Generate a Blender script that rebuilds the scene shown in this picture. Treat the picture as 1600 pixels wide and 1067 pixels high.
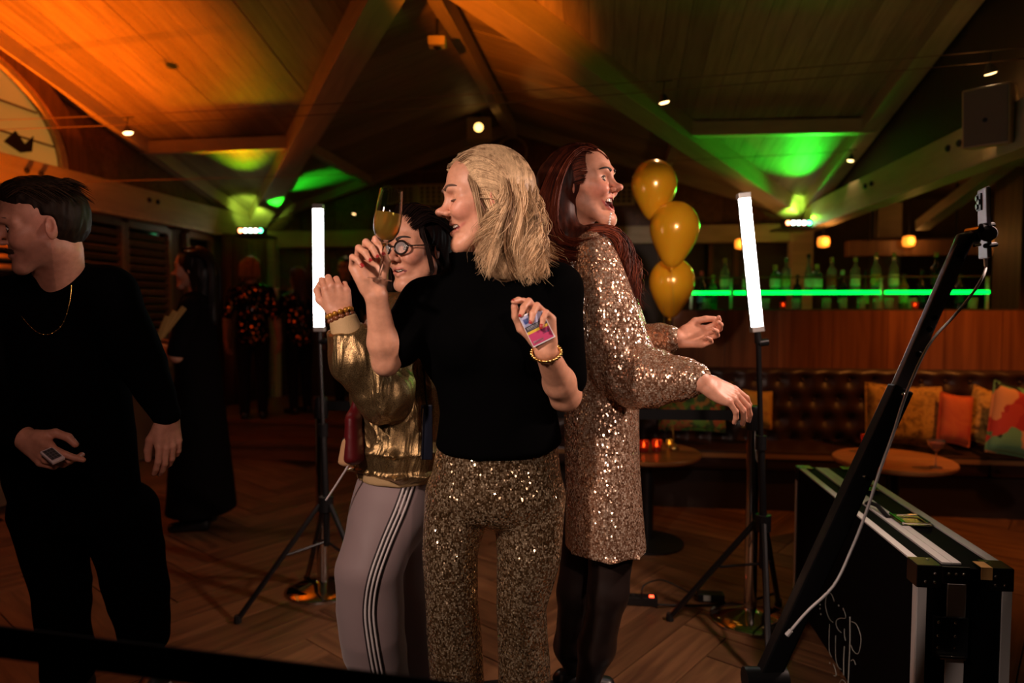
import bpy, bmesh, math, random
import numpy as np
from mathutils import Vector, Matrix

for _o in list(bpy.data.objects):
    bpy.data.objects.remove(_o)
SC = bpy.context.scene
COL = SC.collection
random.seed(7)
RNG = np.random.default_rng(7)

# ------------------------------------------------------------------ camera
CAM_H = 1.45
F_PX = 1067.0
PITCH = math.radians(2.87)
YAW = math.radians(7.5)
cam_d = bpy.data.cameras.new('camera')
cam_d.lens = 24.0
cam_d.sensor_width = 36.0
cam_d.clip_start = 0.05
cam_d.dof.use_dof = True
cam_d.dof.focus_distance = 1.92
cam_d.dof.aperture_fstop = 1.7
cam = bpy.data.objects.new('camera', cam_d)
COL.objects.link(cam)
cam.location = (0, 0, CAM_H)
cam.rotation_euler = (math.pi / 2 - PITCH, 0, YAW)
SC.camera = cam

# ------------------------------------------------------------------ world, exposure
world = bpy.data.worlds.new('night')
SC.world = world
world.use_nodes = True
world.node_tree.nodes['Background'].inputs[0].default_value = (1.0, 0.42, 0.2, 1)
world.node_tree.nodes['Background'].inputs[1].default_value = 0.006
vs = SC.view_settings
vs.view_transform = 'Standard'
vs.look = 'None'
vs.exposure = 0.0
vs.gamma = 1.0
vs.use_curve_mapping = False
SC.cycles.use_denoising = True
SC.cycles.max_bounces = 6
SC.cycles.sample_clamp_indirect = 3.0

# directions of the picture frame in the room: X right along the back wall, Y towards it, Z up
FWD = np.array([-math.sin(YAW), math.cos(YAW), 0.0])
RGT = np.array([math.cos(YAW), math.sin(YAW), 0.0])
CAMP = np.array([0, 0, CAM_H])

def ray(px, py):
    u = (px - 800.0) / F_PX
    w = -(py - 533.5) / F_PX
    return RGT * u + FWD * (math.cos(PITCH) + w * math.sin(PITCH)) + np.array([0, 0, -math.sin(PITCH) + w * math.cos(PITCH)])

def P(px, py, d):
    """room point seen at a pixel, d metres ahead (horizontal distance along the view)"""
    r = ray(px, py)
    return CAMP + r * (d / float(r @ FWD))

def PZ(px, py, z):
    """room point seen at a pixel at height z"""
    r = ray(px, py)
    return CAMP + r * ((z - CAM_H) / r[2])

def PX(px, py, x):
    r = ray(px, py)
    return CAMP + r * (x / r[0])

def PY(px, py, y):
    r = ray(px, py)
    return CAMP + r * (y / r[1])

def LV0(r=0, f=0, u=0):
    return RGT * r + FWD * f + np.array((0, 0, u), float)

# ------------------------------------------------------------------ lights
def lamp(name, kind, loc, energy, color, size=0.1, target=None, spot=None, blend=0.5):
    d = bpy.data.lights.new(name, kind)
    d.energy = energy
    d.color = color
    if kind == 'AREA':
        d.size = size
    else:
        d.shadow_soft_size = size
    if spot:
        d.spot_size = math.radians(spot)
        d.spot_blend = blend
    o = bpy.data.objects.new(name, d)
    COL.objects.link(o)
    o.location = tuple(loc)
    if target is not None:
        v = Vector(tuple(target)) - Vector(tuple(loc))
        o.rotation_euler = v.to_track_quat('-Z', 'Y').to_euler()
    return o
# house light: orange floor uplight by the left wall, a second one under the crossing, an amber downlight over the
# right-hand seats, booth lamps facing the platform, and unseen fill spots added
lamp('orange_uplight', 'SPOT', (-3.75, 3.05, 0.35), 1250, (1.0, 0.15, 0.003), 0.06, P(10, 110, 4.7), 54, 1.0)
lamp('orange_ridge_light', 'SPOT', (-1.3, 1.6, 2.30), 850, (1.0, 0.19, 0.004), 0.05, P(735, 0, 4.3), 23, 1.0)
lamp('seat_downlight', 'SPOT', (3.0, 4.35, 2.9), 110, (1.0, 0.30, 0.05), 0.06, (2.55, 5.0, 0.55), 84, 0.8)
lamp('booth_and_fill_lamp', 'SPOT', CAMP + LV0(-1.05, 0.50, 0.62), 110, (1.0, 0.72, 0.60), 0.06, P(690, 680, 1.9), 58, 0.5)
lamp('booth_and_fill_lamp', 'SPOT', CAMP + LV0(1.75, 1.92, 0.75), 135, (1.0, 0.68, 0.56), 0.07, P(985, 640, 2.2), 84, 0.6)
lamp('booth_and_fill_lamp', 'SPOT', CAMP + LV0(0.35, 0.10, 0.45), 46, (1.0, 0.70, 0.58), 0.05, P(890, 580, 2.1), 40, 0.6)  # added front fill beside the camera, for glints on the sequins
lamp('booth_and_fill_lamp', 'SPOT', CAMP + LV0(0.60, 0.30, 0.50), 250, (1.0, 0.74, 0.60), 0.05, P(1040, 368, 4.05), 13, 0.5)  # added narrow spot out of view, brightens the balloons alone
lamp('added_man_fill', 'SPOT', CAMP + LV0(-0.50, 0.50, 0.35), 20, (1.0, 0.54, 0.44), 0.10, P(100, 590, 2.0), 58, 0.7)  # added fill out of view, lifts the man at the left edge
# ------------------------------------------------------------------ materials
MATS = {}
def mat(name, color=(0.5, 0.5, 0.5), rough=0.5, metal=0.0, spec=0.5, emit=None, estr=0.0, **kw):
    if name in MATS:
        return MATS[name]
    m = bpy.data.materials.new(name)
    m.use_nodes = True
    b = m.node_tree.nodes['Principled BSDF']
    b.inputs['Base Color'].default_value = (*color, 1)
    b.inputs['Roughness'].default_value = rough
    b.inputs['Metallic'].default_value = metal
    b.inputs['Specular IOR Level'].default_value = spec
    if emit:
        b.inputs['Emission Color'].default_value = (*emit, 1)
        b.inputs['Emission Strength'].default_value = estr
    for k, v in kw.items():
        b.inputs[k.replace('_', ' ')].default_value = v
    MATS[name] = m
    return m

def nodes(m):
    nt = m.node_tree
    return nt, nt.nodes, nt.links, nt.nodes['Principled BSDF']

def ramp(nt, stops, interp='LINEAR'):
    r = nt.nodes.new('ShaderNodeValToRGB')
    cr = r.color_ramp
    cr.interpolation = interp
    while len(cr.elements) < len(stops):
        cr.elements.new(0.5)
    for e, (p, c) in zip(cr.elements, stops):
        e.position = p
        e.color = (*c, 1)
    return r

def coords(nt, scale=(1, 1, 1), kind='Object', rot=(0, 0, 0)):
    tc = nt.nodes.new('ShaderNodeTexCoord')
    mp = nt.nodes.new('ShaderNodeMapping')
    mp.inputs['Scale'].default_value = scale
    mp.inputs['Rotation'].default_value = rot
    nt.links.new(tc.outputs[kind], mp.inputs['Vector'])
    return mp.outputs['Vector']

def wood_mat(name, dark, light, rough=0.4, scale=(1, 14, 14), spec=0.4, bump=0.1, per_object=True):
    if name in MATS:
        return MATS[name]
    m = mat(name, light, rough, 0, spec)
    nt, N, L, b = nodes(m)
    v = coords(nt, scale)
    if per_object:
        oi = N.new('ShaderNodeObjectInfo')
        ad = N.new('ShaderNodeVectorMath'); ad.operation = 'MULTIPLY_ADD'
        L.new(oi.outputs['Random'], ad.inputs[0])
        ad.inputs[1].default_value = (31, 17, 23)
        L.new(v, ad.inputs[2])
        v = ad.outputs[0]
    n = N.new('ShaderNodeTexNoise')
    n.inputs['Scale'].default_value = 2.5
    n.inputs['Detail'].default_value = 6
    n.inputs['Distortion'].default_value = 0.6
    L.new(v, n.inputs['Vector'])
    r = ramp(nt, [(0.3, dark), (0.7, light)])
    L.new(n.outputs['Fac'], r.inputs[0])
    out = r.outputs[0]
    if per_object:
        hsv = N.new('ShaderNodeHueSaturation')
        mr = N.new('ShaderNodeMapRange')
        mr.inputs[3].default_value = 0.75
        mr.inputs[4].default_value = 1.2
        L.new(oi.outputs['Random'], mr.inputs[0])
        L.new(mr.outputs[0], hsv.inputs['Value'])
        L.new(out, hsv.inputs['Color'])
        out = hsv.outputs[0]
    L.new(out, b.inputs['Base Color'])
    bp = N.new('ShaderNodeBump')
    bp.inputs['Strength'].default_value = bump
    L.new(n.outputs['Fac'], bp.inputs['Height'])
    L.new(bp.outputs[0], b.inputs['Normal'])
    return m

# ------------------------------------------------------------------ mesh helpers
def link(o, parent=None):
    COL.objects.link(o)
    if parent is not None:
        o.parent = parent
    return o

def tag(o, label=None, category=None, group=None, kind=None):
    if label: o['label'] = label
    if category: o['category'] = category
    if group: o['group'] = group
    if kind: o['kind'] = kind
    return o

def empty(name, loc=(0, 0, 0), rot=(0, 0, 0)):
    o = bpy.data.objects.new(name, None)
    COL.objects.link(o)
    o.location = tuple(loc)
    o.rotation_euler = rot
    return o

def place_child(o, parent):
    """parent without moving it: the geometry was built in room coordinates"""
    o.parent = parent
    o.matrix_parent_inverse = MW(parent).inverted()
    return o

def MW(o):
    m = Matrix.LocRotScale(o.location, o.rotation_euler, o.scale)
    if o.parent is not None:
        m = MW(o.parent) @ o.matrix_parent_inverse @ m
    return m

class MB:
    """collects shapes into one mesh"""
    def __init__(self):
        self.v = []; self.f = []
    def add(self, verts, faces):
        n = len(self.v)
        self.v += [tuple(map(float, p)) for p in verts]
        self.f += [tuple(i + n for i in f) for f in faces]
        return self
    def box(self, c, s, rot=None):
        c = np.array(c, float); h = np.array(s, float) / 2
        vs = [np.array([x, y, z]) * h for x in (-1, 1) for y in (-1, 1) for z in (-1, 1)]
        if rot is not None:
            R = np.array(rot)
            vs = [R @ q for q in vs]
        return self.add([c + q for q in vs], [(0, 1, 3, 2), (4, 6, 7, 5), (0, 4, 5, 1), (2, 3, 7, 6), (0, 2, 6, 4), (1, 5, 7, 3)])
    def beam(self, a, b, w, h, up=(0, 0, 1)):
        """box from a to b, w wide, h deep along up"""
        a = np.array(a, float); b = np.array(b, float)
        t = b - a; L = np.linalg.norm(t); t /= L
        up = np.array(up, float)
        s = np.cross(t, up); s /= np.linalg.norm(s)
        u = np.cross(s, t)
        return self.box((a + b) / 2, (L, w, h), np.stack([t, s, u], 1))
    def tube(self, pts, radii, n=10, caps=True, closed=False):
        pts = [np.array(p, float) for p in pts]
        if np.isscalar(radii): radii = [radii] * len(pts)
        m = len(pts)
        T = []
        for i in range(m):
            if closed:
                t = pts[(i + 1) % m] - pts[i - 1]
            else:
                t = pts[min(i + 1, m - 1)] - pts[max(i - 1, 0)]
            T.append(t / (np.linalg.norm(t) + 1e-9))
        ref = np.array([0, 0, 1.0]) if abs(T[0][2]) < 0.9 else np.array([1.0, 0, 0])
        s = np.cross(T[0], ref); s /= np.linalg.norm(s)
        V = []
        for i in range(m):
            s = s - T[i] * (s @ T[i]); s /= np.linalg.norm(s) + 1e-9
            u = np.cross(T[i], s)
            for k in range(n):
                a = 2 * math.pi * k / n
                V.append(pts[i] + (s * math.cos(a) + u * math.sin(a)) * radii[i])
        F = []
        for i in range(m if closed else m - 1):
            j = (i + 1) % m
            for k in range(n):
                F.append((i * n + k, i * n + (k + 1) % n, j * n + (k + 1) % n, j * n + k))
        if caps and not closed:
            F.append(tuple(range(n - 1, -1, -1)))
            F.append(tuple((m - 1) * n + k for k in range(n)))
        return self.add(V, F)
    def lathe(self, prof, n=24, c=(0, 0, 0), rot=None, caps=True):
        """prof = [(r, z), ...] about z"""
        V = []
        for r, z in prof:
            for k in range(n):
                a = 2 * math.pi * k / n
                V.append(np.array([r * math.cos(a), r * math.sin(a), z]))
        if rot is not None:
            R = np.array(rot); V = [R @ q for q in V]
        V = [q + np.array(c, float) for q in V]
        F = []
        m = len(prof)
        for i in range(m - 1):
            for k in range(n):
                F.append((i * n + k, i * n + (k + 1) % n, (i + 1) * n + (k + 1) % n, (i + 1) * n + k))
        if caps:
            F.append(tuple(range(n - 1, -1, -1)))
            F.append(tuple((m - 1) * n + k for k in range(n)))
        return self.add(V, F)
    def prism(self, poly, d):
        """poly: 3D points of a planar outline, extruded by vector d"""
        poly = [np.array(p, float) for p in poly]; d = np.array(d, float); n = len(poly)
        F = [tuple(range(n))[::-1], tuple(range(n, 2 * n))]
        F += [(i, (i + 1) % n, n + (i + 1) % n, n + i) for i in range(n)]
        return self.add(poly + [p + d for p in poly], F)
    def mesh(self, name, m=None, smooth=False, bevel=0, fix=True):
        me = bpy.data.meshes.new(name)
        me.from_pydata(self.v, [], self.f)
        if fix or bevel:
            bm = bmesh.new(); bm.from_mesh(me)
            if bevel:
                bmesh.ops.bevel(bm, geom=bm.edges[:] , offset=bevel, segments=2, affect='EDGES', profile=0.6)
            bmesh.ops.recalc_face_normals(bm, faces=bm.faces)
            bm.to_mesh(me); bm.free()
        if m is not None: me.materials.append(m)
        if smooth:
            me.shade_smooth()
            if smooth == 'auto':
                me.set_sharp_from_angle(angle=math.radians(38))
        return me
    def build(self, name, m=None, parent=None, smooth=False, bevel=0, fix=True, keep=True):
        o = bpy.data.objects.new(name, self.mesh(name, m, smooth, bevel, fix))
        COL.objects.link(o)
        if parent is not None:
            if keep: place_child(o, parent)
            else: o.parent = parent
        return o

def rotz(a):
    c, s = math.cos(a), math.sin(a)
    return np.array([[c, -s, 0], [s, c, 0], [0, 0, 1.0]])
def rotx(a):
    c, s = math.cos(a), math.sin(a)
    return np.array([[1, 0, 0], [0, c, -s], [0, s, c]])
def roty(a):
    c, s = math.cos(a), math.sin(a)
    return np.array([[c, 0, s], [0, 1, 0], [-s, 0, c]])
def unit(v):
    v = np.array(v, float)
    return v / (np.linalg.norm(v) + 1e-12)
def frame(x, z):
    """rotation whose columns are x, y, z with x kept and z made square to it"""
    x = unit(x); z = np.array(z, float); z = unit(z - x * (z @ x))
    return np.stack([x, np.cross(z, x), z], 1)

# ------------------------------------------------------------------ smooth solid modelling (distance fields)
def vnoise(p, seed=0):
    """smooth value noise, p (n,3) -> (n,) in -1..1"""
    p = np.asarray(p, np.float64)
    i = np.floor(p).astype(np.int64); f = p - i
    f = f * f * (3 - 2 * f)
    def h(a, b, c):
        n = (a * 73856093) ^ (b * 19349663) ^ (c * 83492791) ^ (seed * 7919 + 12345)
        n = (n ^ (n >> 13)) * 1274126177
        n = n ^ (n >> 16)
        return (n & 0xffff) / 32767.5 - 1
    x, y, z = i[:, 0], i[:, 1], i[:, 2]
    def lx(b, c): return h(x, y + b, z + c) * (1 - f[:, 0]) + h(x + 1, y + b, z + c) * f[:, 0]
    def ly(c): return lx(0, c) * (1 - f[:, 1]) + lx(1, c) * f[:, 1]
    return ly(0) * (1 - f[:, 2]) + ly(1) * f[:, 2]

class Cone:
    def __init__(s, a, b, r1, r2, k=0.01, op='+'):
        s.a = np.array(a, float); s.b = np.array(b, float); s.r1 = r1; s.r2 = r2; s.k = k; s.op = op
        r = max(r1, r2)
        s.lo = np.minimum(s.a, s.b) - r; s.hi = np.maximum(s.a, s.b) + r
    def d(s, p):
        ba = s.b - s.a
        q = p - s.a
        h = np.clip(q @ ba / (ba @ ba + 1e-12), 0, 1)
        return np.linalg.norm(q - h[:, None] * ba, axis=1) - (s.r1 + (s.r2 - s.r1) * h)

class Ell:
    def __init__(s, c, r, k=0.01, op='+', R=None):
        s.c = np.array(c, float); s.r = np.array(r if np.ndim(r) else (r, r, r), float); s.k = k; s.op = op
        s.R = np.eye(3) if R is None else np.array(R)
        m = s.r.max()
        s.lo = s.c - m; s.hi = s.c + m
    def d(s, p):
        q = (p - s.c) @ s.R
        k0 = np.linalg.norm(q / s.r, axis=1)
        k1 = np.linalg.norm(q / (s.r * s.r), axis=1) + 1e-9
        return k0 * (k0 - 1) / k1

class ECone:
    """tapered body of elliptical section: half width a along side, b along the other axis"""
    def __init__(s, A, B, e1, e2, side, k=0.01, op='+', cap=None):
        s.A = np.array(A, float); s.B = np.array(B, float)
        t = unit(s.B - s.A); sd = np.array(side, float); sd = unit(sd - t * (sd @ t))
        s.t = t; s.s = sd; s.f = np.cross(t, sd); s.e1 = e1; s.e2 = e2; s.k = k; s.op = op
        s.c = cap if cap else min(*e1, *e2)
        m = max(*e1, *e2)
        s.lo = np.minimum(s.A, s.B) - m; s.hi = np.maximum(s.A, s.B) + m
    def d(s, p):
        ba = s.B - s.A; q = p - s.A
        h = np.clip(q @ ba / (ba @ ba), 0, 1)
        q = q - h[:, None] * ba
        a = s.e1[0] + (s.e2[0] - s.e1[0]) * h
        b = s.e1[1] + (s.e2[1] - s.e1[1]) * h
        x = q @ s.s; y = q @ s.f; z = q @ s.t
        k0 = np.sqrt((x / a) ** 2 + (y / b) ** 2 + (z / s.c) ** 2)
        k1 = np.sqrt((x / a ** 2) ** 2 + (y / b ** 2) ** 2 + (z / s.c ** 2) ** 2) + 1e-9
        d = k0 * (k0 - 1) / k1
        return np.where(k0 < 0.05, -np.minimum(a, b), d)

class Chain:
    """several pieces of one limb or trunk, joined without swelling"""
    def __init__(s, parts, k=0.03):
        s.parts = parts; s.k = k; s.op = '+'
        s.lo = np.min([p.lo for p in parts], 0); s.hi = np.max([p.hi for p in parts], 0)
    def d(s, p):
        d = s.parts[0].d(p)
        for q in s.parts[1:]: d = np.minimum(d, q.d(p))
        return d

class Plane:
    """half space cut: removes the side n points to"""
    def __init__(s, c, n, k=0.0):
        s.c = np.array(c, float); s.n = unit(n); s.k = k; s.op = '&'
        s.lo = np.full(3, -1e9); s.hi = np.full(3, 1e9)
    def d(s, p):
        return (p - s.c) @ s.n

class Loc:
    """restricts a cut by plane to points near its centre"""
    def __init__(s, c, n, r, k=0.0):
        s.c = np.array(c, float); s.n = unit(n); s.r = r; s.k = k; s.op = '&'
        s.lo = np.full(3, -1e9); s.hi = np.full(3, 1e9)
    def d(s, p):
        q = p - s.c
        return np.minimum((q @ s.n), s.r - np.linalg.norm(q, axis=1))

def xform(prims, R, t, sc=1.0):
    """prims in local axes -> room"""
    R = np.array(R); t = np.array(t, float)
    out = []
    for p in prims:
        if isinstance(p, Cone):
            out.append(Cone(R @ p.a * sc + t, R @ p.b * sc + t, p.r1 * sc, p.r2 * sc, p.k * sc, p.op))
        elif isinstance(p, Ell):
            out.append(Ell(R @ p.c * sc + t, p.r * sc, p.k * sc, p.op, R @ p.R))
        elif isinstance(p, ECone):
            out.append(ECone(R @ p.A * sc + t, R @ p.B * sc + t, tuple(x * sc for x in p.e1), tuple(x * sc for x in p.e2), R @ p.s, p.k * sc, p.op, p.c * sc))
        elif isinstance(p, Plane):
            out.append(Plane(R @ p.c * sc + t, R @ p.n, p.k * sc))
    return out

def field(prims, pts, cells=None, cc=None, pad=0.0):
    """pts (n,m,3): n cells of m points; cc (n,3) cell centres; prims skipped where far"""
    n, m, _ = pts.shape
    D = np.full((n, m), 0.5)
    for p in prims:
        mg = pad + 2 * p.k
        sel = np.all((cc > p.lo - mg) & (cc < p.hi + mg), axis=1)
        if not sel.any():
            continue
        q = pts[sel].reshape(-1, 3)
        d = p.d(q).reshape(-1, m)
        o = D[sel]
        if p.op == '+':
            if p.k > 0:
                h = np.maximum(p.k - np.abs(o - d), 0) / p.k
                D[sel] = np.minimum(o, d) - h * h * p.k * 0.25
            else:
                D[sel] = np.minimum(o, d)
        elif p.op == '-':
            d = -d
            if p.k > 0:
                h = np.maximum(p.k - np.abs(o - d), 0) / p.k
                D[sel] = np.maximum(o, d) + h * h * p.k * 0.25
            else:
                D[sel] = np.maximum(o, d)
        else:
            D[sel] = np.maximum(o, d)
    return D

def solid(prims, res=0.006, disp=None):
    """surface of the blended prims -> (verts, quads)"""
    pos = [p for p in prims if p.op == '+']
    lo = np.min([p.lo for p in pos], 0) - 4 * res
    hi = np.max([p.hi for p in pos], 0) + 4 * res
    S = 4
    nc = np.ceil((hi - lo) / (res * S)).astype(int) + 1
    cw = res * S
    ci = np.stack(np.meshgrid(*[np.arange(k) for k in nc], indexing='ij'), -1).reshape(-1, 3)
    cc = lo + (ci + 0.5) * cw
    D = field(prims, cc[:, None, :], cc=cc, pad=cw * 2.0)[:, 0]
    act = np.abs(D) < cw * 1.9
    N = nc * S + 1
    G = np.empty(N, np.float32)
    G[:-1, :-1, :-1] = np.repeat(np.repeat(np.repeat(D.reshape(nc), S, 0), S, 1), S, 2)
    G[-1] = 1; G[:, -1] = 1; G[:, :, -1] = 1
    off = np.stack(np.meshgrid(*[np.arange(S)] * 3, indexing='ij'), -1).reshape(-1, 3)
    a = ci[act]
    idx = a[:, None, :] * S + off[None]
    pts = lo + idx * res
    d = field(prims, pts, cc=cc[act], pad=cw * 1.3)
    if disp is not None:
        d = d - disp(pts.reshape(-1, 3)).reshape(d.shape)
    G[idx[..., 0], idx[..., 1], idx[..., 2]] = d
    # surface nets
    ins = G < 0
    c = [ins[x:N[0] - 1 + x, y:N[1] - 1 + y, z:N[2] - 1 + z] for x in (0, 1) for y in (0, 1) for z in (0, 1)]
    al = c[0].copy(); an = c[0].copy()
    for q in c[1:]:
        al &= q; an |= q
    cell = an & ~al
    ce = np.argwhere(cell)
    vid = np.full(cell.shape, -1, np.int32)
    vid[cell] = np.arange(len(ce))
    acc = np.zeros((len(ce), 3)); cnt = np.zeros(len(ce))
    corner = [(x, y, z) for x in (0, 1) for y in (0, 1) for z in (0, 1)]
    val = {k: G[ce[:, 0] + k[0], ce[:, 1] + k[1], ce[:, 2] + k[2]].astype(np.float64) for k in corner}
    for ax in range(3):
        for k in corner:
            if k[ax]: continue
            k2 = list(k); k2[ax] = 1; k2 = tuple(k2)
            v0, v1 = val[k], val[k2]
            cr = (v0 < 0) != (v1 < 0)
            t = np.where(cr, v0 / np.where(cr, v0 - v1, 1), 0)
            e = np.tile(np.array(k, float), (len(ce), 1)); e[:, ax] += t
            acc[cr] += e[cr]; cnt[cr] += 1
    V = lo + (ce + acc / cnt[:, None]) * res
    F = []
    for ax in range(3):
        u, w = (ax + 1) % 3, (ax + 2) % 3
        sl0 = [slice(None)] * 3; sl1 = [slice(None)] * 3
        sl0[ax] = slice(0, -1); sl1[ax] = slice(1, None)
        e = ins[tuple(sl0)] != ins[tuple(sl1)]
        ed = np.argwhere(e)
        ok = (ed[:, u] > 0) & (ed[:, w] > 0) & (ed[:, u] < cell.shape[u]) & (ed[:, w] < cell.shape[w])
        ed = ed[ok]
        q = []
        for du, dw in ((-1, -1), (0, -1), (0, 0), (-1, 0)):
            g = ed.copy(); g[:, u] += du; g[:, w] += dw
            q.append(vid[g[:, 0], g[:, 1], g[:, 2]])
        q = np.stack(q, 1)
        flip = ~ins[ed[:, 0], ed[:, 1], ed[:, 2]]
        q[flip] = q[flip][:, ::-1]
        F.append(q)
    F = np.concatenate(F)
    F = F[(F >= 0).all(1)]
    return V, F

def relax(V, F, it=1, lam=0.5):
    a = np.concatenate([F[:, i] for i in range(4)]); b = np.concatenate([F[:, (i + 1) % 4] for i in range(4)])
    for _ in range(it):
        s = np.zeros_like(V); c = np.zeros(len(V))
        for k in range(3):
            s[:, k] = np.bincount(a, V[b, k], len(V)) + np.bincount(b, V[a, k], len(V))
        c = np.bincount(a, minlength=len(V)) + np.bincount(b, minlength=len(V))
        V = V + lam * (s / np.maximum(c, 1)[:, None] - V)
    return V

def normals(V, F):
    n = np.cross(V[F[:, 2]] - V[F[:, 0]], V[F[:, 3]] - V[F[:, 1]])
    out = np.zeros_like(V)
    for i in range(4):
        for k in range(3):
            out[:, k] += np.bincount(F[:, i], n[:, k], len(V))
    return out / (np.linalg.norm(out, axis=1)[:, None] + 1e-12)

def quick_mesh(name, V, F, m=None, smooth=True, colors=None, mat_index=None):
    me = bpy.data.meshes.new(name)
    V = np.asarray(V, np.float32)
    me.vertices.add(len(V)); me.vertices.foreach_set('co', V.ravel())
    F = np.asarray(F, np.int32); k = F.shape[1]
    me.loops.add(F.size); me.loops.foreach_set('vertex_index', F.ravel())
    me.polygons.add(len(F)); me.polygons.foreach_set('loop_start', np.arange(len(F), dtype=np.int32) * k)
    for x in (m if isinstance(m, (list, tuple)) else [m] if m else []):
        me.materials.append(x)
    if mat_index is not None:
        me.polygons.foreach_set('material_index', np.asarray(mat_index, np.int32))
    me.update(calc_edges=True)
    if colors is not None:
        at = me.color_attributes.new('tint', 'FLOAT_COLOR', 'POINT')
        c = np.ones((len(V), 4), np.float32); c[:, :3] = colors
        at.data.foreach_set('color', c.ravel())
    if smooth: me.shade_smooth()
    me.validate()
    return me

def solid_obj(name, prims, m, res=0.006, parent=None, disp=None, sm=1, post=None, colors=None):
    V, F = solid(prims, res, disp)
    if sm: V = relax(V, F, sm)
    if post is not None: V = post(V, normals(V, F))
    o = bpy.data.objects.new(name, quick_mesh(name, V, F, m, colors=None if colors is None else colors(V)))
    COL.objects.link(o)
    if parent is not None: place_child(o, parent)
    return o
# ------------------------------------------------------------------ heads and hands
def skin_mat(name, base, rough=0.48, sss=0.12):
    if name in MATS: return MATS[name]
    m = mat(name, base, rough, 0, 0.45)
    nt, N, L, b = nodes(m)
    a = N.new('ShaderNodeVertexColor'); a.layer_name = 'tint'
    n = N.new('ShaderNodeTexNoise'); n.inputs['Scale'].default_value = 60; n.inputs['Detail'].default_value = 4
    L.new(coords(nt), n.inputs['Vector'])
    mx = N.new('ShaderNodeMix'); mx.data_type = 'RGBA'; mx.blend_type = 'MULTIPLY'
    mx.inputs[0].default_value = 1
    r = ramp(nt, [(0.3, (0.86, 0.82, 0.8)), (0.7, (1.05, 1.03, 1.02))])
    L.new(n.outputs['Fac'], r.inputs[0])
    L.new(a.outputs['Color'], mx.inputs[6]); L.new(r.outputs[0], mx.inputs[7])
    L.new(mx.outputs[2], b.inputs['Base Color'])
    b.inputs['Subsurface Weight'].default_value = sss
    b.inputs['Subsurface Radius'].default_value = (0.012, 0.004, 0.002)
    b.inputs['Subsurface Scale'].default_value = 0.6
    n2 = N.new('ShaderNodeTexNoise'); n2.inputs['Scale'].default_value = 420; n2.inputs['Detail'].default_value = 2
    L.new(coords(nt), n2.inputs['Vector'])
    bp = N.new('ShaderNodeBump'); bp.inputs['Strength'].default_value = 0.12; bp.inputs['Distance'].default_value = 0.002
    L.new(n2.outputs['Fac'], bp.inputs['Height']); L.new(bp.outputs[0], b.inputs['Normal'])
    return m

def arc(pts, r, k, op='+'):
    return [Cone(pts[i], pts[i + 1], r[i], r[i + 1], k, op) for i in range(len(pts) - 1)]

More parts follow.
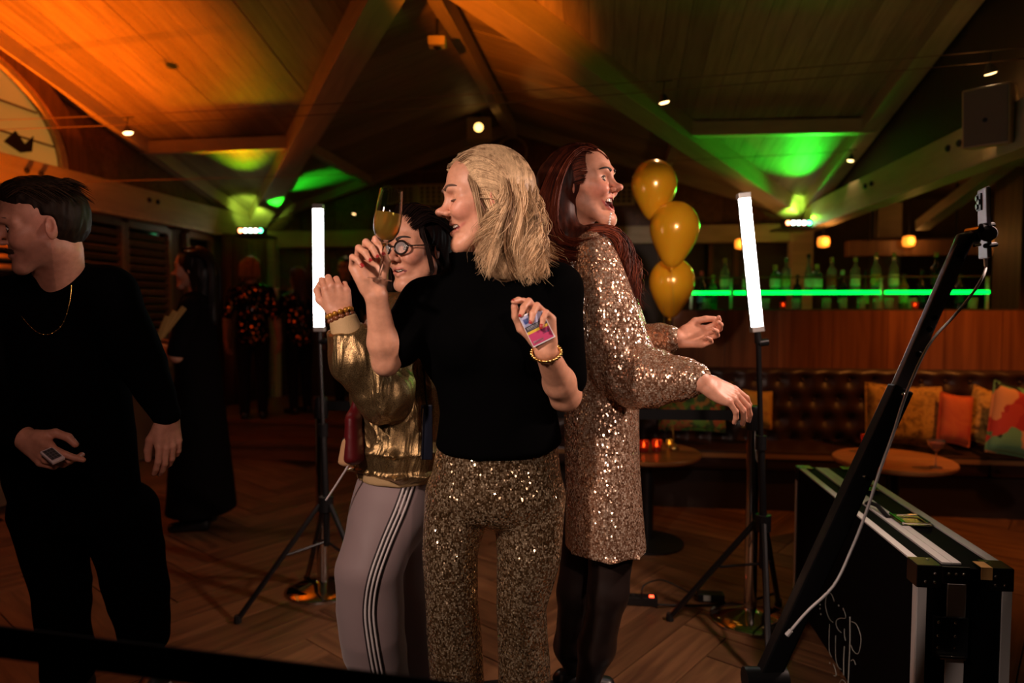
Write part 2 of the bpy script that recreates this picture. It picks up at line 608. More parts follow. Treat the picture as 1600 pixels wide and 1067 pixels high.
class Head:
    """x forward out of the face, y to its left, z up; about 0.235 m chin to crown"""
    def __init__(s, smile=0.0, gap=0.0, male=False, closed_eyes=False, nose=1.0, jaw=1.0, brow=0.0, corner=0.0, mw=0.026):
        s.smile, s.gap, s.male, s.closed = smile, gap, male, closed_eyes
        s.mw = mw + 0.006 * smile
        s.zm = -0.066 - gap * 0.15
        s.zc = s.zm + 0.010 * smile + corner
        p = []
        p += [Ell((-0.012, 0, 0.032), (0.094, 0.073, 0.088), 0.02)]
        p += [Ell((0.022, 0, 0.042), (0.066, 0.062, 0.062), 0.03)]                       # forehead
        p += [Ell((0.026, 0, -0.028), (0.060, 0.058, 0.066), 0.03)]                       # face
        jw = 0.047 * jaw
        for y in (-1, 1):
            p += [Cone((0.0, y * jw, -0.052), (0.060, y * 0.016, -0.100 - gap * 0.42), 0.021, 0.016 + gap * 0.1, 0.024)]
            p += [Ell((0.056, y * 0.041, -0.014), (0.026, 0.022, 0.018), 0.018)]          # cheekbone
            p += [Ell((0.062 + 0.006 * s.smile, y * 0.036, -0.036 + 0.005 * s.smile), (0.022 + 0.004 * s.smile, 0.020, 0.020), 0.016)]
        p += [Ell((0.072, 0, -0.104 - gap * 0.45), (0.016, 0.021, 0.017 + gap * 0.1), 0.024)]         # chin
        p += [Ell((0.066, 0, -0.062), (0.021, 0.029, 0.026), 0.016)]                       # muzzle
        br = 0.0115 if not male else 0.014
        p += arc([(0.066, -0.046, 0.017), (0.082, -0.024, 0.024), (0.084, 0, 0.020), (0.082, 0.024, 0.024), (0.066, 0.046, 0.017)], [br * .8, br, br * .9, br, br * .8], 0.016)
        for y in (-1, 1):                                                                 # sockets and lids
            p += [Ell((0.094, y * 0.031, 0.002), (0.015, 0.018, 0.011), 0.012, '-')]
            p += [Ell((0.0695, y * 0.0315, 0.0005), (0.0142, 0.0150, 0.0125), 0.006)]
        n = nose
        p += [Cone((0.084, 0, 0.014), (0.104 * 0.5 + 0.104 * 0.5 * n, 0, -0.022), 0.0075, 0.0085, 0.012)]
        tip = (0.088 + 0.026 * n, 0, -0.030)
        p += [Ell(tip, (0.0120, 0.0120, 0.0105), 0.010)]
        for y in (-1, 1):
            p += [Ell((0.092 + 0.006 * n, y * 0.0135, -0.0345), (0.011, 0.0075, 0.0075), 0.007)]
            p += [Ell((0.100 + 0.008 * n, y * 0.006, -0.0425), (0.006, 0.0038, 0.0035), 0.003, '-')]
        # mouth
        mw, zm, zc, g = s.mw, s.zm, s.zc, gap
        def mx(y): return 0.0865 - 0.018 * (abs(y) / 0.03) ** 1.8
        ys = [-1, -0.55, 0, 0.55, 1]
        up = [(mx(q * mw), q * mw, zc * abs(q) ** 1.5 + (zm + g * 0.42 + 0.004) * (1 - abs(q) ** 1.5)) for q in ys]
        lw = [(mx(q * mw) - g * 0.10 * (1 - abs(q)), q * mw, zc * abs(q) ** 2.0 + (zm - g * 0.58 - 0.0055) * (1 - abs(q) ** 2.0)) for q in ys]
        s.up, s.lw = np.array(up), np.array(lw)
        if gap > 0.003:
            p += [Ell((0.088, 0, zm - g * 0.06 + 0.002 * s.smile), (0.030, mw * 0.86, g * 0.52), 0.003, '-')]
        else:
            p += arc([(a[0] + 0.006, a[1], (a[2] + b[2]) / 2) for a, b in zip(up, lw)], [0.0016] * 5, 0.003, '-')
        p += arc(up, [0.0022, 0.0036, 0.0044, 0.0036, 0.0022], 0.004)
        p += arc(lw, [0.0022, 0.0044, 0.0052, 0.0044, 0.0022], 0.004)
        if s.smile > 0.3:                                                                 # folds beside the mouth
            for y in (-1, 1):
                p += arc([(0.094, y * 0.018, -0.038), (0.088, y * (mw + 0.004), -0.052), (0.078, y * (mw + 0.012), zc - 0.004), (0.070, y * (mw + 0.010), zc - 0.020)], [0.001, 0.0016, 0.0018, 0.0008], 0.006, '-')
        for y in (-1, 1):                                                                 # ears
            R = rotz(y * 0.35) @ roty(-0.15)
            p += [Ell((-0.010, y * 0.0745, -0.004), (0.017, 0.0065, 0.031), 0.006, '+', R)]
            p += [Ell((-0.006, y * 0.080, 0.003), (0.009, 0.0055, 0.017), 0.004, '-', R)]
        s.prims = p
    def neck(s, to, r=0.05, r2=0.054):
        """to: neck base in local axes"""
        s.prims.append(Cone((-0.022, 0, -0.065), to, r, r2, 0.03))
        return s

def face_tint(V, R, t, sc, h, base, lip, blush=(0.75, 0.33, 0.24), amount=0.5, stubble=None):
    """skin colours: lips, flushed cheeks and nose, mouth lining"""
    q = ((V - t) @ R) / sc
    c = np.tile(np.array(base, float), (len(V), 1))
    def mix(w, col):
        nonlocal c
        w = np.clip(w, 0, 1)[:, None]
        c = c * (1 - w) + np.array(col) * w
    def seg(pts):
        d = np.full(len(q), 9.0)
        for a, b in zip(pts[:-1], pts[1:]):
            d = np.minimum(d, Cone(a, b, 0, 0).d(q))
        return d
    for y in (-1, 1):
        mix(amount * np.exp(-np.sum(((q - (0.066, y * 0.042, -0.030)) / (0.03, 0.024, 0.022)) ** 2, 1)), blush)
    mix(amount * 0.6 * np.exp(-np.sum(((q - (0.112, 0, -0.03)) / 0.016) ** 2, 1)), blush)
    mix(0.5 * np.exp(-np.sum(((np.abs(q) * (1, 1, 1) - (0.010, 0.078, 0.004)) / (0.03, 0.015, 0.035)) ** 2, 1)), blush)
    if stubble is not None:
        w = (q[:, 2] < -0.03) * (q[:, 0] > -0.0) * np.clip((-0.03 - q[:, 2]) / 0.02, 0, 1)
        mix(0.55 * w, stubble)
    mix((0.0062 - np.minimum(seg(h.up), seg(h.lw))) / 0.0025, lip)
    if h.gap > 0.003:
        e = np.sum(((q - (0.084, 0, h.zm)) / (0.026, h.mw * 0.9, h.gap * 0.56)) ** 2, 1)
        ins = (e < 1.05) & (q[:, 0] < 0.083)
        c[ins] = (0.16, 0.02, 0.02)
    return c

def face_parts(par, R, t, sc, h, hair_col, iris=(0.12, 0.07, 0.03), brow_mat=None, lash=True, gaze=(1, 0, 0), brow_lift=0.0):
    """eyes, brows, teeth as parts of a person"""
    W = lambda p: R @ (np.array(p, float) * sc) + t
    white = mat('eye_white', (0.78, 0.72, 0.68), 0.15)
    im = mat('iris', iris, 0.1)
    if not h.closed:
        for y in (-1, 1):
            c = np.array((0.0735, y * 0.0315, 0.0005))
            o = solid_obj('eye', [Ell(W(c), 0.0122 * sc, 0)], white, 0.0016 * sc, par, sm=0)
            g = unit(gaze)
            mb = MB(); ic = W(c) + R @ g * 0.0098 * sc
            Rf = frame(R @ g, R[:, 2]); Rl = np.stack([Rf[:, 1], Rf[:, 2], Rf[:, 0]], 1)
            mb.lathe([(0.0058 * sc, 0), (0.0050 * sc, 0.0018 * sc), (0.002 * sc, 0.0026 * sc)], 14, ic, Rl)
            place_child(mb.build('iris', im, smooth=True), o)
            lids = mat('eyelid_' + par.name.split('.')[0] + str(len(MATS)), (0.45, 0.22, 0.16), 0.5)
            mb = MB()
            for ang, rr in ((0.62, 0.0016), (-0.62, 0.0012)):
                pts = []
                for a in np.linspace(-1.15, 1.15, 9):
                    el = ang * math.cos(a * 1.05) 
                    v = np.array((math.cos(a) * math.cos(el), math.sin(a), math.sin(el) * math.cos(a)))
                    pts.append(W(c + unit(v) * 0.0132))
                mb.tube(pts, [rr * sc * (0.5 + math.cos(a) * .5 + .1) for a in np.linspace(-1.15, 1.15, 9)], 6)
            mb.build('eyelash', brow_mat, par, smooth=True)
    else:
        for y in (-1, 1):
            mb = MB()
            pts = [W((0.0728 + 0.0162 * math.cos(a) , y * (0.0315 + 0.0145 * math.sin(a)), -0.0035 - 0.003 * math.cos(a))) for a in np.linspace(-1.2, 1.25, 9)]
            mb.tube(pts, [r * sc for r in (0.0006, 0.0014, 0.0018, 0.002, 0.002, 0.002, 0.0019, 0.0017, 0.0009)], 6)
            mb.build('eyelash', brow_mat, par, smooth=True)
    for y in (-1, 1):
        mb = MB(); pts = []; rr = []
        for u in np.linspace(0, 1, 9):
            yy = 0.013 + 0.036 * u
            pts.append(W((0.0985 - 0.021 * u ** 2.0, y * yy, 0.0225 + brow_lift + 0.008 * math.sin(u * 2.3) - 0.002 * u)))
            rr.append(sc * (0.0040 * (1 - u) ** 0.5 + 0.0012))
        mb.tube(pts, rr, 6)
        mb.build('eyebrow', brow_mat, par, smooth=True)
    if h.gap > 0.003:
        tm = mat('teeth', (0.78, 0.70, 0.58), 0.2)
        mb = MB()
        n = 9
        for k in range(n):
            a = (k - (n - 1) / 2) / ((n - 1) / 2)
            y = a * h.mw * 0.80
            x = 0.0800 - 0.016 * (abs(y) / 0.03) ** 1.8
            ht = min(h.gap * 0.5, 0.010) * (1 - 0.35 * a * a)
            zt = h.zm + h.gap * 0.40 * (1 - abs(a) ** 2) + (h.zc - h.zm) * abs(a) ** 1.6 * 0.8 + 0.001
            ang = -math.atan2(2 * 0.016 * abs(y) / 0.0009 * np.sign(y), 1) * 0.5
            mb.box(W((x, y, zt - ht / 2)), (0.004 * sc, h.mw * 1.55 / n * sc, ht * sc), R @ rotz(-ang))
        mb.build('teeth', tm, par, bevel=0.0006 * sc)

FINGER_Y = (0.030, 0.0105, -0.0100, -0.029)
FINGER_L = ((0.040, 0.024, 0.020), (0.044, 0.028, 0.021), (0.041, 0.026, 0.020), (0.033, 0.019, 0.018))
def hand(wrist, R, curl, thumb, side=1, sc=1.0, spread=0.08, rad=1.0):
    """x to the fingertips, y to the thumb side, z out of the back of the hand.
    side -1 mirrors y.  curl: four (mcp, pip, dip) in radians, thumb: three direction vectors.
    returns prims and finger joints, in room axes"""
    p = []
    yk = [q for q in FINGER_Y]
    kn = [np.array((0.088 - 0.006 * abs(i - 1) - (0.006 if i == 3 else 0), yk[i], 0.0)) for i in range(4)]
    p.append(ECone((-0.01, 0, 0), (0.018, 0, 0), (0.0275, 0.0195), (0.030, 0.0185), (0, 1, 0), 0.012))
    for i in range(4):
        p.append(Cone((0.012, yk[i] * 0.62, -0.002), kn[i] + (-0.006, 0, -0.003), 0.0155, 0.0112 if i < 3 else 0.0102, 0.010))
    p.append(Ell((0.045, -0.022, -0.010), (0.030, 0.013, 0.011), 0.010))          # heel of the palm
    joints = []
    for i in range(4):
        a = 0.0; pos = kn[i].copy(); J = [pos.copy()]
        sp = spread * (1.5 - i)
        r0 = (0.0092, 0.0094, 0.0090, 0.0080)[i] * rad
        rr = [r0, r0 * 0.92, r0 * 0.86, r0 * 0.74]
        for j in range(3):
            a += curl[i][j]
            d = np.array((math.cos(a) * math.cos(sp), math.sin(sp) * math.cos(a) , -math.sin(a)))
            nx = pos + d * FINGER_L[i][j]
            p.append(Cone(pos, nx, rr[j], rr[j + 1], 0.0035 if j else 0.006))
            
            pos = nx; J.append(pos.copy())
        joints.append(J)
    tb = np.array((0.022, 0.024, -0.008)); pos = tb; J = [tb.copy()]
    TL = (0.042, 0.033, 0.027); TR = [0.0150, 0.0112, 0.0102, 0.0084]
    for j in range(3):
        nx = pos + unit(thumb[j]) * TL[j]
        p.append(Cone(pos, nx, TR[j] * rad, TR[j + 1] * rad, 0.012 if j == 0 else 0.004))
        pos = nx; J.append(pos.copy())
    p.append(Cone(tb, kn[0] + (-0.02, -0.004, -0.006), 0.012, 0.010, 0.014))    # web
    joints.append(J)
    M = np.array(R) @ np.diag((1, side, 1))
    joints = [[M @ (q * sc) + wrist for q in J] for J in joints]
    out = []
    for q in p:
        if isinstance(q, Cone): out.append(Cone(M @ q.a * sc + wrist, M @ q.b * sc + wrist, q.r1 * sc, q.r2 * sc, q.k * sc, q.op))
        elif isinstance(q, Ell): out.append(Ell(M @ q.c * sc + wrist, q.r * sc, q.k * sc, q.op, M @ q.R))
        else: out.append(ECone(M @ q.A * sc + wrist, M @ q.B * sc + wrist, tuple(x * sc for x in q.e1), tuple(x * sc for x in q.e2), M @ q.s, q.k * sc, q.op, q.c * sc))
    return out, joints

def nails(par, joints, R, side, m, sc=1.0, which=(0, 1, 2, 3, 4), up=None):
    for i in which:
        J = joints[i]
        d = unit(J[3] - J[2])
        u = np.array(R)[:, 2] if up is None else up
        u = unit(u - d * (u @ d)) if abs(u @ d) < 0.95 else unit(np.cross(d, np.array(R)[:, 1]))
        if i < 4:
            ax = np.array(R)[:, 1]
            u = unit(np.cross(d, ax)); 
            if u @ (J[2] - (J[1] + J[3]) / 2) < -1e-4: u = -u
        c = J[3] + d * 0.001 * sc + u * 0.0056 * sc
        mb = MB()
        F = frame(d, u)
        V, Fc = [], []
        for a in np.linspace(-1, 1, 5):
            for b in np.linspace(-1, 1, 4):
                w = 0.0046 * (1 - 0.15 * max(a, 0) ** 2)
                V.append(c + F @ np.array((a * 0.0062, b * w, 0.0012 - 0.0026 * b * b - 0.001 * a * a)) * sc)
        for x in range(4):
            for y in range(3):
                k = x * 4 + y
                Fc.append((k, k + 4, k + 5, k + 1))
        mb.add(V, Fc)
        o = mb.build('fingernail', m, par, smooth=True)

def push_out(paths, c, R, rad):
    """keeps strands from sinking into the head"""
    out = []
    for p in paths:
        q = (p - c) @ R
        k = np.linalg.norm(q / rad, axis=1)
        f = np.where(k < 1, 1 / np.maximum(k, 0.2), 1.0)
        out.append((q * f[:, None]) @ R.T + c)
    return out

def hairline(t, R, sc, side, rng, n=240, back=1.0, drop=0.0):
    """strands combed back from forehead and temple, in head axes"""
    out = []
    for k in range(n):
        u = rng.random() ** 0.9
        a = (np.array((0.070 - 0.038 * u ** 1.3, side * (0.018 + 0.056 * u ** 0.8), 0.096 - 0.100 * u ** 1.4)) + rng.normal(0, 0.003, 3))
        b = a + np.array((-0.035, side * 0.012 * (1 - u), 0.016 * (1 - u) - 0.004 * u))
        c = a + np.array((-0.085 * back, side * 0.020 * (1 - u), -0.012 - drop * 0.5))
        d = a + np.array((-0.125 * back, side * 0.010, -0.060 - drop))
        out.append(spline([R @ (q * sc) + t for q in (a, b, c, d)], 14))
    return out

# ------------------------------------------------------------------ hair strands
def strands(paths, r0, n=5, taper=True):
    """paths: list of (k,3) arrays -> verts, quads of thin tapered tubes"""
    Vs, Fs = [], []; base = 0
    for p in paths:
        k = len(p)
        T = np.gradient(p, axis=0); T /= np.linalg.norm(T, axis=1)[:, None] + 1e-9
        ref = np.array([0.3, 0.5, 0.81])
        s = np.cross(T, ref); s /= np.linalg.norm(s, axis=1)[:, None] + 1e-9
        u = np.cross(T, s)
        h = np.linspace(0, 1, k)
        r = (r0 * (0.35 + 0.65 * np.minimum(1, h * 6)) * (1 - 0.85 * np.clip((h - 0.55) / 0.45, 0, 1) ** 1.5))
        a = np.arange(n) * 2 * math.pi / n
        ring = p[:, None, :] + r[:, None, None] * (s[:, None, :] * np.cos(a)[None, :, None] + u[:, None, :] * np.sin(a)[None, :, None])
        Vs.append(ring.reshape(-1, 3))
        i = np.arange(k - 1)[:, None] * n; j = np.arange(n)[None]
        q = np.stack([i + j, i + (j + 1) % n, i + n + (j + 1) % n, i + n + j], -1).reshape(-1, 4) + base
        Fs.append(q); base += k * n
    return np.concatenate(Vs), np.concatenate(Fs)

def spline(pts, n):
    """smooth curve through points"""
    p = np.array(pts, float); m = len(p)
    t = np.linspace(0, m - 1, n); i = np.clip(t.astype(int), 0, m - 2); f = (t - i)[:, None]
    g = lambda k: p[np.clip(k, 0, m - 1)]
    a, b, c, d = g(i - 1), g(i), g(i + 1), g(i + 2)
    return 0.5 * (2 * b + (c - a) * f + (2 * a - 5 * b + 4 * c - d) * f ** 2 + (3 * b - a - 3 * c + d) * f ** 3)

def hair_mat(name, dark, light, rough=0.42, scale=90, spec=0.3):
    """each lock carries its own tone between dark and light"""
    if name in MATS: return MATS[name]
    m = mat(name, light, rough, 0, spec)
    nt, N, L, b = nodes(m)
    a = N.new('ShaderNodeVertexColor'); a.layer_name = 'tint'
    n = N.new('ShaderNodeTexNoise'); n.inputs['Scale'].default_value = scale; n.inputs['Detail'].default_value = 2
    L.new(coords(nt, (1, 1, 0.2)), n.inputs['Vector'])
    ad = N.new('ShaderNodeMath'); ad.operation = 'MULTIPLY_ADD'; ad.inputs[1].default_value = 0.5; ad.inputs[2].default_value = -0.25
    L.new(n.outputs['Fac'], ad.inputs[0])
    sm = N.new('ShaderNodeMath'); sm.operation = 'ADD'
    L.new(ad.outputs[0], sm.inputs[0]); L.new(a.outputs['Color'], sm.inputs[1])
    r = ramp(nt, [(0.0, dark), (1.0, light)])
    L.new(sm.outputs[0], r.inputs[0]); L.new(r.outputs[0], b.inputs['Base Color'])
    return m

def hair_obj(parent, paths, r0, vol, m, rng, per=1, n=4, base_tone=0.2, lo=0.1, hi=1.0):
    """strands plus the mass under them, as one part; per = strands in a lock"""
    V, F = strands(paths, r0, n)
    t = []; cur = 0.5
    for i, p in enumerate(paths):
        if i % per == 0: cur = rng.uniform(lo, hi)
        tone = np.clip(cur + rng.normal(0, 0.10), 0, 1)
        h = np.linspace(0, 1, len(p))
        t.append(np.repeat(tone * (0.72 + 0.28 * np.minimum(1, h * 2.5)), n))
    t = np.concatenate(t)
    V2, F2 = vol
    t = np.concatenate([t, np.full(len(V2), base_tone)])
    o = bpy.data.objects.new('hair', quick_mesh('hair', np.concatenate([V, V2]), np.concatenate([F, F2 + len(V)]), m, colors=np.repeat(t[:, None], 3, 1)))
    COL.objects.link(o); place_child(o, parent)
    return o
# ================================================================== the room shell
XL, XR, YB, YF = -4.33, 2.24, 8.1, 0.3
ZE = 2.52                                   # eaves
RC = np.array((-1.12, 3.95, 3.66))           # crossing of the two ridges
BL, BR = np.array((XL, YB, ZE)), np.array((XR, YB, ZE))
FL, FR = np.array((XL, YF, ZE)), np.array((XR, YF, ZE))
AB, AL, AR, AF = np.array((-1.05, YB, 3.62)), np.array((XL, 3.7, 3.585)), np.array((XR, 3.9, 3.60)), np.array((-1.05, YF, 3.6))

M_boards = wood_mat('painted_ceiling_boards', (0.34, 0.27, 0.17), (0.50, 0.41, 0.27), 0.55, (1, 9, 9), 0.3, 0.05)
M_beam = wood_mat('painted_beam', (0.46, 0.38, 0.24), (0.60, 0.50, 0.33), 0.5, (1, 6, 6), 0.35, 0.05)
M_panel = wood_mat('brown_wall_boards', (0.10, 0.05, 0.03), (0.20, 0.10, 0.055), 0.5, (9, 9, 0.8), 0.35, 0.05)
M_shutter = wood_mat('shutter_wood', (0.24, 0.15, 0.08), (0.34, 0.22, 0.12), 0.4, (1, 8, 8), 0.4, 0.03)
M_dark = mat('dark_wall', (0.035, 0.022, 0.016), 0.6)
M_black = mat('black_metal', (0.012, 0.012, 0.013), 0.45, 0.0, 0.4)
M_floor = wood_mat('floor_plank_wood', (0.10, 0.045, 0.022), (0.24, 0.115, 0.05), 0.42, (0.9, 9, 9), 0.4, 0.12)

def clip(poly, a, b, n):
    """keep a <= n.p <= b"""
    for s, lim in ((1, a), (-1, -b)):
        out = []
        m = len(poly)
        for i in range(m):
            p, q = poly[i], poly[(i + 1) % m]
            dp, dq = s * (p @ n) - lim, s * (q @ n) - lim
            if dp >= 0: out.append(p)
            if (dp >= 0) != (dq >= 0):
                out.append(p + (q - p) * (dp / (dp - dq)))
        poly = out
        if len(poly) < 3: return []
    return poly

def boarded(parent, poly, along, width, m, name='board', gap=0.0035, thick=0.02, up=(0, 0, 1)):
    """covers a flat outline with boards running along a direction"""
    poly = [np.array(p, float) for p in poly]
    nrm = unit(np.cross(poly[1] - poly[0], poly[2] - poly[0]))
    if nrm @ np.array(up) < 0: nrm = -nrm
    along = unit(np.array(along, float) - nrm * (nrm @ along))
    ac = np.cross(nrm, along)
    lo = min(p @ ac for p in poly); hi = max(p @ ac for p in poly)
    k = 0; x = lo
    while x < hi:
        pc = clip(poly, x + gap / 2, min(x + width, hi) - gap / 2, ac)
        if len(pc) >= 3:
            dz = ((k * 7919) % 5) * 0.0008
            mb = MB().prism([p + nrm * dz for p in pc], nrm * thick)
            # own axes along the board, so the grain follows it
            Rm = Matrix(np.stack([along, ac, nrm], 1).tolist()).to_4x4(); Rm.translation = Vector(pc[0])
            inv = Rm.inverted()
            mb.v = [tuple(inv @ Vector(v)) for v in mb.v]
            o = mb.build(name, m)
            o.parent = parent
            o.matrix_local = Rm
        x += width; k += 1

def flat(name, poly, thick, m, up=(0, 0, 1), parent=None):
    poly = [np.array(p, float) for p in poly]
    n = unit(np.cross(poly[1] - poly[0], poly[2] - poly[0]))
    if n @ np.array(up) < 0: n = -n
    return MB().prism(poly, n * thick).build(name, m, parent)

# floor: herringbone of wide planks over a dark sub-floor
floor = flat('floor', [(-7, -1.2, -0.012), (9, -1.2, -0.012), (9, 10, -0.012), (-7, 10, -0.012)], 0.05, mat('floor_joint', (0.02, 0.009, 0.004), 0.7), up=(0, 0, -1))
tag(floor, kind='structure')
PW, PLn = 0.20, 1.20
_pm = MB().box((0, 0, 0), (PLn - 0.006, PW - 0.006, 0.02)).mesh('plank', M_floor)
_ang = math.radians(57)
_ca, _sa = math.cos(_ang), math.sin(_ang)
nplank = 0
for i in range(-32, 33):
    for j in range(-5, 6):
        for kind in (0, 1):
            # classic herringbone cell in plank widths: horizontal and vertical planks stepping by one width
            u = i * PW + j * PLn + 0.0
            v = i * PW - j * PLn
            if kind == 0:
                cx, cy, r = u + PLn / 2, v + PW / 2, 0.0
            else:
                cx, cy, r = u + PLn + PW / 2, v + PW / 2 - PLn / 2 + PW / 2 + 0.0, math.pi / 2
            X = _ca * cx - _sa * cy - 0.4; Y = _sa * cx + _ca * cy + 3.4
            if not (-4.2 < X < 3.3 and 1.4 < Y < 6.2): continue
            d = (X * FWD[0] + Y * FWD[1]); s = (X * RGT[0] + Y * RGT[1])
            if d < 1.6 or abs(s) > 0.80 * d + 0.6: continue
            o = bpy.data.objects.new('plank', _pm); COL.objects.link(o); o.parent = floor
            o.location = (X, Y, -0.010); o.rotation_euler = (0, 0, r + _ang)
            nplank += 1
print('planks', nplank)

# ceiling: eight sloping planes, the four in view laid with boards
def ceil_plane(name, tri, along, width=0.13, boards=True):
    o = flat(name, [np.array(p) + (0, 0, 0.03) for p in tri], 0.03, M_dark if boards else M_boards)
    tag(o, kind='structure')
    if boards: boarded(o, tri, along, width, M_boards, 'ceiling_board')
ceil_plane('ceiling', (BL, AL, RC), AL - BL, 0.17)
ceil_plane('ceiling', (BL, RC, AB), np.array((1, 0, 0.3)), 0.17)
ceil_plane('ceiling', (BR, AB, RC), np.array((-1, 0, 0.3)), 0.17)
ceil_plane('ceiling', (BR, RC, AR), AR - BR, 0.17)
ceil_plane('ceiling', (FL, RC, AL), (0, 1, 0), boards=False)
ceil_plane('ceiling', (FL, AF, RC), (0, 1, 0), boards=False)
ceil_plane('ceiling', (FR, RC, AF), (0, 1, 0), boards=False)
ceil_plane('ceiling', (FR, AR, RC), (0, 1, 0), boards=False)

# beams
def beam(name, a, b, w, h, parent=None, m=None):
    mb = MB().beam((0, 0, 0), (np.linalg.norm(np.array(b, float) - a), 0, 0), w, h)
    o = mb.build(name, m or M_beam, bevel=0.006)
    t = unit(np.array(b, float) - a); s = unit(np.cross(t, (0, 0, 1))) if abs(t[2]) < 0.99 else np.array((0, 1.0, 0)); u = np.cross(s, t)
    Rm = Matrix(np.stack([t, -s, u], 1).tolist()).to_4x4(); Rm.translation = Vector(tuple(map(float, a)))
    if parent is not None: o.parent = parent
    o.matrix_local = Rm
    if parent is None: tag(o, kind='structure')
    return o
n_trim = [0]
def trim(a, b, w, h, m=None):
    n_trim[0] += 1
    return beam('trim_%d' % n_trim[0], np.array(a, float), np.array(b, float), w, h, None, m)
dz = np.array((0, 0, -0.10))
trim(BL + (0.05, -0.05, -0.02), RC + dz, 0.22, 0.20)              # valley beams
trim(BR + (-0.05, -0.05, -0.02), RC + dz, 0.22, 0.20)
trim(FL, RC + dz, 0.22, 0.20)
trim(FR, RC + dz, 0.22, 0.20)
trim(AB + (0, -0.1, -0.12), RC + (0, 0, -0.10), 0.10, 0.16)         # ridge beams
trim(AR + (-0.1, 0, -0.10), RC + (0, 0, -0.10), 0.12, 0.14)
eave_l = trim((XL + 0.07, YB, 2.41), (XL + 0.07, YF, 2.41), 0.14, 0.26)      # eaves beams left and right
eave_r = trim((XR, YB, 2.41), (XR, YF, 2.41), 0.16, 0.26)
for par, x, s, pxs in ((eave_l, XL + 0.14, 1, (48, 70, 237, 250)), (eave_r, XR - 0.08, -1, (1348, 1358, 1475, 1492))):
    for px in pxs:                                                   # coach bolts
        q = PX(px, 480, x)
        MB().lathe([(0.022, 0), (0.022, 0.012), (0.012, 0.02)], 10, (x, q[1], 2.45), roty(s * math.pi / 2)).build('bolt', M_black, par)
trim((XL, YB - 0.05, 2.28), (XR, YB - 0.05, 2.28), 0.12, 0.20)      # band across the back wall
# rafters standing against the gables
trim(BL + (0.05, -0.12, -0.02), AL + (0.05, 0, -0.06), 0.10, 0.13)
trim(BR + (-0.03, -0.12, -0.02), AR + (-0.03, 0, -0.04), 0.16, 0.15)
trim(BL + (0.15, -0.06, 0.02), AB + (0, -0.06, -0.06), 0.08, 0.13)
trim(BR + (-0.15, -0.06, 0.02), AB + (0, -0.06, -0.06), 0.08, 0.13)
# purlins
def on(a, b, t): return np.array(a) + (np.array(b) - np.array(a)) * t
for (c, apex) in ((BL, AL), (BR, AR)):
    p = on(c, apex, 0.47); q = on(c, RC, 0.47)
    trim(p + (0, 0, -0.07), q + (0, 0, -0.07), 0.10, 0.12)
for c in (BL, BR):
    p = on(c, AB, 0.47); q = on(c, RC, 0.47)
    trim(p + (0, 0, -0.06), q + (0, 0, -0.06), 0.08, 0.10)

# back wall with gable, boarded above the band
wall_back = flat('wall_back', [(XL - 0.3, YB + 0.04, 0), (XR + 0.1, YB + 0.04, 0), (XR + 0.1, YB + 0.04, ZE), (-1.05, YB + 0.04, 3.7), (XL - 0.3, YB + 0.04, ZE)], 0.12, M_dark, up=(0, 1, 0))
tag(wall_back, kind='structure')
boarded(wall_back, [(XL, YB + 0.02, 2.36), (XR, YB + 0.02, 2.36), (XR, YB + 0.02, ZE), (-1.05, YB + 0.02, 3.62), (XL, YB + 0.02, ZE)], (0, 0, 1), 0.22, M_panel, 'wall_board', up=(0, -1, 0))
# left wall
wall_left = flat('wall_left', [(XL - 0.12, YF, 0), (XL - 0.12, YB + 0.1, 0), (XL - 0.12, YB + 0.1, ZE), (XL - 0.12, 3.7, 3.62), (XL - 0.12, YF, ZE)], 0.10, M_dark, up=(-1, 0, 0))
tag(wall_left, kind='structure')
boarded(wall_left, [(XL - 0.02, YF, 2.53), (XL - 0.02, YB, 2.53), (XL - 0.02, 3.7, 3.57)], (0, 0, 1), 0.2, M_panel, 'wall_board', up=(1, 0, 0))
MB().box((XL - 0.04, 6.0, 1.2), (0.08, 4.6, 2.4)).build('wall_face', wood_mat('left_wall_paint', (0.16, 0.09, 0.05), (0.22, 0.125, 0.07), 0.6, (2, 2, 1)), wall_left)
MB().box((XL - 0.04, 2.0, 1.2), (0.08, 3.4, 2.4)).build('wall_face', MATS['left_wall_paint'], wall_left)

# arched fanlight above the left eaves beam
arch = tag(empty('window_1', (XL + 0.03, 4.3, 2.55)), kind='structure')
AY, AZ, AR0 = 3.75, 2.545, 1.30
def arc_pts(r, n=28, x=XL + 0.03, sq=0.62):
    return [np.array((x, AY + r * math.cos(a), AZ + r * sq * math.sin(a))) for a in np.linspace(0, math.pi, n)]
mb = MB()
for r0, r1, x0, x1 in ((AR0, AR0 + 0.20, -0.02, 0.05),):
    a, b = arc_pts(r0), arc_pts(r1)
    for i in range(len(a) - 1):
        mb.prism([a[i] + (x0, 0, 0), a[i + 1] + (x0, 0, 0), b[i + 1] + (x0, 0, 0), b[i] + (x0, 0, 0)], (x1 - x0, 0, 0))
mb.build('arch_casing', M_panel, arch)
mb = MB(); a, b = arc_pts(AR0 - 0.06), arc_pts(AR0)
for i in range(len(a) - 1):
    mb.prism([a[i], a[i + 1], b[i + 1], b[i]], (0.035, 0, 0))
mb.build('window_frame', M_beam, arch)
M_lit = mat('lit_room_beyond', (0.60, 0.45, 0.22), 0.35, 0, 0.5, emit=(1.0, 0.46, 0.07), estr=0.22)
mb = MB().prism(arc_pts(AR0 - 0.05, x=XL + 0.0), (0.012, 0, 0)); mb.build('pane', M_lit, arch)
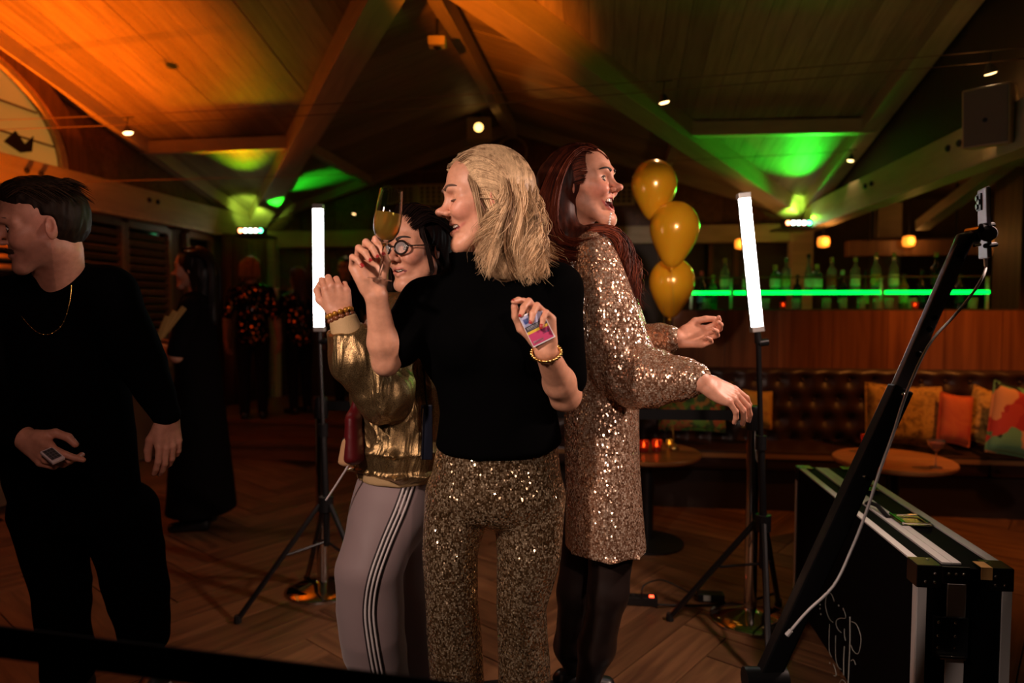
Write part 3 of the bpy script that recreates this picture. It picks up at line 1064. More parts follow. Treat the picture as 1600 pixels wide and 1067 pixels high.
for yy in (-0.62, -0.1, 0.42):
    h = 0.62 * math.sqrt(max(0.02, (AR0 - 0.06) ** 2 - yy ** 2))
    MB().beam((XL + 0.03, AY + yy * 0.7, AZ), (XL + 0.03, AY + yy, AZ + h), 0.03, 0.03, up=(1, 0, 0)).build('glazing_bar', M_panel, arch)
for zz in (0.2, 0.42):
    w = math.sqrt(max(0.02, (AR0 - 0.06) ** 2 - (zz / 0.62) ** 2))
    MB().beam((XL + 0.028, AY - w, AZ + zz), (XL + 0.028, AY + w, AZ + zz - 0.03), 0.012, 0.012).build('glazing_bar', M_panel, arch)
# the little fish-shaped ornament on the glass and the dark pane edge
MB().prism([(XL + 0.04, AY + 0.72, AZ + 0.10), (XL + 0.04, AY + 0.82, AZ + 0.20), (XL + 0.04, AY + 0.90, AZ + 0.12), (XL + 0.04, AY + 0.98, AZ + 0.20), (XL + 0.04, AY + 0.96, AZ + 0.08), (XL + 0.04, AY + 0.86, AZ + 0.05)], (0.01, 0, 0)).build('ornament', M_black, arch)

# shuttered windows in the left wall: each slat its own piece
slat_me = {}
def shutter(n, y0, y1, z0, z1, slats=True):
    w = tag(empty('window_%d' % n, (XL, (y0 + y1) / 2, z0)), kind='structure')
    x = XL + 0.035
    fr = 0.055
    for ya in (y0, y1):
        MB().box((x, ya, (z0 + z1) / 2), (0.05, fr, z1 - z0)).build('stile', M_shutter, w, bevel=0.004)
    for za in (z0, z1):
        MB().box((x, (y0 + y1) / 2, za), (0.05, y1 - y0 - fr, 0.09)).build('rail', M_shutter, w, bevel=0.004)
    MB().box((XL + 0.004, (y0 + y1) / 2, (z0 + z1) / 2), (0.008, y1 - y0, z1 - z0)).build('pane', mat('night_glass', (0.008, 0.006, 0.006), 0.08), w)
    if slats:
        L = y1 - y0 - fr - 0.004
        k = round(L, 3)
        if k not in slat_me:
            slat_me[k] = MB().box((0, 0, 0), (0.012, L, 0.052)).mesh('slat', M_shutter)
        z = z0 + 0.09
        while z < z1 - 0.08:
            o = bpy.data.objects.new('slat', slat_me[k]); COL.objects.link(o); o.parent = w
            o.location = (0.033, 0, z - z0); o.rotation_euler = (0, math.radians(38), 0)
            z += 0.075
    return w
def ywall(px, x=XL):                       # where a picture column meets the left wall
    return float(PX(px, 480, x)[1])
shutter(2, ywall(-60), ywall(88), 0.9, 2.22)
shutter(3, ywall(92), ywall(187), 0.9, 2.22)
shutter(4, ywall(192), ywall(260), 0.9, 2.22)
shutter(5, ywall(288), ywall(326), 0.9, 2.22, False)
MB().box((XL + 0.10, (ywall(-80) + ywall(330)) / 2, 2.265), (0.10, ywall(330) - ywall(-80), 0.03)).build('trim_ledge', M_beam, None)
tag(bpy.data.objects['trim_ledge'], kind='structure'); bpy.data.objects['trim_ledge'].name = 'trim_40'

# curtain by the left corner
def wavy_curtain(name, a, b, z0, z1, waves, amp, m, parent=None):
    a = np.array(a, float); b = np.array(b, float); n = waves * 8
    d = unit(b - a); nr = np.array((-d[1], d[0], 0))
    V, F = [], []
    for j, z in enumerate(np.linspace(z0, z1, 4)):
        for i in range(n + 1):
            t = i / n
            V.append(a + (b - a) * t + nr * amp * math.sin(t * waves * 2 * math.pi) + np.array((0, 0, z)))
    for j in range(3):
        for i in range(n):
            F.append((j * (n + 1) + i, j * (n + 1) + i + 1, (j + 1) * (n + 1) + i + 1, (j + 1) * (n + 1) + i))
    o = MB().add(V, F).build(name, m, parent, smooth=True)
    s = o.modifiers.new('thickness', 'SOLIDIFY'); s.thickness = 0.006
    return o
cur = wavy_curtain('curtain', (XL + 0.16, ywall(330), 0), (XL + 0.3, YB - 0.25, 0), 0.36, 2.27, 7, 0.035, mat('curtain_cloth', (0.13, 0.055, 0.03), 0.8))
tag(cur, 'dark reddish-brown pleated curtain hanging in the far left corner', 'curtain')

# columns at the corners and behind the bar
def column(n, x, y, w, z1=2.3, m=None, z0=0.0):
    o = MB().box((x, y, (z0 + z1) / 2), (w, w, z1 - z0)).build('trim_%d' % n, m or M_beam, bevel=0.008)
    return tag(o, kind='structure')
column(41, XR - 0.06, YB - 0.12, 0.22)
column(42, XL + 0.30, YB - 0.10, 0.12)
M_col = wood_mat('brown_column', (0.13, 0.06, 0.03), (0.22, 0.11, 0.06), 0.45, (8, 8, 0.6))
cp = P(1611, 480, 5.62)
column(43, cp[0], cp[1], 0.40, 2.9, M_col)

# perforated panels and framed pictures on the back wall
def vent(px0, px1, py0, py1):
    a, b = PY(px0, py1, YB - 0.03), PY(px1, py0, YB - 0.03)
    w, h = b[0] - a[0], b[2] - a[2]
    nx, nz = 5, 4
    mbx = bmesh.new()
    o = None
    # plate with real round holes: quads around each hole
    V, F = [], []
    cw, ch = w / nx, h / nz
    r = min(cw, ch) * 0.38; n = 12
    for i in range(nx):
        for j in range(nz):
            cx, cz = a[0] + cw * (i + .5), a[2] + ch * (j + .5)
            base = len(V)
            for k in range(n):
                t = 2 * math.pi * (k + 0.5) / n
                V.append((cx + r * math.cos(t), a[1], cz + r * math.sin(t)))
            for k in range(n):
                t = 2 * math.pi * (k + 0.5) / n
                c, s = math.cos(t), math.sin(t); q = max(abs(c), abs(s))
                V.append((cx + cw / 2 * c / q, a[1], cz + ch / 2 * s / q))
            for k in range(n):
                F.append((base + k, base + (k + 1) % n, base + n + (k + 1) % n, base + n + k))
    t = tag(empty('vent_panel', (a[0] + w / 2, a[1], a[2])), None, None)
    p = MB().add(V, F).build('perforated_plate', M_beam, t)
    s = p.modifiers.new('thickness', 'SOLIDIFY'); s.thickness = 0.012
    fr = MB()
    for (c, sz) in (((a[0] + w / 2, a[1], a[2] - 0.01), (w + 0.06, 0.03, 0.025)), ((a[0] + w / 2, a[1], b[2] + 0.01), (w + 0.06, 0.03, 0.025)),
                    ((a[0] - 0.015, a[1], a[2] + h / 2), (0.03, 0.03, h)), ((b[0] + 0.015, a[1], a[2] + h / 2), (0.03, 0.03, h))):
        fr.box(c, sz)
    fr.build('rim', M_beam, t)
    MB().box((a[0] + w / 2, a[1] + 0.025, a[2] + h / 2), (w, 0.012, h)).build('backing', M_dark, t)
    return t
tag(vent(603, 646, 292, 318), 'beige perforated panel high on the back wall right above the champagne glass', 'vent panel', 'perforated panels on the back gable')
tag(vent(655, 700, 290, 318), 'beige perforated panel high on the back wall beside the blonde profile', 'vent panel', 'perforated panels on the back gable')
tag(vent(944, 988, 290, 318), 'beige perforated panel high on the back wall left of the top balloon', 'vent panel', 'perforated panels on the back gable')
c = PY(800, 237, YB - 0.04)
ring = MB().tube([c + (0.17 * math.cos(a), 0, 0.17 * math.sin(a)) for a in np.linspace(0, 2 * math.pi, 33)[:-1]], 0.014, 8, closed=True).build('wall_ring', M_beam, smooth=True)
tag(ring, 'thin pale hoop on the back gable above the two women', 'hoop')

def art_mat(name, cols, scale):
    m = mat(name, (0.1, 0.1, 0.1), 0.6)
    nt, N, L, b = nodes(m)
    n = N.new('ShaderNodeTexNoise'); n.inputs['Scale'].default_value = scale; n.inputs['Distortion'].default_value = 2.2
    L.new(coords(nt), n.inputs['Vector'])
    r = ramp(nt, [(0.32 + 0.4 * i / (len(cols) - 1), c) for i, c in enumerate(cols)])
    L.new(n.outputs['Fac'], r.inputs[0]); L.new(r.outputs[0], b.inputs['Base Color'])
    return m
def picture(px0, px1, py0, py1, m, label):
    a, b = PY(px0, py1, YB - 0.0), PY(px1, py0, YB - 0.0)
    t = empty('painting', ((a[0] + b[0]) / 2, YB - 0.02, a[2]))
    MB().box(((a[0] + b[0]) / 2, YB - 0.0, (a[2] + b[2]) / 2), (b[0] - a[0], 0.03, b[2] - a[2])).build('canvas', m, t)
    f = MB(); w = b[0] - a[0]; h = b[2] - a[2]
    for (cc, s) in (((a[0] + w / 2, YB - 0.01, a[2]), (w + .06, .06, .05)), ((a[0] + w / 2, YB - 0.01, b[2]), (w + .06, .06, .05)), ((a[0], YB - 0.01, a[2] + h / 2), (.05, .06, h)), ((b[0], YB - 0.01, a[2] + h / 2), (.05, .06, h))):
        f.box(cc, s)
    f.build('frame', M_panel, t)
    return tag(t, label, 'painting')
picture(425, 482, 378, 450, art_mat('art_green', [(0.02, 0.03, 0.02), (0.10, 0.12, 0.07), (0.14, 0.08, 0.07), (0.03, 0.02, 0.02)], 2.2), 'dark green abstract painting on the back wall left of the left light tube')
picture(512, 575, 378, 455, art_mat('art_red', [(0.02, 0.02, 0.02), (0.16, 0.08, 0.08), (0.05, 0.05, 0.06), (0.10, 0.07, 0.06)], 2.6), 'dark painting with pinkish strokes on the back wall right of the left light tube')
picture(1110, 1150, 372, 440, art_mat('art_grey', [(0.02, 0.02, 0.02), (0.05, 0.05, 0.05)], 2.0), 'dark grey panel on the back wall right of the balloons')

# raised podium with two steps, back left
pod = tag(empty('floor_podium', (-2.2, 6.3, 0)), kind='structure')
M_step = wood_mat('step_wood', (0.12, 0.045, 0.02), (0.22, 0.085, 0.035), 0.38, (0.8, 9, 9))
ys0, ys1 = 6.05, 6.34
x1p = 1.2
for nm, y0, y1, z in (('tread', ys0, ys1 + 0.03, 0.17), ('podium_deck', ys1, YB, 0.34)):
    MB().box(((XL + x1p) / 2, (y0 + y1) / 2, z - 0.02), (x1p - XL, y1 - y0, 0.04)).build(nm, M_step, pod, bevel=0.006)
for y, z in ((ys0 + 0.03, 0.17), (ys1 + 0.03, 0.34)):
    MB().box(((XL + x1p) / 2, y + 0.01, z / 2 - 0.02), (x1p - XL, 0.02, z - 0.04)).build('riser', MATS['step_wood'], pod)
# wall behind the camera closes the shell
wf = MB().box((-1.0, -1.6, 1.8), (12, 0.1, 3.8)).build('wall_front', M_dark); tag(wf, kind='structure')

# bar side, beyond the right eaves beam
wr = MB().box((8.2, 4.0, 1.8), (0.1, 12, 3.8)).build('wall_right', M_dark); tag(wr, kind='structure')
wb2 = MB().box((5.3, 8.9, 1.5), (6.1, 0.1, 3.0)).build('wall_bar', wood_mat('bar_back_wall', (0.20, 0.14, 0.06), (0.28, 0.20, 0.09), 0.6, (2, 2, 1))); tag(wb2, kind='structure')
cb = flat('ceiling_bar', [(XR + 0.1, 0.2, 3.15), (8.2, 0.2, 3.0), (8.2, 9.0, 2.75), (XR + 0.1, 9.0, 2.75)], 0.05, mat('bar_ceiling', (0.16, 0.10, 0.05), 0.6)); tag(cb, kind='structure')
cw = flat('wall_gable_right', [(XR + 0.08, 0.3, 2.5), (XR + 0.08, YB, 2.5), (XR + 0.08, 4.2, 3.6)], 0.04, M_dark, up=(1, 0, 0)); tag(cw, kind='structure')
# pale rafters of the bar ceiling, seen under and over the beam
for (xa, ya), (xb, yb) in (((3.1, 7.2), (3.1, 4.6)), ((4.2, 7.8), (4.2, 4.4)), ((5.3, 7.8), (5.3, 3.2))):
    trim((xa, ya, 2.25), (xb, yb, 2.85), 0.12, 0.10)
trim((XR + 0.3, 7.6, 2.06), (6.6, 7.6, 2.06), 0.14, 0.16, M_panel)
trim((XR + 0.1, 5.9, 2.62), (6.6, 5.9, 2.62), 0.10, 0.12)
column(44, 3.15, 8.2, 0.25, 2.6)
column(45, 4.6, 8.3, 0.2, 2.6, M_col)
# ================================================================== things in the room
M_chrome = mat('chrome', (0.62, 0.60, 0.57), 0.08, 1.0)
M_alu = mat('brushed_aluminium', (0.62, 0.60, 0.58), 0.42, 0.25)
M_plastic = mat('black_plastic', (0.010, 0.010, 0.011), 0.35)
M_rubber = mat('black_rubber', (0.008, 0.008, 0.008), 0.7)
M_white = mat('white_plastic', (0.75, 0.73, 0.72), 0.35)
M_webbing = mat('black_webbing', (0.006, 0.006, 0.006), 0.9, 0, 0.2)
M_tube = mat('tube_light', (1, 1, 1), 0.4, emit=(1.0, 0.95, 0.93), estr=18.0)

# ------------------------------------------------ tall light tubes on tripods
def light_tube(top, bot, d, foot_d, foot_px, label, lean_side):
    a, b = P(*top, d), P(*bot, d)
    ax = unit(a - b); side = unit(RGT - ax * (RGT @ ax)); front = np.cross(side, ax)
    if front @ FWD > 0: front = -front
    foot = PZ(*foot_px, 0.0)
    root = empty('light_tube', foot)
    w = 0.048
    R = np.stack([side, -front, ax], 1)
    L = np.linalg.norm(a - b)
    MB().box((a + b) / 2 - front * 0.012, (w, 0.02, L + 0.02), R).build('housing', M_plastic, root, bevel=0.003)
    MB().box((a + b) / 2 + front * 0.006, (w * 0.96, 0.022, L - 0.01), R).build('diffuser', M_tube, root, bevel=0.004)
    for s in (a, b):
        MB().box(s - ax * 0.0 - front * 0.002, (w * 1.08, 0.04, 0.024), R).build('end_cap', M_alu, root, bevel=0.003)
    n = b - ax * 0.06
    MB().tube([b - ax * 0.005, n], [0.012, 0.016], 10).build('swivel', M_plastic, root, smooth='auto')
    MB().lathe([(0.016, -0.02), (0.016, 0.02)], 10, n + side * 0.02, np.stack([front, ax, side], 1)).build('knob', M_plastic, root, smooth='auto')
    hub = np.array((foot[0], foot[1], 0.52))
    mid = n * 0.45 + hub * 0.55
    MB().tube([n, mid], 0.011, 10).build('pole', M_plastic, root, smooth='auto')
    MB().tube([mid, hub, hub - (0, 0, 0.2)], 0.0155, 10).build('pole', M_plastic, root, smooth='auto')
    MB().lathe([(0.024, -0.03), (0.024, 0.03)], 10, mid).build('collar', M_plastic, root, smooth='auto')
    MB().lathe([(0.034, -0.035), (0.034, 0.035)], 12, hub).build('hub', M_plastic, root, smooth='auto')
    for k in range(3):
        an = math.radians(lean_side[k])
        f = np.array((foot[0] + 0.40 * math.cos(an), foot[1] + 0.40 * math.sin(an), 0.015))
        lg = MB().tube([hub + (0.03 * math.cos(an), 0.03 * math.sin(an), 0), f], 0.013, 8).build('leg', M_plastic, root, smooth='auto')
        MB().tube([f + (0, 0, 0.02), f - (0, 0, 0.013)], [0.016, 0.018], 8).build('rubber_foot', M_rubber, None, smooth='auto').parent = lg
        lg.children[0].matrix_parent_inverse = MW(lg).inverted()
        q = hub + (f - hub) * 0.45
        MB().tube([q, np.array((foot[0], foot[1], 0.34))], 0.006, 6).build('brace', M_plastic, root, smooth='auto')
    return tag(root, label, 'light tube', 'light tubes of the photo booth')
light_tube((497, 323), (499, 514), 3.3, 3.3, (512, 955), 'upright white light tube on a black tripod, behind the raised fist', (205, 330, 128))
light_tube((1162, 306), (1183, 514), 2.9, 2.9, (1189, 1000), 'slightly leaning white light tube on a black tripod, left of the bar bottles', (160, 66, 262))

# ------------------------------------------------ barrier posts with belts
def belt_post(root, base, h=0.90):
    c = np.array((base[0], base[1], 0))
    MB().lathe([(0.178, 0), (0.180, 0.012), (0.172, 0.020), (0.12, 0.036), (0.06, 0.050), (0.034, 0.058)], 36, c).build('base', M_chrome, root, smooth='auto')
    MB().lathe([(0.029, 0.05), (0.029, h)], 20, c).build('post', M_chrome, root, smooth='auto')
    MB().lathe([(0.034, h - 0.01), (0.036, h), (0.036, h + 0.085), (0.030, h + 0.1)], 20, c).build('belt_head', M_plastic, root, smooth='auto')
def belt(root, a, b, z=0.955, sag=0.01):
    n = 10; V, F = [], []
    a = np.array(a, float); b = np.array(b, float); s = unit(np.cross(b - a, (0, 0, 1))) * 0.0015
    for i in range(n + 1):
        t = i / n; p = a + (b - a) * t; zz = z - sag * 4 * t * (1 - t)
        for q in (s, -s):
            V += [np.array((p[0], p[1], zz - 0.024)) + q, np.array((p[0], p[1], zz + 0.024)) + q]
    for i in range(n):
        k = i * 4
        F += [(k, k + 4, k + 5, k + 1), (k + 2, k + 3, k + 7, k + 6), (k + 1, k + 5, k + 7, k + 3), (k, k + 2, k + 6, k + 4)]
    return MB().add(V, F).build('belt', M_webbing, root)
sr_base = PZ(1172, 968, 0); sl_base = PZ(505, 922, 0)
post_r = empty('belt_barrier', sr_base); belt_post(post_r, sr_base)
post_l = empty('belt_barrier', sl_base); belt_post(post_l, sl_base)
u = unit((sl_base - sr_base))
belt(post_r, sr_base + u * 0.04, sl_base - u * 0.04)
tag(post_r, 'chrome belt barrier post on a round base, beside the leaning light tube', 'barrier post', 'chrome belt barrier posts')
tag(post_l, 'chrome belt barrier post on a round base, left of the mauve trousers', 'barrier post', 'chrome belt barrier posts')
b0 = P(-420, 935, 1.42); b1 = P(900, 1115, 1.02)
bz = PZ(0, 1003, 0.955); bz2 = PZ(560, 1075, 0.955)
ud = unit(bz2 - bz); e0 = bz - ud * 0.55; e1 = bz2 + ud * 0.75
post_f = empty('belt_barrier', (e0[0], e0[1], 0)); belt_post(post_f, e0); belt(post_f, e0 + ud * 0.04, e1, sag=0.0)
tag(post_f, 'black barrier belt stretched low across the bottom left corner', 'barrier post', 'chrome belt barrier posts')
post_e = empty('belt_barrier', (e1[0], e1[1], 0)); belt_post(post_e, e1 + ud * 0.04)
tag(post_e, 'chrome belt barrier post holding the near end of the front belt', 'barrier post', 'chrome belt barrier posts')

# ------------------------------------------------ round booth platform with swinging phone arm
pc = FWD * 1.93 + RGT * 0.03
plat = empty('booth_platform', (pc[0], pc[1], 0))
PLAT_Z = 0.13
MB().lathe([(0.40, 0), (0.44, 0.01), (0.45, PLAT_Z - 0.01), (0.44, PLAT_Z)], 48, (pc[0], pc[1], 0)).build('deck', M_plastic, plat, smooth='auto')
MB().lathe([(0.452, 0.05), (0.456, 0.055), (0.456, 0.08), (0.452, 0.085)], 48, (pc[0], pc[1], 0), caps=False).build('rim', M_alu, plat, smooth='auto')
tag(plat, 'round black booth platform under the feet of the dancing women', 'platform')
M_arm_dark = mat('arm_black', (0.005, 0.005, 0.0055), 0.45, 0, 0.2)
M_arm_grey = mat('arm_graphite', (0.20, 0.19, 0.22), 0.38, 0.3)
armD = 1.68
A0, A1, A2, A3 = P(1196, 1062, 1.60), P(1320, 800, 1.62), P(1408, 606, 1.65), P(1502, 385, armD)
pv = np.array((pc[0], pc[1], 0.09)) + RGT * 0.46
arm = empty('booth_swing_arm', (pv[0], pv[1], 0.0))
MB().tube([pv - (0, 0, 0.085), pv - (0, 0, 0.02)], [0.05, 0.04], 14).build('pivot', M_arm_dark, arm, smooth='auto')
ad = unit(A2 - A0)
MB().beam(pv - (0, 0, 0.02), A0 - ad * 0.05, 0.05, 0.03).build('arm_link', M_arm_dark, arm, bevel=0.004)
MB().beam(A0 - ad * 0.08, A2, 0.050, 0.034, up=-FWD).build('arm_sleeve', M_arm_dark, arm, bevel=0.005)
up = MB().beam(A2 - ad * 0.15, A3, 0.036, 0.020, up=-FWD).build('arm_bar', M_arm_grey, arm, bevel=0.004)
for t in (0.30, 0.52, 0.62):
    q = A2 + (A3 - A2) * t * 0.8 - FWD * 0.012
    Rk = frame(-FWD, (0, 0, 1)); Rk = np.stack([Rk[:, 1], Rk[:, 2], Rk[:, 0]], 1)
    k = MB().lathe([(0.0075, 0), (0.0075, 0.004), (0.005, 0.006)], 10, q, Rk).build('screw', M_arm_dark, up, smooth='auto')
for t in (0.02, 0.30):
    q = A2 + (A0 - A2) * t - FWD * 0.018
    MB().lathe([(0.006, 0), (0.006, 0.004), (0.003, 0.008)], 10, q, Rk).build('screw', M_chrome, arm, smooth='auto')
MB().tube([A0 - RGT * 0.05, A0 + RGT * 0.05], 0.03, 12).build('hinge', M_arm_dark, arm, smooth='auto')
# clamp head
kn = P(1516, 372, armD)
MB().tube([A3 - ad * 0.03, A3 + ad * 0.02, kn, P(1528, 372, armD)], [0.018, 0.021, 0.017, 0.014], 12).build('ball_head', M_plastic, arm, smooth='auto')
MB().tube([P(1520, 360, armD) - FWD * 0.03, P(1520, 360, armD) + FWD * 0.02], 0.008, 8).build('knob', M_chrome, arm, smooth='auto')
MB().tube([P(1522, 384, armD - 0.02), P(1532, 382, armD - 0.02)], 0.004, 8).build('pin', M_chrome, arm, smooth='auto')
MB().tube([P(1544, 365, armD - 0.03), P(1545, 365, armD + 0.0)], 0.019, 16).build('clamp_dial', mat('dial_grey', (0.06, 0.06, 0.065), 0.5), arm, smooth='auto')
MB().tube([P(1533, 353, armD - 0.02), P(1552, 351, armD + 0.01)], 0.006, 8).build('clamp_jaw', M_plastic, arm, smooth='auto')
MB().tube([P(1540, 384, armD - 0.02), P(1556, 382, armD + 0.01)], 0.006, 8).build('clamp_jaw', M_plastic, arm, smooth='auto')
tag(arm, 'black and graphite swing arm with a phone clamp, rising over the road case', 'booth arm')
# phone, nearly edge-on
pa, pb = P(1537, 294, armD + 0.02), P(1539, 404, armD + 0.02)
pax = unit(pa - pb); pn = unit(-RGT * 0.94 + FWD * 0.325); pn = unit(pn - pax * (pn @ pax)); pw = np.cross(pax, pn)
phone = empty('smartphone', pb)
Rp = np.stack([pw, pn, pax], 1)
pl = np.linalg.norm(pa - pb)
MB().box((pa + pb) / 2, (0.070, 0.009, pl), Rp).build('body', mat('phone_lilac', (0.42, 0.40, 0.47), 0.3, 0.2), phone, bevel=0.003)
MB().box((pa + pb) / 2 - pn * 0.005, (0.066, 0.001, pl * 0.96), Rp).build('screen', mat('phone_glass', (0.02, 0.02, 0.02), 0.05), phone)
cbp = pa - pax * 0.032 + pn * 0.006 + pw * 0.014 * (1 if pw @ FWD > 0 else -1)
camb = MB().box(cbp, (0.036, 0.004, 0.042), Rp).build('camera_bump', M_plastic, phone, bevel=0.0015)
for dx, dzz in ((-0.008, 0.01), (-0.008, -0.01), (0.008, 0.0)):
    place_child(MB().lathe([(0.007, 0), (0.007, 0.003), (0.004, 0.0035)], 12, cbp + pw * dx + pax * dzz + pn * 0.002, np.stack([pw, pax, pn], 1)).build('lens', M_plastic, smooth='auto'), camb)
tag(phone, 'pale lilac smartphone held edge-on in the clamp of the booth arm', 'phone')
cpts = [P(1540, 405, armD + .02), P(1541, 416, armD + .02), P(1536, 432, armD), P(1520, 458, armD - .01), P(1490, 495, armD - .02), P(1452, 538, 1.63), P(1418, 610, 1.60), P(1395, 680, 1.585), P(1375, 735, 1.57), P(1352, 805, 1.56), P(1330, 860, 1.56), P(1303, 915, 1.55), P(1262, 955, 1.55), P(1236, 985, 1.56)]
cable = MB().tube(spline(cpts, 60) if 'spline' in globals() else cpts, 0.0033, 8).build('charging_cable', M_white, smooth=True)
place_child(MB().tube([cpts[0] + (0, 0, 0.004), cpts[1]], [0.0055, 0.0048], 8).build('plug', M_white, smooth='auto'), cable)
place_child(MB().tube([cpts[-1], cpts[-1] + (cpts[-1] - cpts[-2]) * 0.25], [0.005, 0.0055], 8).build('plug', M_white, smooth='auto'), cable)
tag(cable, 'white charging cable hanging from the phone down along the booth arm', 'cable')

# ------------------------------------------------ road case
HC = 0.70
kn0, kf0 = PZ(1440, 884, HC), PZ(1241, 728, HC)
cx0 = (kn0[0] + kf0[0]) / 2; cy0, cy1 = kn0[1], kf0[1]
cwid = float(PZ(1577, 884, HC)[0] - kn0[0])
case = empty('road_case', (cx0 + cwid / 2, (cy0 + cy1) / 2, 0))
M_ply = mat('black_laminate', (0.0025, 0.0025, 0.003), 0.6, 0, 0.04)
zb = 0.05
MB().box((cx0 + cwid / 2, (cy0 + cy1) / 2, (HC + zb) / 2), (cwid - 0.006, cy1 - cy0 - 0.006, HC - zb - 0.006)).build('body', M_ply, case, bevel=0.003)
def rail(c, s, m=None):
    return MB().box(c, s).build('edge_rail', m or M_alu, case, bevel=0.0015)
ym = (cy0 + cy1) / 2; Ly = cy1 - cy0
W3 = cwid
rail((cx0 + 0.013, ym, HC), (0.026, Ly - 0.06, 0.006))
rail((cx0 + W3 * 0.36, ym, HC), (0.026, Ly - 0.06, 0.007))
rail((cx0 + W3 * 0.36 + 0.028, ym, HC), (0.026, Ly - 0.06, 0.006))
rail((cx0 + W3 - 0.016, ym, HC), (0.032, Ly - 0.06, 0.006))
for x in (cx0 + 0.012, cx0 + W3 - 0.012):
    for y in (cy0, cy1):
        rail((x, y, (HC + zb) / 2), (0.026, 0.006, HC - zb - 0.06))
for y in (cy0 + 0.012, cy1 - 0.012):
    rail((cx0, y, (HC + zb) / 2), (0.006, 0.026, HC - zb - 0.06)); 
rail((cx0 + W3 * 0.42, cy0, (HC + zb) / 2), (0.05, 0.006, HC - zb - 0.1))
M_corner = mat('corner_steel', (0.30, 0.29, 0.27), 0.25, 1.0)
for x, sx in ((cx0, 1), (cx0 + W3, -1)):
    for y, sy in ((cy0, 1), (cy1, -1)):
        for z, sz in ((HC, -1), (zb, 1)):
            mb = MB()
            mb.box((x + sx * 0.030, y + sy * 0.030, z), (0.064, 0.064, 0.008))
            mb.box((x, y + sy * 0.030, z + sz * 0.030), (0.008, 0.064, 0.064))
            mb.box((x + sx * 0.030, y, z + sz * 0.030), (0.064, 0.008, 0.064))
            c_ = mb.build('corner_plate', M_corner, case)
            for q, Rv in (((x + sx * 0.045, y - sy * 0.004, z + sz * 0.02), rotx(sy * math.pi / 2)), ((x + sx * 0.02, y - sy * 0.004, z + sz * 0.045), rotx(sy * math.pi / 2)), ((x + sx * 0.045, y - sy * 0.004, z + sz * 0.045), rotx(sy * math.pi / 2)), ((x + sx * 0.045, y + sy * 0.045, z - sz * 0.004), rotx(0 if sz < 0 else math.pi))):
                place_child(MB().lathe([(0.0045, 0), (0.0038, 0.002), (0.001, 0.003)], 8, q, Rv).build('rivet', M_chrome, smooth=True), c_)
# centre brace plate on the near end, tape, latches on top
MB().box((cx0 + W3 * 0.40, cy0 - 0.003, HC - 0.022), (0.075, 0.006, 0.05)).build('brace_plate', M_corner, case, bevel=0.002)
for dx in (-0.02, 0.0, 0.02):
    MB().lathe([(0.0045, 0), (0.0038, 0.002), (0.001, 0.003)], 8, (cx0 + W3 * 0.40 + dx, cy0 - 0.006, HC - 0.018), rotx(math.pi / 2)).build('rivet', M_chrome, case, smooth=True)
tp = mat('brown_tape', (0.55, 0.30, 0.10), 0.5)
MB().box((cx0 + W3 * 0.72, cy0 + 0.018, HC + 0.005), (0.030, 0.046, 0.002)).build('tape', tp, case)
MB().box((cx0 + W3 * 0.72, cy0 - 0.006, HC - 0.012), (0.030, 0.002, 0.036)).build('tape', tp, case)
for t in (0.30, 0.66):
    y = cy0 + Ly * (1 - t); x = cx0 + W3 * 0.62
    l = MB().box((x, y, HC + 0.003), (0.10, 0.115, 0.006)).build('latch', M_corner, case, bevel=0.002)
    place_child(MB().tube([(x - 0.044, y - 0.055, HC + 0.012), (x - 0.044, y + 0.055, HC + 0.012)], 0.0045, 8).build('latch_rim', M_chrome), l)
    place_child(MB().tube([(x - 0.030, y - 0.05, HC + 0.010), (x - 0.030, y + 0.05, HC + 0.010)], 0.003, 8).build('latch_rim', M_chrome), l)
    place_child(MB().tube([(x + 0.046, y - 0.04, HC + 0.012), (x + 0.046, y + 0.04, HC + 0.012)], 0.004, 8).build('latch_bar', M_plastic), l)
    place_child(MB().tube([(x - 0.04, y - 0.05, HC + 0.010), (x + 0.046, y - 0.05, HC + 0.012), (x + 0.046, y - 0.04, HC + 0.012)], 0.0025, 6).build('latch_link', M_chrome), l)
    place_child(MB().tube([(x - 0.04, y + 0.05, HC + 0.010), (x + 0.046, y + 0.05, HC + 0.012)], 0.0025, 6).build('latch_link', M_chrome), l)
# hook of the side strap by the middle rail
hk = [(cx0 + W3 * 0.34, cy0 + Ly * 0.50, HC + 0.004), (cx0 + W3 * 0.32, cy0 + Ly * 0.47, HC + 0.020), (cx0 + W3 * 0.38, cy0 + Ly * 0.44, HC + 0.020), (cx0 + W3 * 0.38, cy0 + Ly * 0.36, HC + 0.005)]
MB().tube(hk, 0.008, 8).build('strap', M_webbing, case, smooth=True)
# recessed handle on the near end
hc_ = np.array((cx0 + W3 * 0.36, cy0 - 0.004, HC - 0.205))
hd = MB().box(hc_, (0.095, 0.008, 0.12)).build('handle_dish', M_plastic, case, bevel=0.002)
place_child(MB().tube([hc_ + (-0.034, -0.012, -0.055), hc_ + (0.036, -0.012, -0.055)], 0.006, 8).build('handle_grip', M_chrome, smooth='auto'), hd)
for dx in (-0.034, 0.012):
    for dzz in (0.045, 0.005, -0.03):
        place_child(MB().lathe([(0.005, 0), (0.0042, 0.002), (0.001, 0.003)], 8, hc_ + (dx, -0.004, dzz), rotx(math.pi / 2)).build('rivet', M_chrome, smooth=True), hd)
for x in (cx0 + 0.05, cx0 + W3 - 0.05):
    for y in (cy0 + 0.08, cy1 - 0.08):
        c_ = MB().tube([(x - 0.012, y, 0.026), (x + 0.012, y, 0.026)], 0.026, 14).build('caster', M_rubber, case, smooth='auto')
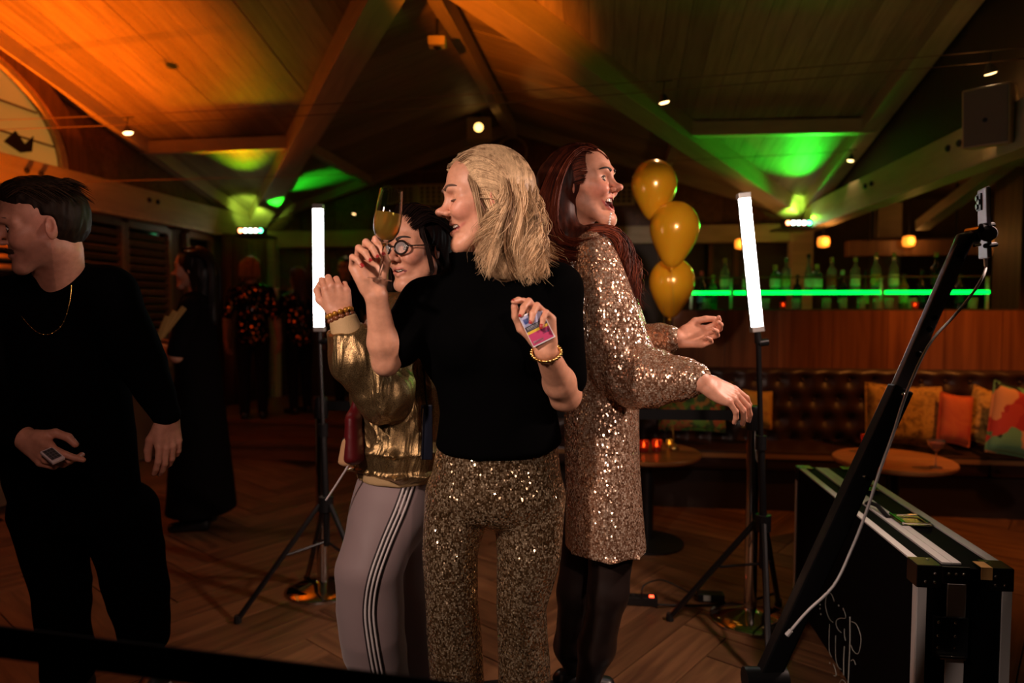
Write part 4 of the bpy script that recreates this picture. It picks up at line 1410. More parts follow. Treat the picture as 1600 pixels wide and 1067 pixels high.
# script lettering running up the side
M_print = mat('silver_print', (0.55, 0.58, 0.52), 0.4)
def zpt(x, y): return PX(1220 + x / 5.706, 880 + y / 5.706, cx0 - 0.0005)
LET = [([(475, 340), (460, 290), (430, 265), (405, 300), (400, 380), (415, 450), (440, 505), (468, 528)], 4), ([(435, 545), (432, 650), (432, 760), (440, 810), (455, 835)], 5),
       ([(490, 645), (488, 760), (492, 850), (510, 920), (540, 948)], 5), ([(555, 400), (575, 450), (575, 490), (530, 490), (498, 510), (495, 550), (510, 590), (540, 618)], 5),
       ([(568, 585), (568, 640), (578, 688)], 7), ([(568, 742), (562, 870), (562, 1000)], 9), ([(618, 478), (618, 700), (610, 900), (603, 1060), (600, 1110)], 10),
       ([(628, 520), (670, 540), (700, 600), (717, 680), (705, 770), (685, 808), (650, 785), (625, 730)], 6), ([(625, 870), (650, 862), (668, 905)], 6),
       ([(470, 900), (490, 960), (490, 1005), (430, 990), (415, 1030), (420, 1090), (450, 1160)], 7), ([(525, 1067), (545, 1040), (575, 1060), (580, 1120)], 6)]
for pts, w in LET:
    q = [zpt(*p) for p in pts]
    q = [np.array(a) for a in (spline(q, 26) if len(q) > 2 else q)]
    MB().tube(q, w / 5.706 * 0.0011, 6).build('lettering', M_print, case, smooth=True)
for p in ((437, 890), (516, 378), (350, 370), (350, 405), (358, 455)):
    q = zpt(*p)
    MB().lathe([(0.003, -0.0008), (0.003, 0.0008)], 8, q, roty(math.pi / 2)).build('lettering', M_print, case)
tag(case, 'black road case with aluminium rails, steel corners and silver script on its side', 'road case')

# ------------------------------------------------ power strip, adapter and cords on the floor
ps = PZ(985, 943, 0.0)
strip = empty('power_strip', ps)
MB().box(ps + (0, 0, 0.022), (0.26, 0.055, 0.042)).build('housing', M_plastic, strip, bevel=0.005)
M_redled = mat('red_switch', (0.6, 0.05, 0.03), 0.3, emit=(1.0, 0.06, 0.02), estr=6.0)
sw = PZ(1019, 937, 0.045)
MB().box((sw[0], ps[1] - 0.01, 0.045), (0.022, 0.014, 0.010)).build('switch', M_redled, strip, bevel=0.002)
for k in range(3):
    MB().lathe([(0.019, 0), (0.019, 0.004), (0.014, 0.0045)], 14, (ps[0] - 0.09 + k * 0.055, ps[1], 0.042)).build('socket', M_rubber, strip, smooth='auto')
tag(strip, 'black power strip with a glowing red switch on the floor beside the stockinged leg', 'power strip')
ad_ = PZ(1110, 938, 0.0)
adp = empty('power_adapter', ad_)
MB().box(ad_ + (0, 0, 0.02), (0.13, 0.06, 0.04)).build('housing', M_plastic, adp, bevel=0.006)
MB().box(ad_ + (-0.02, -0.0305, 0.022), (0.035, 0.001, 0.028)).build('sticker', mat('grey_sticker', (0.5, 0.52, 0.45), 0.5), adp)
tag(adp, 'small black power adapter with a pale sticker on the floor left of the tripod', 'adapter')
cord = MB().tube(spline([PZ(1003, 935, 0.04), PZ(1006, 915, 0.10), PZ(1032, 906, 0.06), PZ(1060, 917, 0.02), PZ(1085, 930, 0.012), PZ(1100, 934, 0.02)], 40), 0.004, 6).build('looped_cord', M_rubber, smooth=True)
tag(cord, 'thin black cord looping from the power strip to the adapter', 'cord')
cord2 = MB().tube(spline([PZ(1028, 945, 0.02), PZ(1070, 946, 0.006), PZ(1120, 945, 0.006), PZ(1165, 940, 0.006), PZ(1215, 925, 0.006)], 30), 0.005, 6).build('floor_cord', M_rubber, smooth=True)
tag(cord2, 'straight black cord on the floor running from the power strip to the right', 'cord')

# ------------------------------------------------ balloons
def balloon(cx, cy, w, d, label, m, tie, tilt=0.0):
    c = P(cx, cy, d); r = w / 2 / F_PX * d
    root = empty('balloon', c)
    prof = []
    for a in np.linspace(0, 1, 26):
        th = a * math.pi
        z = math.cos(th); rr = math.sin(th)
        if z < 0:
            z *= 1.62; rr = math.sin(th) ** 1.0 * (1 - 0.16 * math.sin(th * 2 - math.pi) ** 2) * (1 - 0.30 * (-z / 1.62) ** 3 * 0.6)
        else: z *= 1.08
        prof.append((max(rr, 0.035) * r, z * r))
    Rt = roty(tilt)
    MB().lathe(prof, 32, c, Rt).build('skin', m, root, smooth=True)
    k = c + Rt @ np.array((0, 0, -1.62 * r))
    MB().lathe([(0.006, 0.004), (0.009, -0.004), (0.012, -0.016)], 10, k).build('knot', m, root, smooth=True)
    pts = spline([k, k * 0.66 + tie * 0.34 + RGT * 0.012, k * 0.33 + tie * 0.67 - RGT * 0.010, tie], 24)
    MB().tube(pts, 0.0012, 5).build('ribbon', mat('gold_ribbon', (0.5, 0.32, 0.08), 0.35, 0.4), root, smooth=True)
    return tag(root, label, 'balloon', 'gold balloons by the bar')
M_gold_b = mat('gold_latex', (0.95, 0.44, 0.015), 0.22, 0.15, 0.6, Coat_Weight=0.6, Coat_Roughness=0.06, Subsurface_Weight=0.3)
TABLE_Z = 0.57
t_l = PZ(1013, 705, TABLE_Z); t_r = PZ(1396, 717, TABLE_Z)
tie = np.array((t_l[0] + 0.16, t_l[1] + 0.05, TABLE_Z + 0.035))
balloon(1022, 288, 70, 4.05, 'topmost gold balloon, right of the laughing profile', M_gold_b, tie)
balloon(1054, 356, 76, 3.95, 'middle gold balloon of the three, overlapping its neighbours', M_gold_b, tie, 0.06)
balloon(1050, 440, 70, 4.15, 'lowest gold balloon, in front of the bar bottles', M_gold_b, tie, 0.05)
wt = MB().lathe([(0.03, 0.0), (0.034, 0.01), (0.02, 0.03), (0.008, 0.045)], 14, (tie[0], tie[1], TABLE_Z)).build('balloon_weight', mat('gold_foil', (0.7, 0.45, 0.12), 0.25, 0.8), smooth=True)
tag(wt, 'small gold foil weight holding the balloon ribbons on the left table', 'weight')

# ------------------------------------------------ banquette, bar front and back counter
Ysf, Ysb = 4.98, 5.50
M_leather = mat('dark_brown_leather', (0.045, 0.020, 0.014), 0.38, 0, 0.5)
M_barwood = wood_mat('bar_front_wood', (0.16, 0.055, 0.022), (0.36, 0.135, 0.055), 0.32, (7, 7, 0.35), 0.4, 0.04)
XB0 = float(PY(1052, 480, Ysb)[0]); XB1 = 6.2
sofa = empty('banquette', ((XB0 + XB1) / 2, 5.2, 0))
xs0, xs1 = XB0 - 0.9, 5.6
MB().box(((xs0 + xs1) / 2, 5.24, 0.14), (xs1 - xs0, 0.46, 0.28)).build('plinth', M_dark, sofa)
MB().box(((xs0 + xs1) / 2, Ysf + 0.01, 0.395), (xs1 - xs0, 0.03, 0.03)).build('wood_edge', wood_mat('honey_edge', (0.4, 0.2, 0.08), (0.5, 0.26, 0.1), 0.35, (1, 8, 8)), sofa)
nseg = 8
for k in range(nseg):
    xa = xs0 + (xs1 - xs0) * k / nseg; xb = xs0 + (xs1 - xs0) * (k + 1) / nseg
    MB().box(((xa + xb) / 2, 5.22, 0.36), (xb - xa - 0.008, 0.48, 0.14)).build('seat_cushion', M_leather, sofa, bevel=0.025)
def tufted(xa, xb, y, z0, z1):
    nx, nz = int((xb - xa) / 0.02), 30
    V, F = [], []
    sx, sz = 0.17, 0.15
    for j in range(nz + 1):
        for i in range(nx + 1):
            x = xa + (xb - xa) * i / nx; z = z0 + (z1 - z0) * j / nz
            g = 1e9
            r = (z1 - 0.09 - z) / sz
            for rr in (math.floor(r), math.floor(r) + 1):
                o = 0.5 * (rr % 2)
                cc = (x - xs0) / sx - o; cc = cc - round(cc)
                g = min(g, math.hypot(cc * sx, (r - rr) * sz))
            dd = 0.05 * (1 - math.exp(-(g / 0.055) ** 1.3))
            edge = min(1, (z1 - z) / 0.03 + 0.0) if z1 - z < 0.03 else 1
            V.append((x, y - dd * edge - 0.02 * (1 - (z - z0) / (z1 - z0)), z))
    for j in range(nz):
        for i in range(nx):
            a = j * (nx + 1) + i
            F.append((a, a + 1, a + nx + 2, a + nx + 1))
    n = len(V)
    return V, F
nb = 5
for k in range(nb):
    xa = xs0 + (xs1 - xs0) * k / nb; xb = xs0 + (xs1 - xs0) * (k + 1) / nb
    V, F = tufted(xa, xb, Ysb - 0.03, 0.42, 0.985)
    o = MB().add(V, F).build('backrest', M_leather, sofa, smooth=True)
    z = 0.895; row = 0
    while z > 0.5:
        x = math.ceil((xa - xs0) / 0.17 - 0.5 * (row % 2)) * 0.17 + 0.085 * (row % 2) + xs0
        while x < xb - 0.02:
            if x > xa + 0.02:
                place_child(MB().lathe([(0.014, 0), (0.012, 0.006), (0.004, 0.009)], 8, (x, Ysb - 0.045, z), rotx(math.pi / 2)).build('button', M_leather, smooth=True), o)
            x += 0.17
        z -= 0.15; row += 1
MB().box(((xs0 + xs1) / 2, Ysb + 0.01, 0.70), (xs1 - xs0, 0.06, 0.55)).build('back_board', M_dark, sofa)
tag(sofa, 'dark brown tufted leather banquette along the bar front', 'sofa')
bar = empty('bar_counter', ((XB0 + XB1) / 2, 5.75, 0))
npan = 14
for k in range(npan):
    xa = XB0 + (XB1 - XB0) * k / npan; xb = XB0 + (XB1 - XB0) * (k + 1) / npan
    MB().box(((xa + xb) / 2, Ysb + 0.06, 1.195), (xb - xa - 0.003, 0.03, 0.46)).build('front_panel', M_barwood, bar, bevel=0.002)
MB().box(((XB0 + XB1) / 2, Ysb + 0.11, 0.71), (XB1 - XB0, 0.06, 1.42)).build('carcass', M_dark, bar)
MB().box(((XB0 + XB1) / 2, Ysb + 0.38, 1.42), (XB1 - XB0, 0.66, 0.03)).build('worktop', mat('bar_top', (0.06, 0.035, 0.02), 0.15), bar, bevel=0.004)
MB().box((XB0 + 0.03, Ysb + 0.38, 0.70), (0.05, 0.6, 1.40)).build('end_panel', M_barwood, bar)
tag(bar, 'bar counter with a reddish-brown wood front above the banquette', 'bar')
# green lit glass shelf on posts
YS = Ysb + 0.36
shelf = empty('glass_shelf', (float(PY(1300, 457, YS)[0]), YS, 1.435))
zs = float(PY(1300, 457, YS)[2])
M_green = mat('green_lit_edge', (0.0, 0.3, 0.05), 0.3, emit=(0.0, 1.0, 0.05), estr=3.6)
M_gl = mat('shelf_glass', (0.55, 0.9, 0.65), 0.03, 0, 0.5, Transmission_Weight=0.95)
for a, b in ((1079, 1141), (1147, 1376), (1383, 1546)):
    xa, xb = float(PY(a, 457, YS)[0]), float(PY(b, 457, YS)[0])
    g = MB().box(((xa + xb) / 2, YS + 0.14, zs), (xb - xa, 0.26, 0.012)).build('pane', M_gl, shelf)
    place_child(MB().box(((xa + xb) / 2, YS, zs), (xb - xa, 0.014, 0.028)).build('lit_edge', M_green), g)
for a in (1081, 1144, 1380, 1548):
    xa = float(PY(a, 457, YS)[0])
    MB().box((xa, YS + 0.05, (1.435 + zs + 0.12) / 2), (0.02, 0.02, zs + 0.12 - 1.435)).build('shelf_post', M_alu, shelf)
MB().tube([(float(PY(1081, 432, YS)[0]), YS, zs + 0.125), (float(PY(1548, 432, YS)[0]), YS, zs + 0.125)], 0.006, 8).build('gallery_rail', M_col, shelf)
tag(shelf, 'glass shelf with a glowing green edge standing on the bar counter', 'shelf')

# ------------------------------------------------ bottles and glasses
BOTTLES = {}
def bottle_mesh(kind):
    if kind in BOTTLES: return BOTTLES[kind]
    P_ = {'spirit': [(0, 0), (.036, 0), (.037, .01), (.037, .17), (.033, .19), (.014, .215), (.013, .27), (.015, .272), (.015, .285)],
          'wine': [(0, 0), (.036, 0), (.037, .01), (.037, .18), (.032, .205), (.015, .235), (.0135, .30), (.015, .302), (.015, .32)],
          'square': [(0, 0), (.040, 0), (.042, .008), (.042, .14), (.038, .155), (.014, .165), (.013, .20), (.017, .202), (.017, .225)],
          'slender': [(0, 0), (.028, 0), (.029, .01), (.030, .15), (.022, .19), (.012, .24), (.012, .30), (.014, .302), (.014, .315)]}[kind]
    cap0 = P_[-2][1]
    BOTTLES[kind] = (MB().lathe(P_, 18, caps=False).mesh('glass', None, smooth='auto'), MB().lathe([(P_[-1][0] * 1.05, cap0 - 0.02), (P_[-1][0] * 1.08, P_[-1][1]), (0.004, P_[-1][1] + 0.003)], 14).mesh('cap', None, smooth='auto'),
                     MB().lathe([(P_[3][0] + 0.0008, P_[3][1] * 0.30), (P_[3][0] + 0.0008, P_[3][1] * 0.80)], 18, caps=False).mesh('paper_label', None, smooth=True), P_[-1][1])
    return BOTTLES[kind]
def glassm(name, col, tr=0.85): return mat(name, col, 0.06, 0, 0.5, Transmission_Weight=tr)
G_clear = glassm('clear_glass', (0.80, 0.92, 0.85), 0.8); G_green = glassm('green_glass', (0.10, 0.45, 0.16), 0.6); G_brown = glassm('brown_glass', (0.16, 0.07, 0.02), 0.5); G_dark = mat('dark_glass', (0.01, 0.012, 0.012), 0.08); G_amber = glassm('amber_spirit', (0.6, 0.28, 0.05), 0.6)
L_white = mat('label_white', (0.7, 0.68, 0.6), 0.6); L_black = mat('label_black', (0.03, 0.03, 0.03), 0.6); L_gold = mat('label_gold', (0.6, 0.45, 0.15), 0.5); L_blue = mat('label_blue', (0.08, 0.12, 0.45), 0.5); L_red = mat('label_red', (0.5, 0.06, 0.04), 0.5)
def bottle(px, kind, gm, lm, cm, label, on_shelf=True, top=None, dy=0.0, sc=1.0):
    y = YS + 0.12 + dy
    z = zs + 0.006 if on_shelf else 1.436
    x = float(PY(px, 455, y)[0])
    g, c, l, h = bottle_mesh(kind)
    root = empty('bottle', (x, y, z)); root.scale = (sc, sc, sc)
    for me, m, nm in ((g, gm, 'glass'), (c, cm, 'cap'), (l, lm, 'paper_label')):
        me = me.copy(); me.materials.clear(); me.materials.append(m)
        o = bpy.data.objects.new(nm, me); COL.objects.link(o); o.parent = root
    return tag(root, label, 'bottle', 'bottles on the bar')
B = [(1096, 'wine', G_dark, L_blue, L_red, 'dark bottle with a blue label and red cap, leftmost on the bar', 0, 0.02),
     (1114, 'spirit', G_green, L_black, L_gold, 'small dark green bottle second from the left on the bar', 0, 0.0),
     (1132, 'spirit', G_clear, L_white, L_gold, 'clear bottle with a pale label just left of the shelf gap', 1, 0.0),
     (1168, 'square', G_clear, L_white, L_white, 'squat clear bottle partly hidden behind the leaning light tube', 1, 0.0),
     (1211, 'square', G_green, L_white, L_gold, 'squat green bottle right of the leaning light tube', 1, 0.0),
     (1228, 'spirit', G_clear, L_gold, G_green, 'clear bottle with a gold label and green cap', 1, 0.0),
     (1246, 'spirit', G_dark, L_black, L_black, 'black bottle behind the white and green bottle', 0, 0.05),
     (1263, 'slender', G_clear, L_white, L_black, 'slender pale bottle with a tapering neck and black cap', 1, 0.0),
     (1276, 'square', G_green, L_white, L_gold, 'short green bottle right of the slender pale bottle', 1, -0.04),
     (1299, 'spirit', G_clear, L_red, L_gold, 'clear bottle with a red label near the shelf middle', 1, 0.02),
     (1316, 'wine', G_dark, L_black, L_white, 'dark bottle with a white cap near the shelf middle', 0, 0.03),
     (1336, 'spirit', G_clear, L_white, L_gold, 'clear bottle with a pale label under the second orange lamp', 1, 0.0),
     (1352, 'slender', G_brown, L_gold, L_black, 'slender brown bottle left of the shelf gap', 0, 0.04),
     (1368, 'wine', G_clear, L_gold, L_gold, 'tall clear bottle left of the middle shelf post', 1, 0.0),
     (1396, 'wine', G_clear, L_white, L_gold, 'tall clear bottle right of the middle shelf post', 1, 0.0),
     (1412, 'spirit', G_amber, L_gold, L_black, 'amber bottle right of the tall clear bottle', 0, 0.02),
     (1440, 'wine', G_dark, L_black, L_black, 'dark bottle left of the booth arm', 0, 0.05),
     (1462, 'wine', G_dark, L_black, L_gold, 'large dark bottle with a gold cap beside the booth arm', 1, 0.04),
     (1500, 'spirit', G_dark, L_black, L_black, 'dark bottle right of the booth arm', 0, 0.03)]
for (px, k, g, l, c, lab, sh, dy) in B:
    bottle(px, k, g, l, c, lab, bool(sh), dy=dy - (0 if sh else 0.0))
tum = MB().lathe([(0, 0.0), (.030, 0), (.036, .09), (.033, .09), (.028, .008), (0, .008)], 16, caps=False).mesh('tumbler', glassm('tumbler_glass', (0.75, 0.95, 0.82), 0.85), smooth='auto')
for i, px in enumerate((1104, 1196, 1244, 1292, 1317, 1346, 1371, 1389, 1425, 1520)):
    y = YS + 0.02
    o = bpy.data.objects.new('tumbler', tum); COL.objects.link(o); o.location = (float(PY(px, 470, y)[0]), y, 1.436)
    tag(o, 'small clear tumbler under the green-lit shelf, number %s from the left' % ('one two three four five six seven eight nine ten'.split()[i]), 'glass', 'tumblers on the bar counter')
    o['label'] = ['small clear tumbler under the left end of the green-lit shelf', 'small clear tumbler just right of the leaning tube, under the green shelf', 'small clear tumbler under the black bottle on the green shelf', 'small clear tumbler under the red-labelled bottle on the green shelf', 'small clear tumbler under the shelf below the dark white-capped bottle', 'small clear tumbler under the shelf left of the tall clear bottle', 'small clear tumbler left of the middle shelf post', 'small clear tumbler right of the middle shelf post', 'small clear tumbler under the amber bottle left of the booth arm', 'small clear tumbler under the right end of the green shelf'][i]
def votive(c, col, label, s=1.0, e=6.0):
    root = empty('votive_candle', c)
    MB().lathe([(0, 0), (.028 * s, 0), (.033 * s, .07 * s), (.031 * s, .07 * s), (.026 * s, .006), (0, .006)], 18, c, caps=False).build('glass_cup', glassm('votive_' + label[:9], col, 0.75), root, smooth='auto')
    MB().lathe([(.022 * s, .004), (.024 * s, .03 * s)], 14, c).build('wax', mat('wax', (0.8, 0.6, 0.4), 0.5), root, smooth='auto')
    MB().lathe([(.002, .03 * s), (.006 * s, .040 * s), (.004 * s, .052 * s), (.0005, .062 * s)], 10, c).build('flame', mat('flame', (1, .6, .2), 0.5, emit=(1.0, 0.45, 0.08), estr=60 * e / 6), root, smooth=True)
    return tag(root, label, 'candle', 'glass candles')
for px, py, lab in ((1018, 478, 'red glass candle on the bar counter beside the lowest balloon'), (1224, 473, 'red glass candle glowing on the bar counter under the green shelf'), (1430, 472, 'red glass candle on the bar counter left of the booth arm')):
    q = PY(max(px, 1062), py, YS - 0.1); votive(np.array((q[0], q[1], 1.436)), (0.9, 0.12, 0.05), lab, 0.8, 3)

# ------------------------------------------------ low round tables
M_top = wood_mat('table_top_wood', (0.30, 0.11, 0.035), (0.48, 0.19, 0.06), 0.35, (1.2, 12, 12), 0.4, 0.04)
def round_table(c, r, label):
    root = empty('round_table', (c[0], c[1], 0))
    MB().lathe([(r - 0.012, TABLE_Z - 0.028), (r, TABLE_Z - 0.018), (r, TABLE_Z - 0.006), (r - 0.005, TABLE_Z)], 48, (c[0], c[1], 0)).build('table_top', M_top, root, smooth='auto')
    MB().lathe([(0.035, 0.02), (0.035, TABLE_Z - 0.03)], 18, (c[0], c[1], 0)).build('pedestal', M_plastic, root, smooth='auto')
    MB().lathe([(0.10, TABLE_Z - 0.045), (0.10, TABLE_Z - 0.028)], 18, (c[0], c[1], 0)).build('mounting_plate', M_plastic, root, smooth='auto')
    MB().lathe([(0.22, 0), (0.22, 0.012), (0.05, 0.03)], 32, (c[0], c[1], 0)).build('base', M_plastic, root, smooth='auto')
    return tag(root, label, 'table')
round_table(t_l, 0.315, 'low round wooden table with red candles behind the sequined dress')
round_table(t_r, 0.325, 'low round orange-lit wooden table beyond the road case')
for px, py, col, lab, s in ((1006, 706, (0.9, .1, .04), 'red glass candle at the left on the low table behind the dress', 1.0), (1026, 705, (0.9, .1, .04), 'red glass candle in the middle of the low table behind the dress', 1.0), (1046, 699, (0.95, .7, .2), 'small yellow glass candle at the right on the low table behind the dress', 0.7)):
    q = PZ(px, py, TABLE_Z); votive(np.array((q[0], q[1], TABLE_Z)), col, lab, s)
q = PZ(1372, 722, TABLE_Z); votive(np.array((q[0], q[1], TABLE_Z)), (0.95, .35, .06), 'orange glass candle on the right table behind the booth arm', 1.3, 14)
q = PZ(1358, 706, TABLE_Z); votive(np.array((q[0], q[1], TABLE_Z)), (0.9, .2, .04), 'tall red glass candle on the right table left of the booth arm', 1.5, 8)
q = PZ(1462, 730, TABLE_Z); q = np.array((q[0], q[1], TABLE_Z))
cg = empty('cocktail_glass', q)
MB().lathe([(0, 0.0), (.035, 0), (.034, .003), (.006, .006), (.004, .012), (.004, .085), (.012, .093), (.040, .120), (.047, .150), (.0455, .150), (.038, .121), (.010, .096), (0, .095)], 24, q, caps=False).build('glass', glassm('coupe_glass', (0.95, 0.9, 0.85), 0.9), cg, smooth='auto')
MB().lathe([(.011, .0965), (.036, .1205), (.041, .137)], 20, q).build('cocktail', glassm('pink_cocktail', (0.9, 0.25, 0.10), 0.5), cg, smooth='auto')
tag(cg, 'stemmed cocktail glass with orange drink on the right table', 'glass')

# ------------------------------------------------ cushions
def cushion(c, w, h, t, m, label, yaw=0.0, lean=0.25, roll=0.0):
    n = 16; V, F = [], []
    for s in (1, -1):
        for j in range(n + 1):
            for i in range(n + 1):
                u, v = 2 * i / n - 1, 2 * j / n - 1
                pin = 1 - 0.06 * (1 - abs(u)) * abs(v) ** 3 - 0.0
                f = (1 - u ** 4) * (1 - v ** 4)
                V.append(np.array((u * w / 2 * (1 - 0.07 * (1 - u * u) * 0 - 0.05 * (1 - v * v) * 0 + 0.0) * (1 - 0.06 * (1 - v * v) * u * u * 0), -s * t / 2 * f ** 0.55, v * h / 2 * (1 - 0.08 * (1 - u * u) * v * v))))
    def id(s, i, j): return s * (n + 1) ** 2 + j * (n + 1) + i
    for s in (0, 1):
        for j in range(n):
            for i in range(n):
                F.append((id(s, i, j), id(s, i + 1, j), id(s, i + 1, j + 1), id(s, i, j + 1)))
    R = rotz(yaw) @ rotx(-lean) @ roty(roll)
    mb = MB().add([R @ v for v in V], F)
    me = mb.mesh('cushion', m, smooth=True)
    bm = bmesh.new(); bm.from_mesh(me); bmesh.ops.remove_doubles(bm, verts=bm.verts, dist=1e-4); bmesh.ops.recalc_face_normals(bm, faces=bm.faces); bm.to_mesh(me); bm.free()
    o = bpy.data.objects.new('cushion', me); COL.objects.link(o); o.location = tuple(c)
    pp = []
    for i in range(n): pp.append(R @ V[id(0, i, 0)])
    for j in range(n): pp.append(R @ V[id(0, n, j)])
    for i in range(n, 0, -1): pp.append(R @ V[id(0, i, n)])
    for j in range(n, 0, -1): pp.append(R @ V[id(0, 0, j)])
    MB().tube(pp, 0.006, 6, closed=True).build('piping', m, o, smooth=True, keep=False)
    return tag(o, label, 'cushion', 'patterned cushions on the banquette')
def patch_mat(name, cols, scale, rough=0.8, kind='voronoi'):
    m = mat(name, cols[0], rough)
    nt, N, L, b = nodes(m)
    v = coords(nt)
    if kind == 'voronoi':
        n = N.new('ShaderNodeTexVoronoi'); n.inputs['Scale'].default_value = scale
        nn = N.new('ShaderNodeTexNoise'); nn.inputs['Scale'].default_value = scale * 0.6
        L.new(v, nn.inputs['Vector'])
        mx = N.new('ShaderNodeMix'); mx.data_type = 'VECTOR'; mx.inputs[0].default_value = 0.12
        L.new(v, mx.inputs[4]); L.new(nn.outputs['Color'], mx.inputs[5]); L.new(mx.outputs[1], n.inputs['Vector'])
        sep = N.new('ShaderNodeSeparateColor'); L.new(n.outputs['Color'], sep.inputs[0]); f = sep.outputs[0]
        r = ramp(nt, [(i / len(cols), c) for i, c in enumerate(cols)], 'CONSTANT')
    else:
        n = N.new('ShaderNodeTexNoise'); n.inputs['Scale'].default_value = scale; n.inputs['Detail'].default_value = 3; n.inputs['Distortion'].default_value = 1.2
        L.new(v, n.inputs['Vector']); f = n.outputs['Fac']
        r = ramp(nt, [(0.30 + 0.4 * i / (len(cols) - 1), c) for i, c in enumerate(cols)])
    L.new(f, r.inputs[0]); L.new(r.outputs[0], b.inputs['Base Color'])
    return m
C_green = patch_mat('green_mosaic_print', [(0.05, 0.16, 0.03), (0.16, 0.34, 0.05), (0.42, 0.22, 0.05), (0.05, 0.10, 0.03), (0.45, 0.12, 0.04), (0.10, 0.25, 0.04)], 26)
C_yel = patch_mat('ochre_leaf_print', [(0.12, 0.06, 0.02), (0.50, 0.28, 0.05), (0.72, 0.42, 0.09), (0.42, 0.20, 0.04)], 16, kind='noise')
C_mus = patch_mat('mustard_print', [(0.62, 0.34, 0.05), (0.70, 0.40, 0.06), (0.45, 0.16, 0.03)], 6, kind='noise')
C_red = patch_mat('red_orange_print', [(0.55, 0.05, 0.02), (0.75, 0.16, 0.04), (0.60, 0.05, 0.03)], 3, kind='noise')
C_flor = patch_mat('rose_print', [(0.02, 0.05, 0.02), (0.60, 0.06, 0.04), (0.10, 0.34, 0.14), (0.80, 0.38, 0.16), (0.50, 0.03, 0.03), (0.18, 0.42, 0.2), (0.02, 0.03, 0.02)], 9)
def cush(px0, px1, py0, py1, y, m, label, t=0.14, **kw):
    a, b = PY(px0, py1, y), PY(px1, py0, y)
    w, h = b[0] - a[0], b[2] - a[2]
    return cushion(((a[0] + b[0]) / 2, y, max((a[2] + b[2]) / 2, 0.44 + h / 2 - 0.03)), w, h, t, m, label, **kw)
cush(1030, 1132, 606, 672, 5.20, C_green, 'green mosaic-patterned cushion on the banquette behind the outstretched hand')
cush(1160, 1206, 611, 668, 5.26, C_mus, 'mustard cushion on the banquette behind the tripod pole', roll=0.06)
cush(1352, 1474, 602, 694, 5.16, C_yel, 'large ochre leaf-patterned cushion on the banquette right of the booth arm', roll=0.05)
cush(1466, 1518, 616, 694, 5.06, C_red, 'narrow red and orange cushion between the two ochre cushions', roll=0.16, t=0.1)
cush(1512, 1562, 606, 694, 5.2, C_yel, 'smaller ochre patterned cushion right of the red cushion', roll=0.3)
cush(1545, 1650, 604, 716, 5.0, C_flor, 'red rose and green leaf cushion at the right edge', roll=0.22)

# ------------------------------------------------ lamps of the house
def spot_lamp(px, py, d, label, cable_up=0.09, energy=4, size=1.0, tilt=(0.2, 0), aim=None, cone=100, col=(1.0, 0.62, 0.3)):
    c = P(px, py, d)
    root = empty('spot_lamp', c + (0, 0, 0.06))
    R = roty(tilt[0]) @ rotx(tilt[1])
    MB().lathe([(.012, .05), (.016, .045), (.028 * size, .006), (.030 * size, .0), (.026 * size, .002)], 16, c, R, caps=False).build('shade', mat('lamp_black', (0.03, 0.025, 0.02), 0.4), root, smooth='auto')
    MB().lathe([(.026 * size, .002), (.020 * size, -.006), (.004, -.009)], 16, c, R).build('bulb', mat('warm_bulb', (1, .8, .5), 0.4, emit=(1.0, 0.60, 0.24), estr=6), root, smooth=True)
    MB().tube([c + R @ np.array((0, 0, .045)), c + (0, 0, cable_up)], 0.004, 6).build('stem', M_black, root)
    MB().tube([c + (-0.05, 0, cable_up), c + (0.05, 0, cable_up + 0.004)], 0.004, 6).build('crossbar', M_black, root)
    l = lamp('spot_lamp_light', 'SPOT', c - (0, 0, 0.02), energy, col, 0.02, (c + R @ np.array((0, 0, -1.0))) if aim is None else aim, cone, 0.6)
    place_child(l, root)
    return tag(root, label, 'spot lamp', 'small spot lamps on the ceiling wires')
spot_lamp(200, 208, 5.0, 'small lit spot lamp hanging below the orange ceiling slope', 0.11, 5, 1.3, (-.2, 0))
spot_lamp(180, 298, 6.3, 'small lit spot lamp just above the left eaves beam')
spot_lamp(433, 297, 7.4, 'small lit spot lamp right of the left corner uplight', 0.09, 150, 0.8, (0.2, 0), P(390, 680, 6.3), 84, (1.0, 0.22, 0.05))
spot_lamp(553, 334, 7.6, 'tiny lit spot lamp between the left light tube and the champagne glass', size=0.8)
spot_lamp(1038, 160, 4.4, 'lit spot lamp hanging above the gold balloons', 0.13, 14, 1.25, (-.2, 0.1), P(1042, 365, 4.05), 56)
spot_lamp(1329, 251, 6.0, 'small lit spot lamp above the right corner uplight', size=1.0)
spot_lamp(1548, 114, 3.9, 'lit spot lamp above the beige loudspeaker', 0.12, 28, 1.3, (-.3, 0.2), P(1545, 260, 3.6), 80)
def wire(a, b, sag, label):
    pts = [a + (b - a) * t - np.array((0, 0, sag * 4 * t * (1 - t))) for t in np.linspace(0, 1, 24)]
    return tag(MB().tube(pts, 0.0028, 5).build('lamp_wire', mat('wire', (0.30, 0.2, 0.12), 0.4, 0.5), smooth=True), label, 'wire', 'low-voltage lamp wires')
wire(PX(-20, 188, XL + 0.05), PX(1600, 74, XR - 0.02), 0.05, 'upper lamp wire of the near pair across the ceiling')
wire(PX(-20, 203, XL + 0.05), PX(1600, 92, XR - 0.02), 0.05, 'lower lamp wire of the near pair across the ceiling')
wire(PX(115, 284, XL + 0.05), PX(1335, 236, XR - 0.02), 0.03, 'far lamp wire low in front of the back gable')

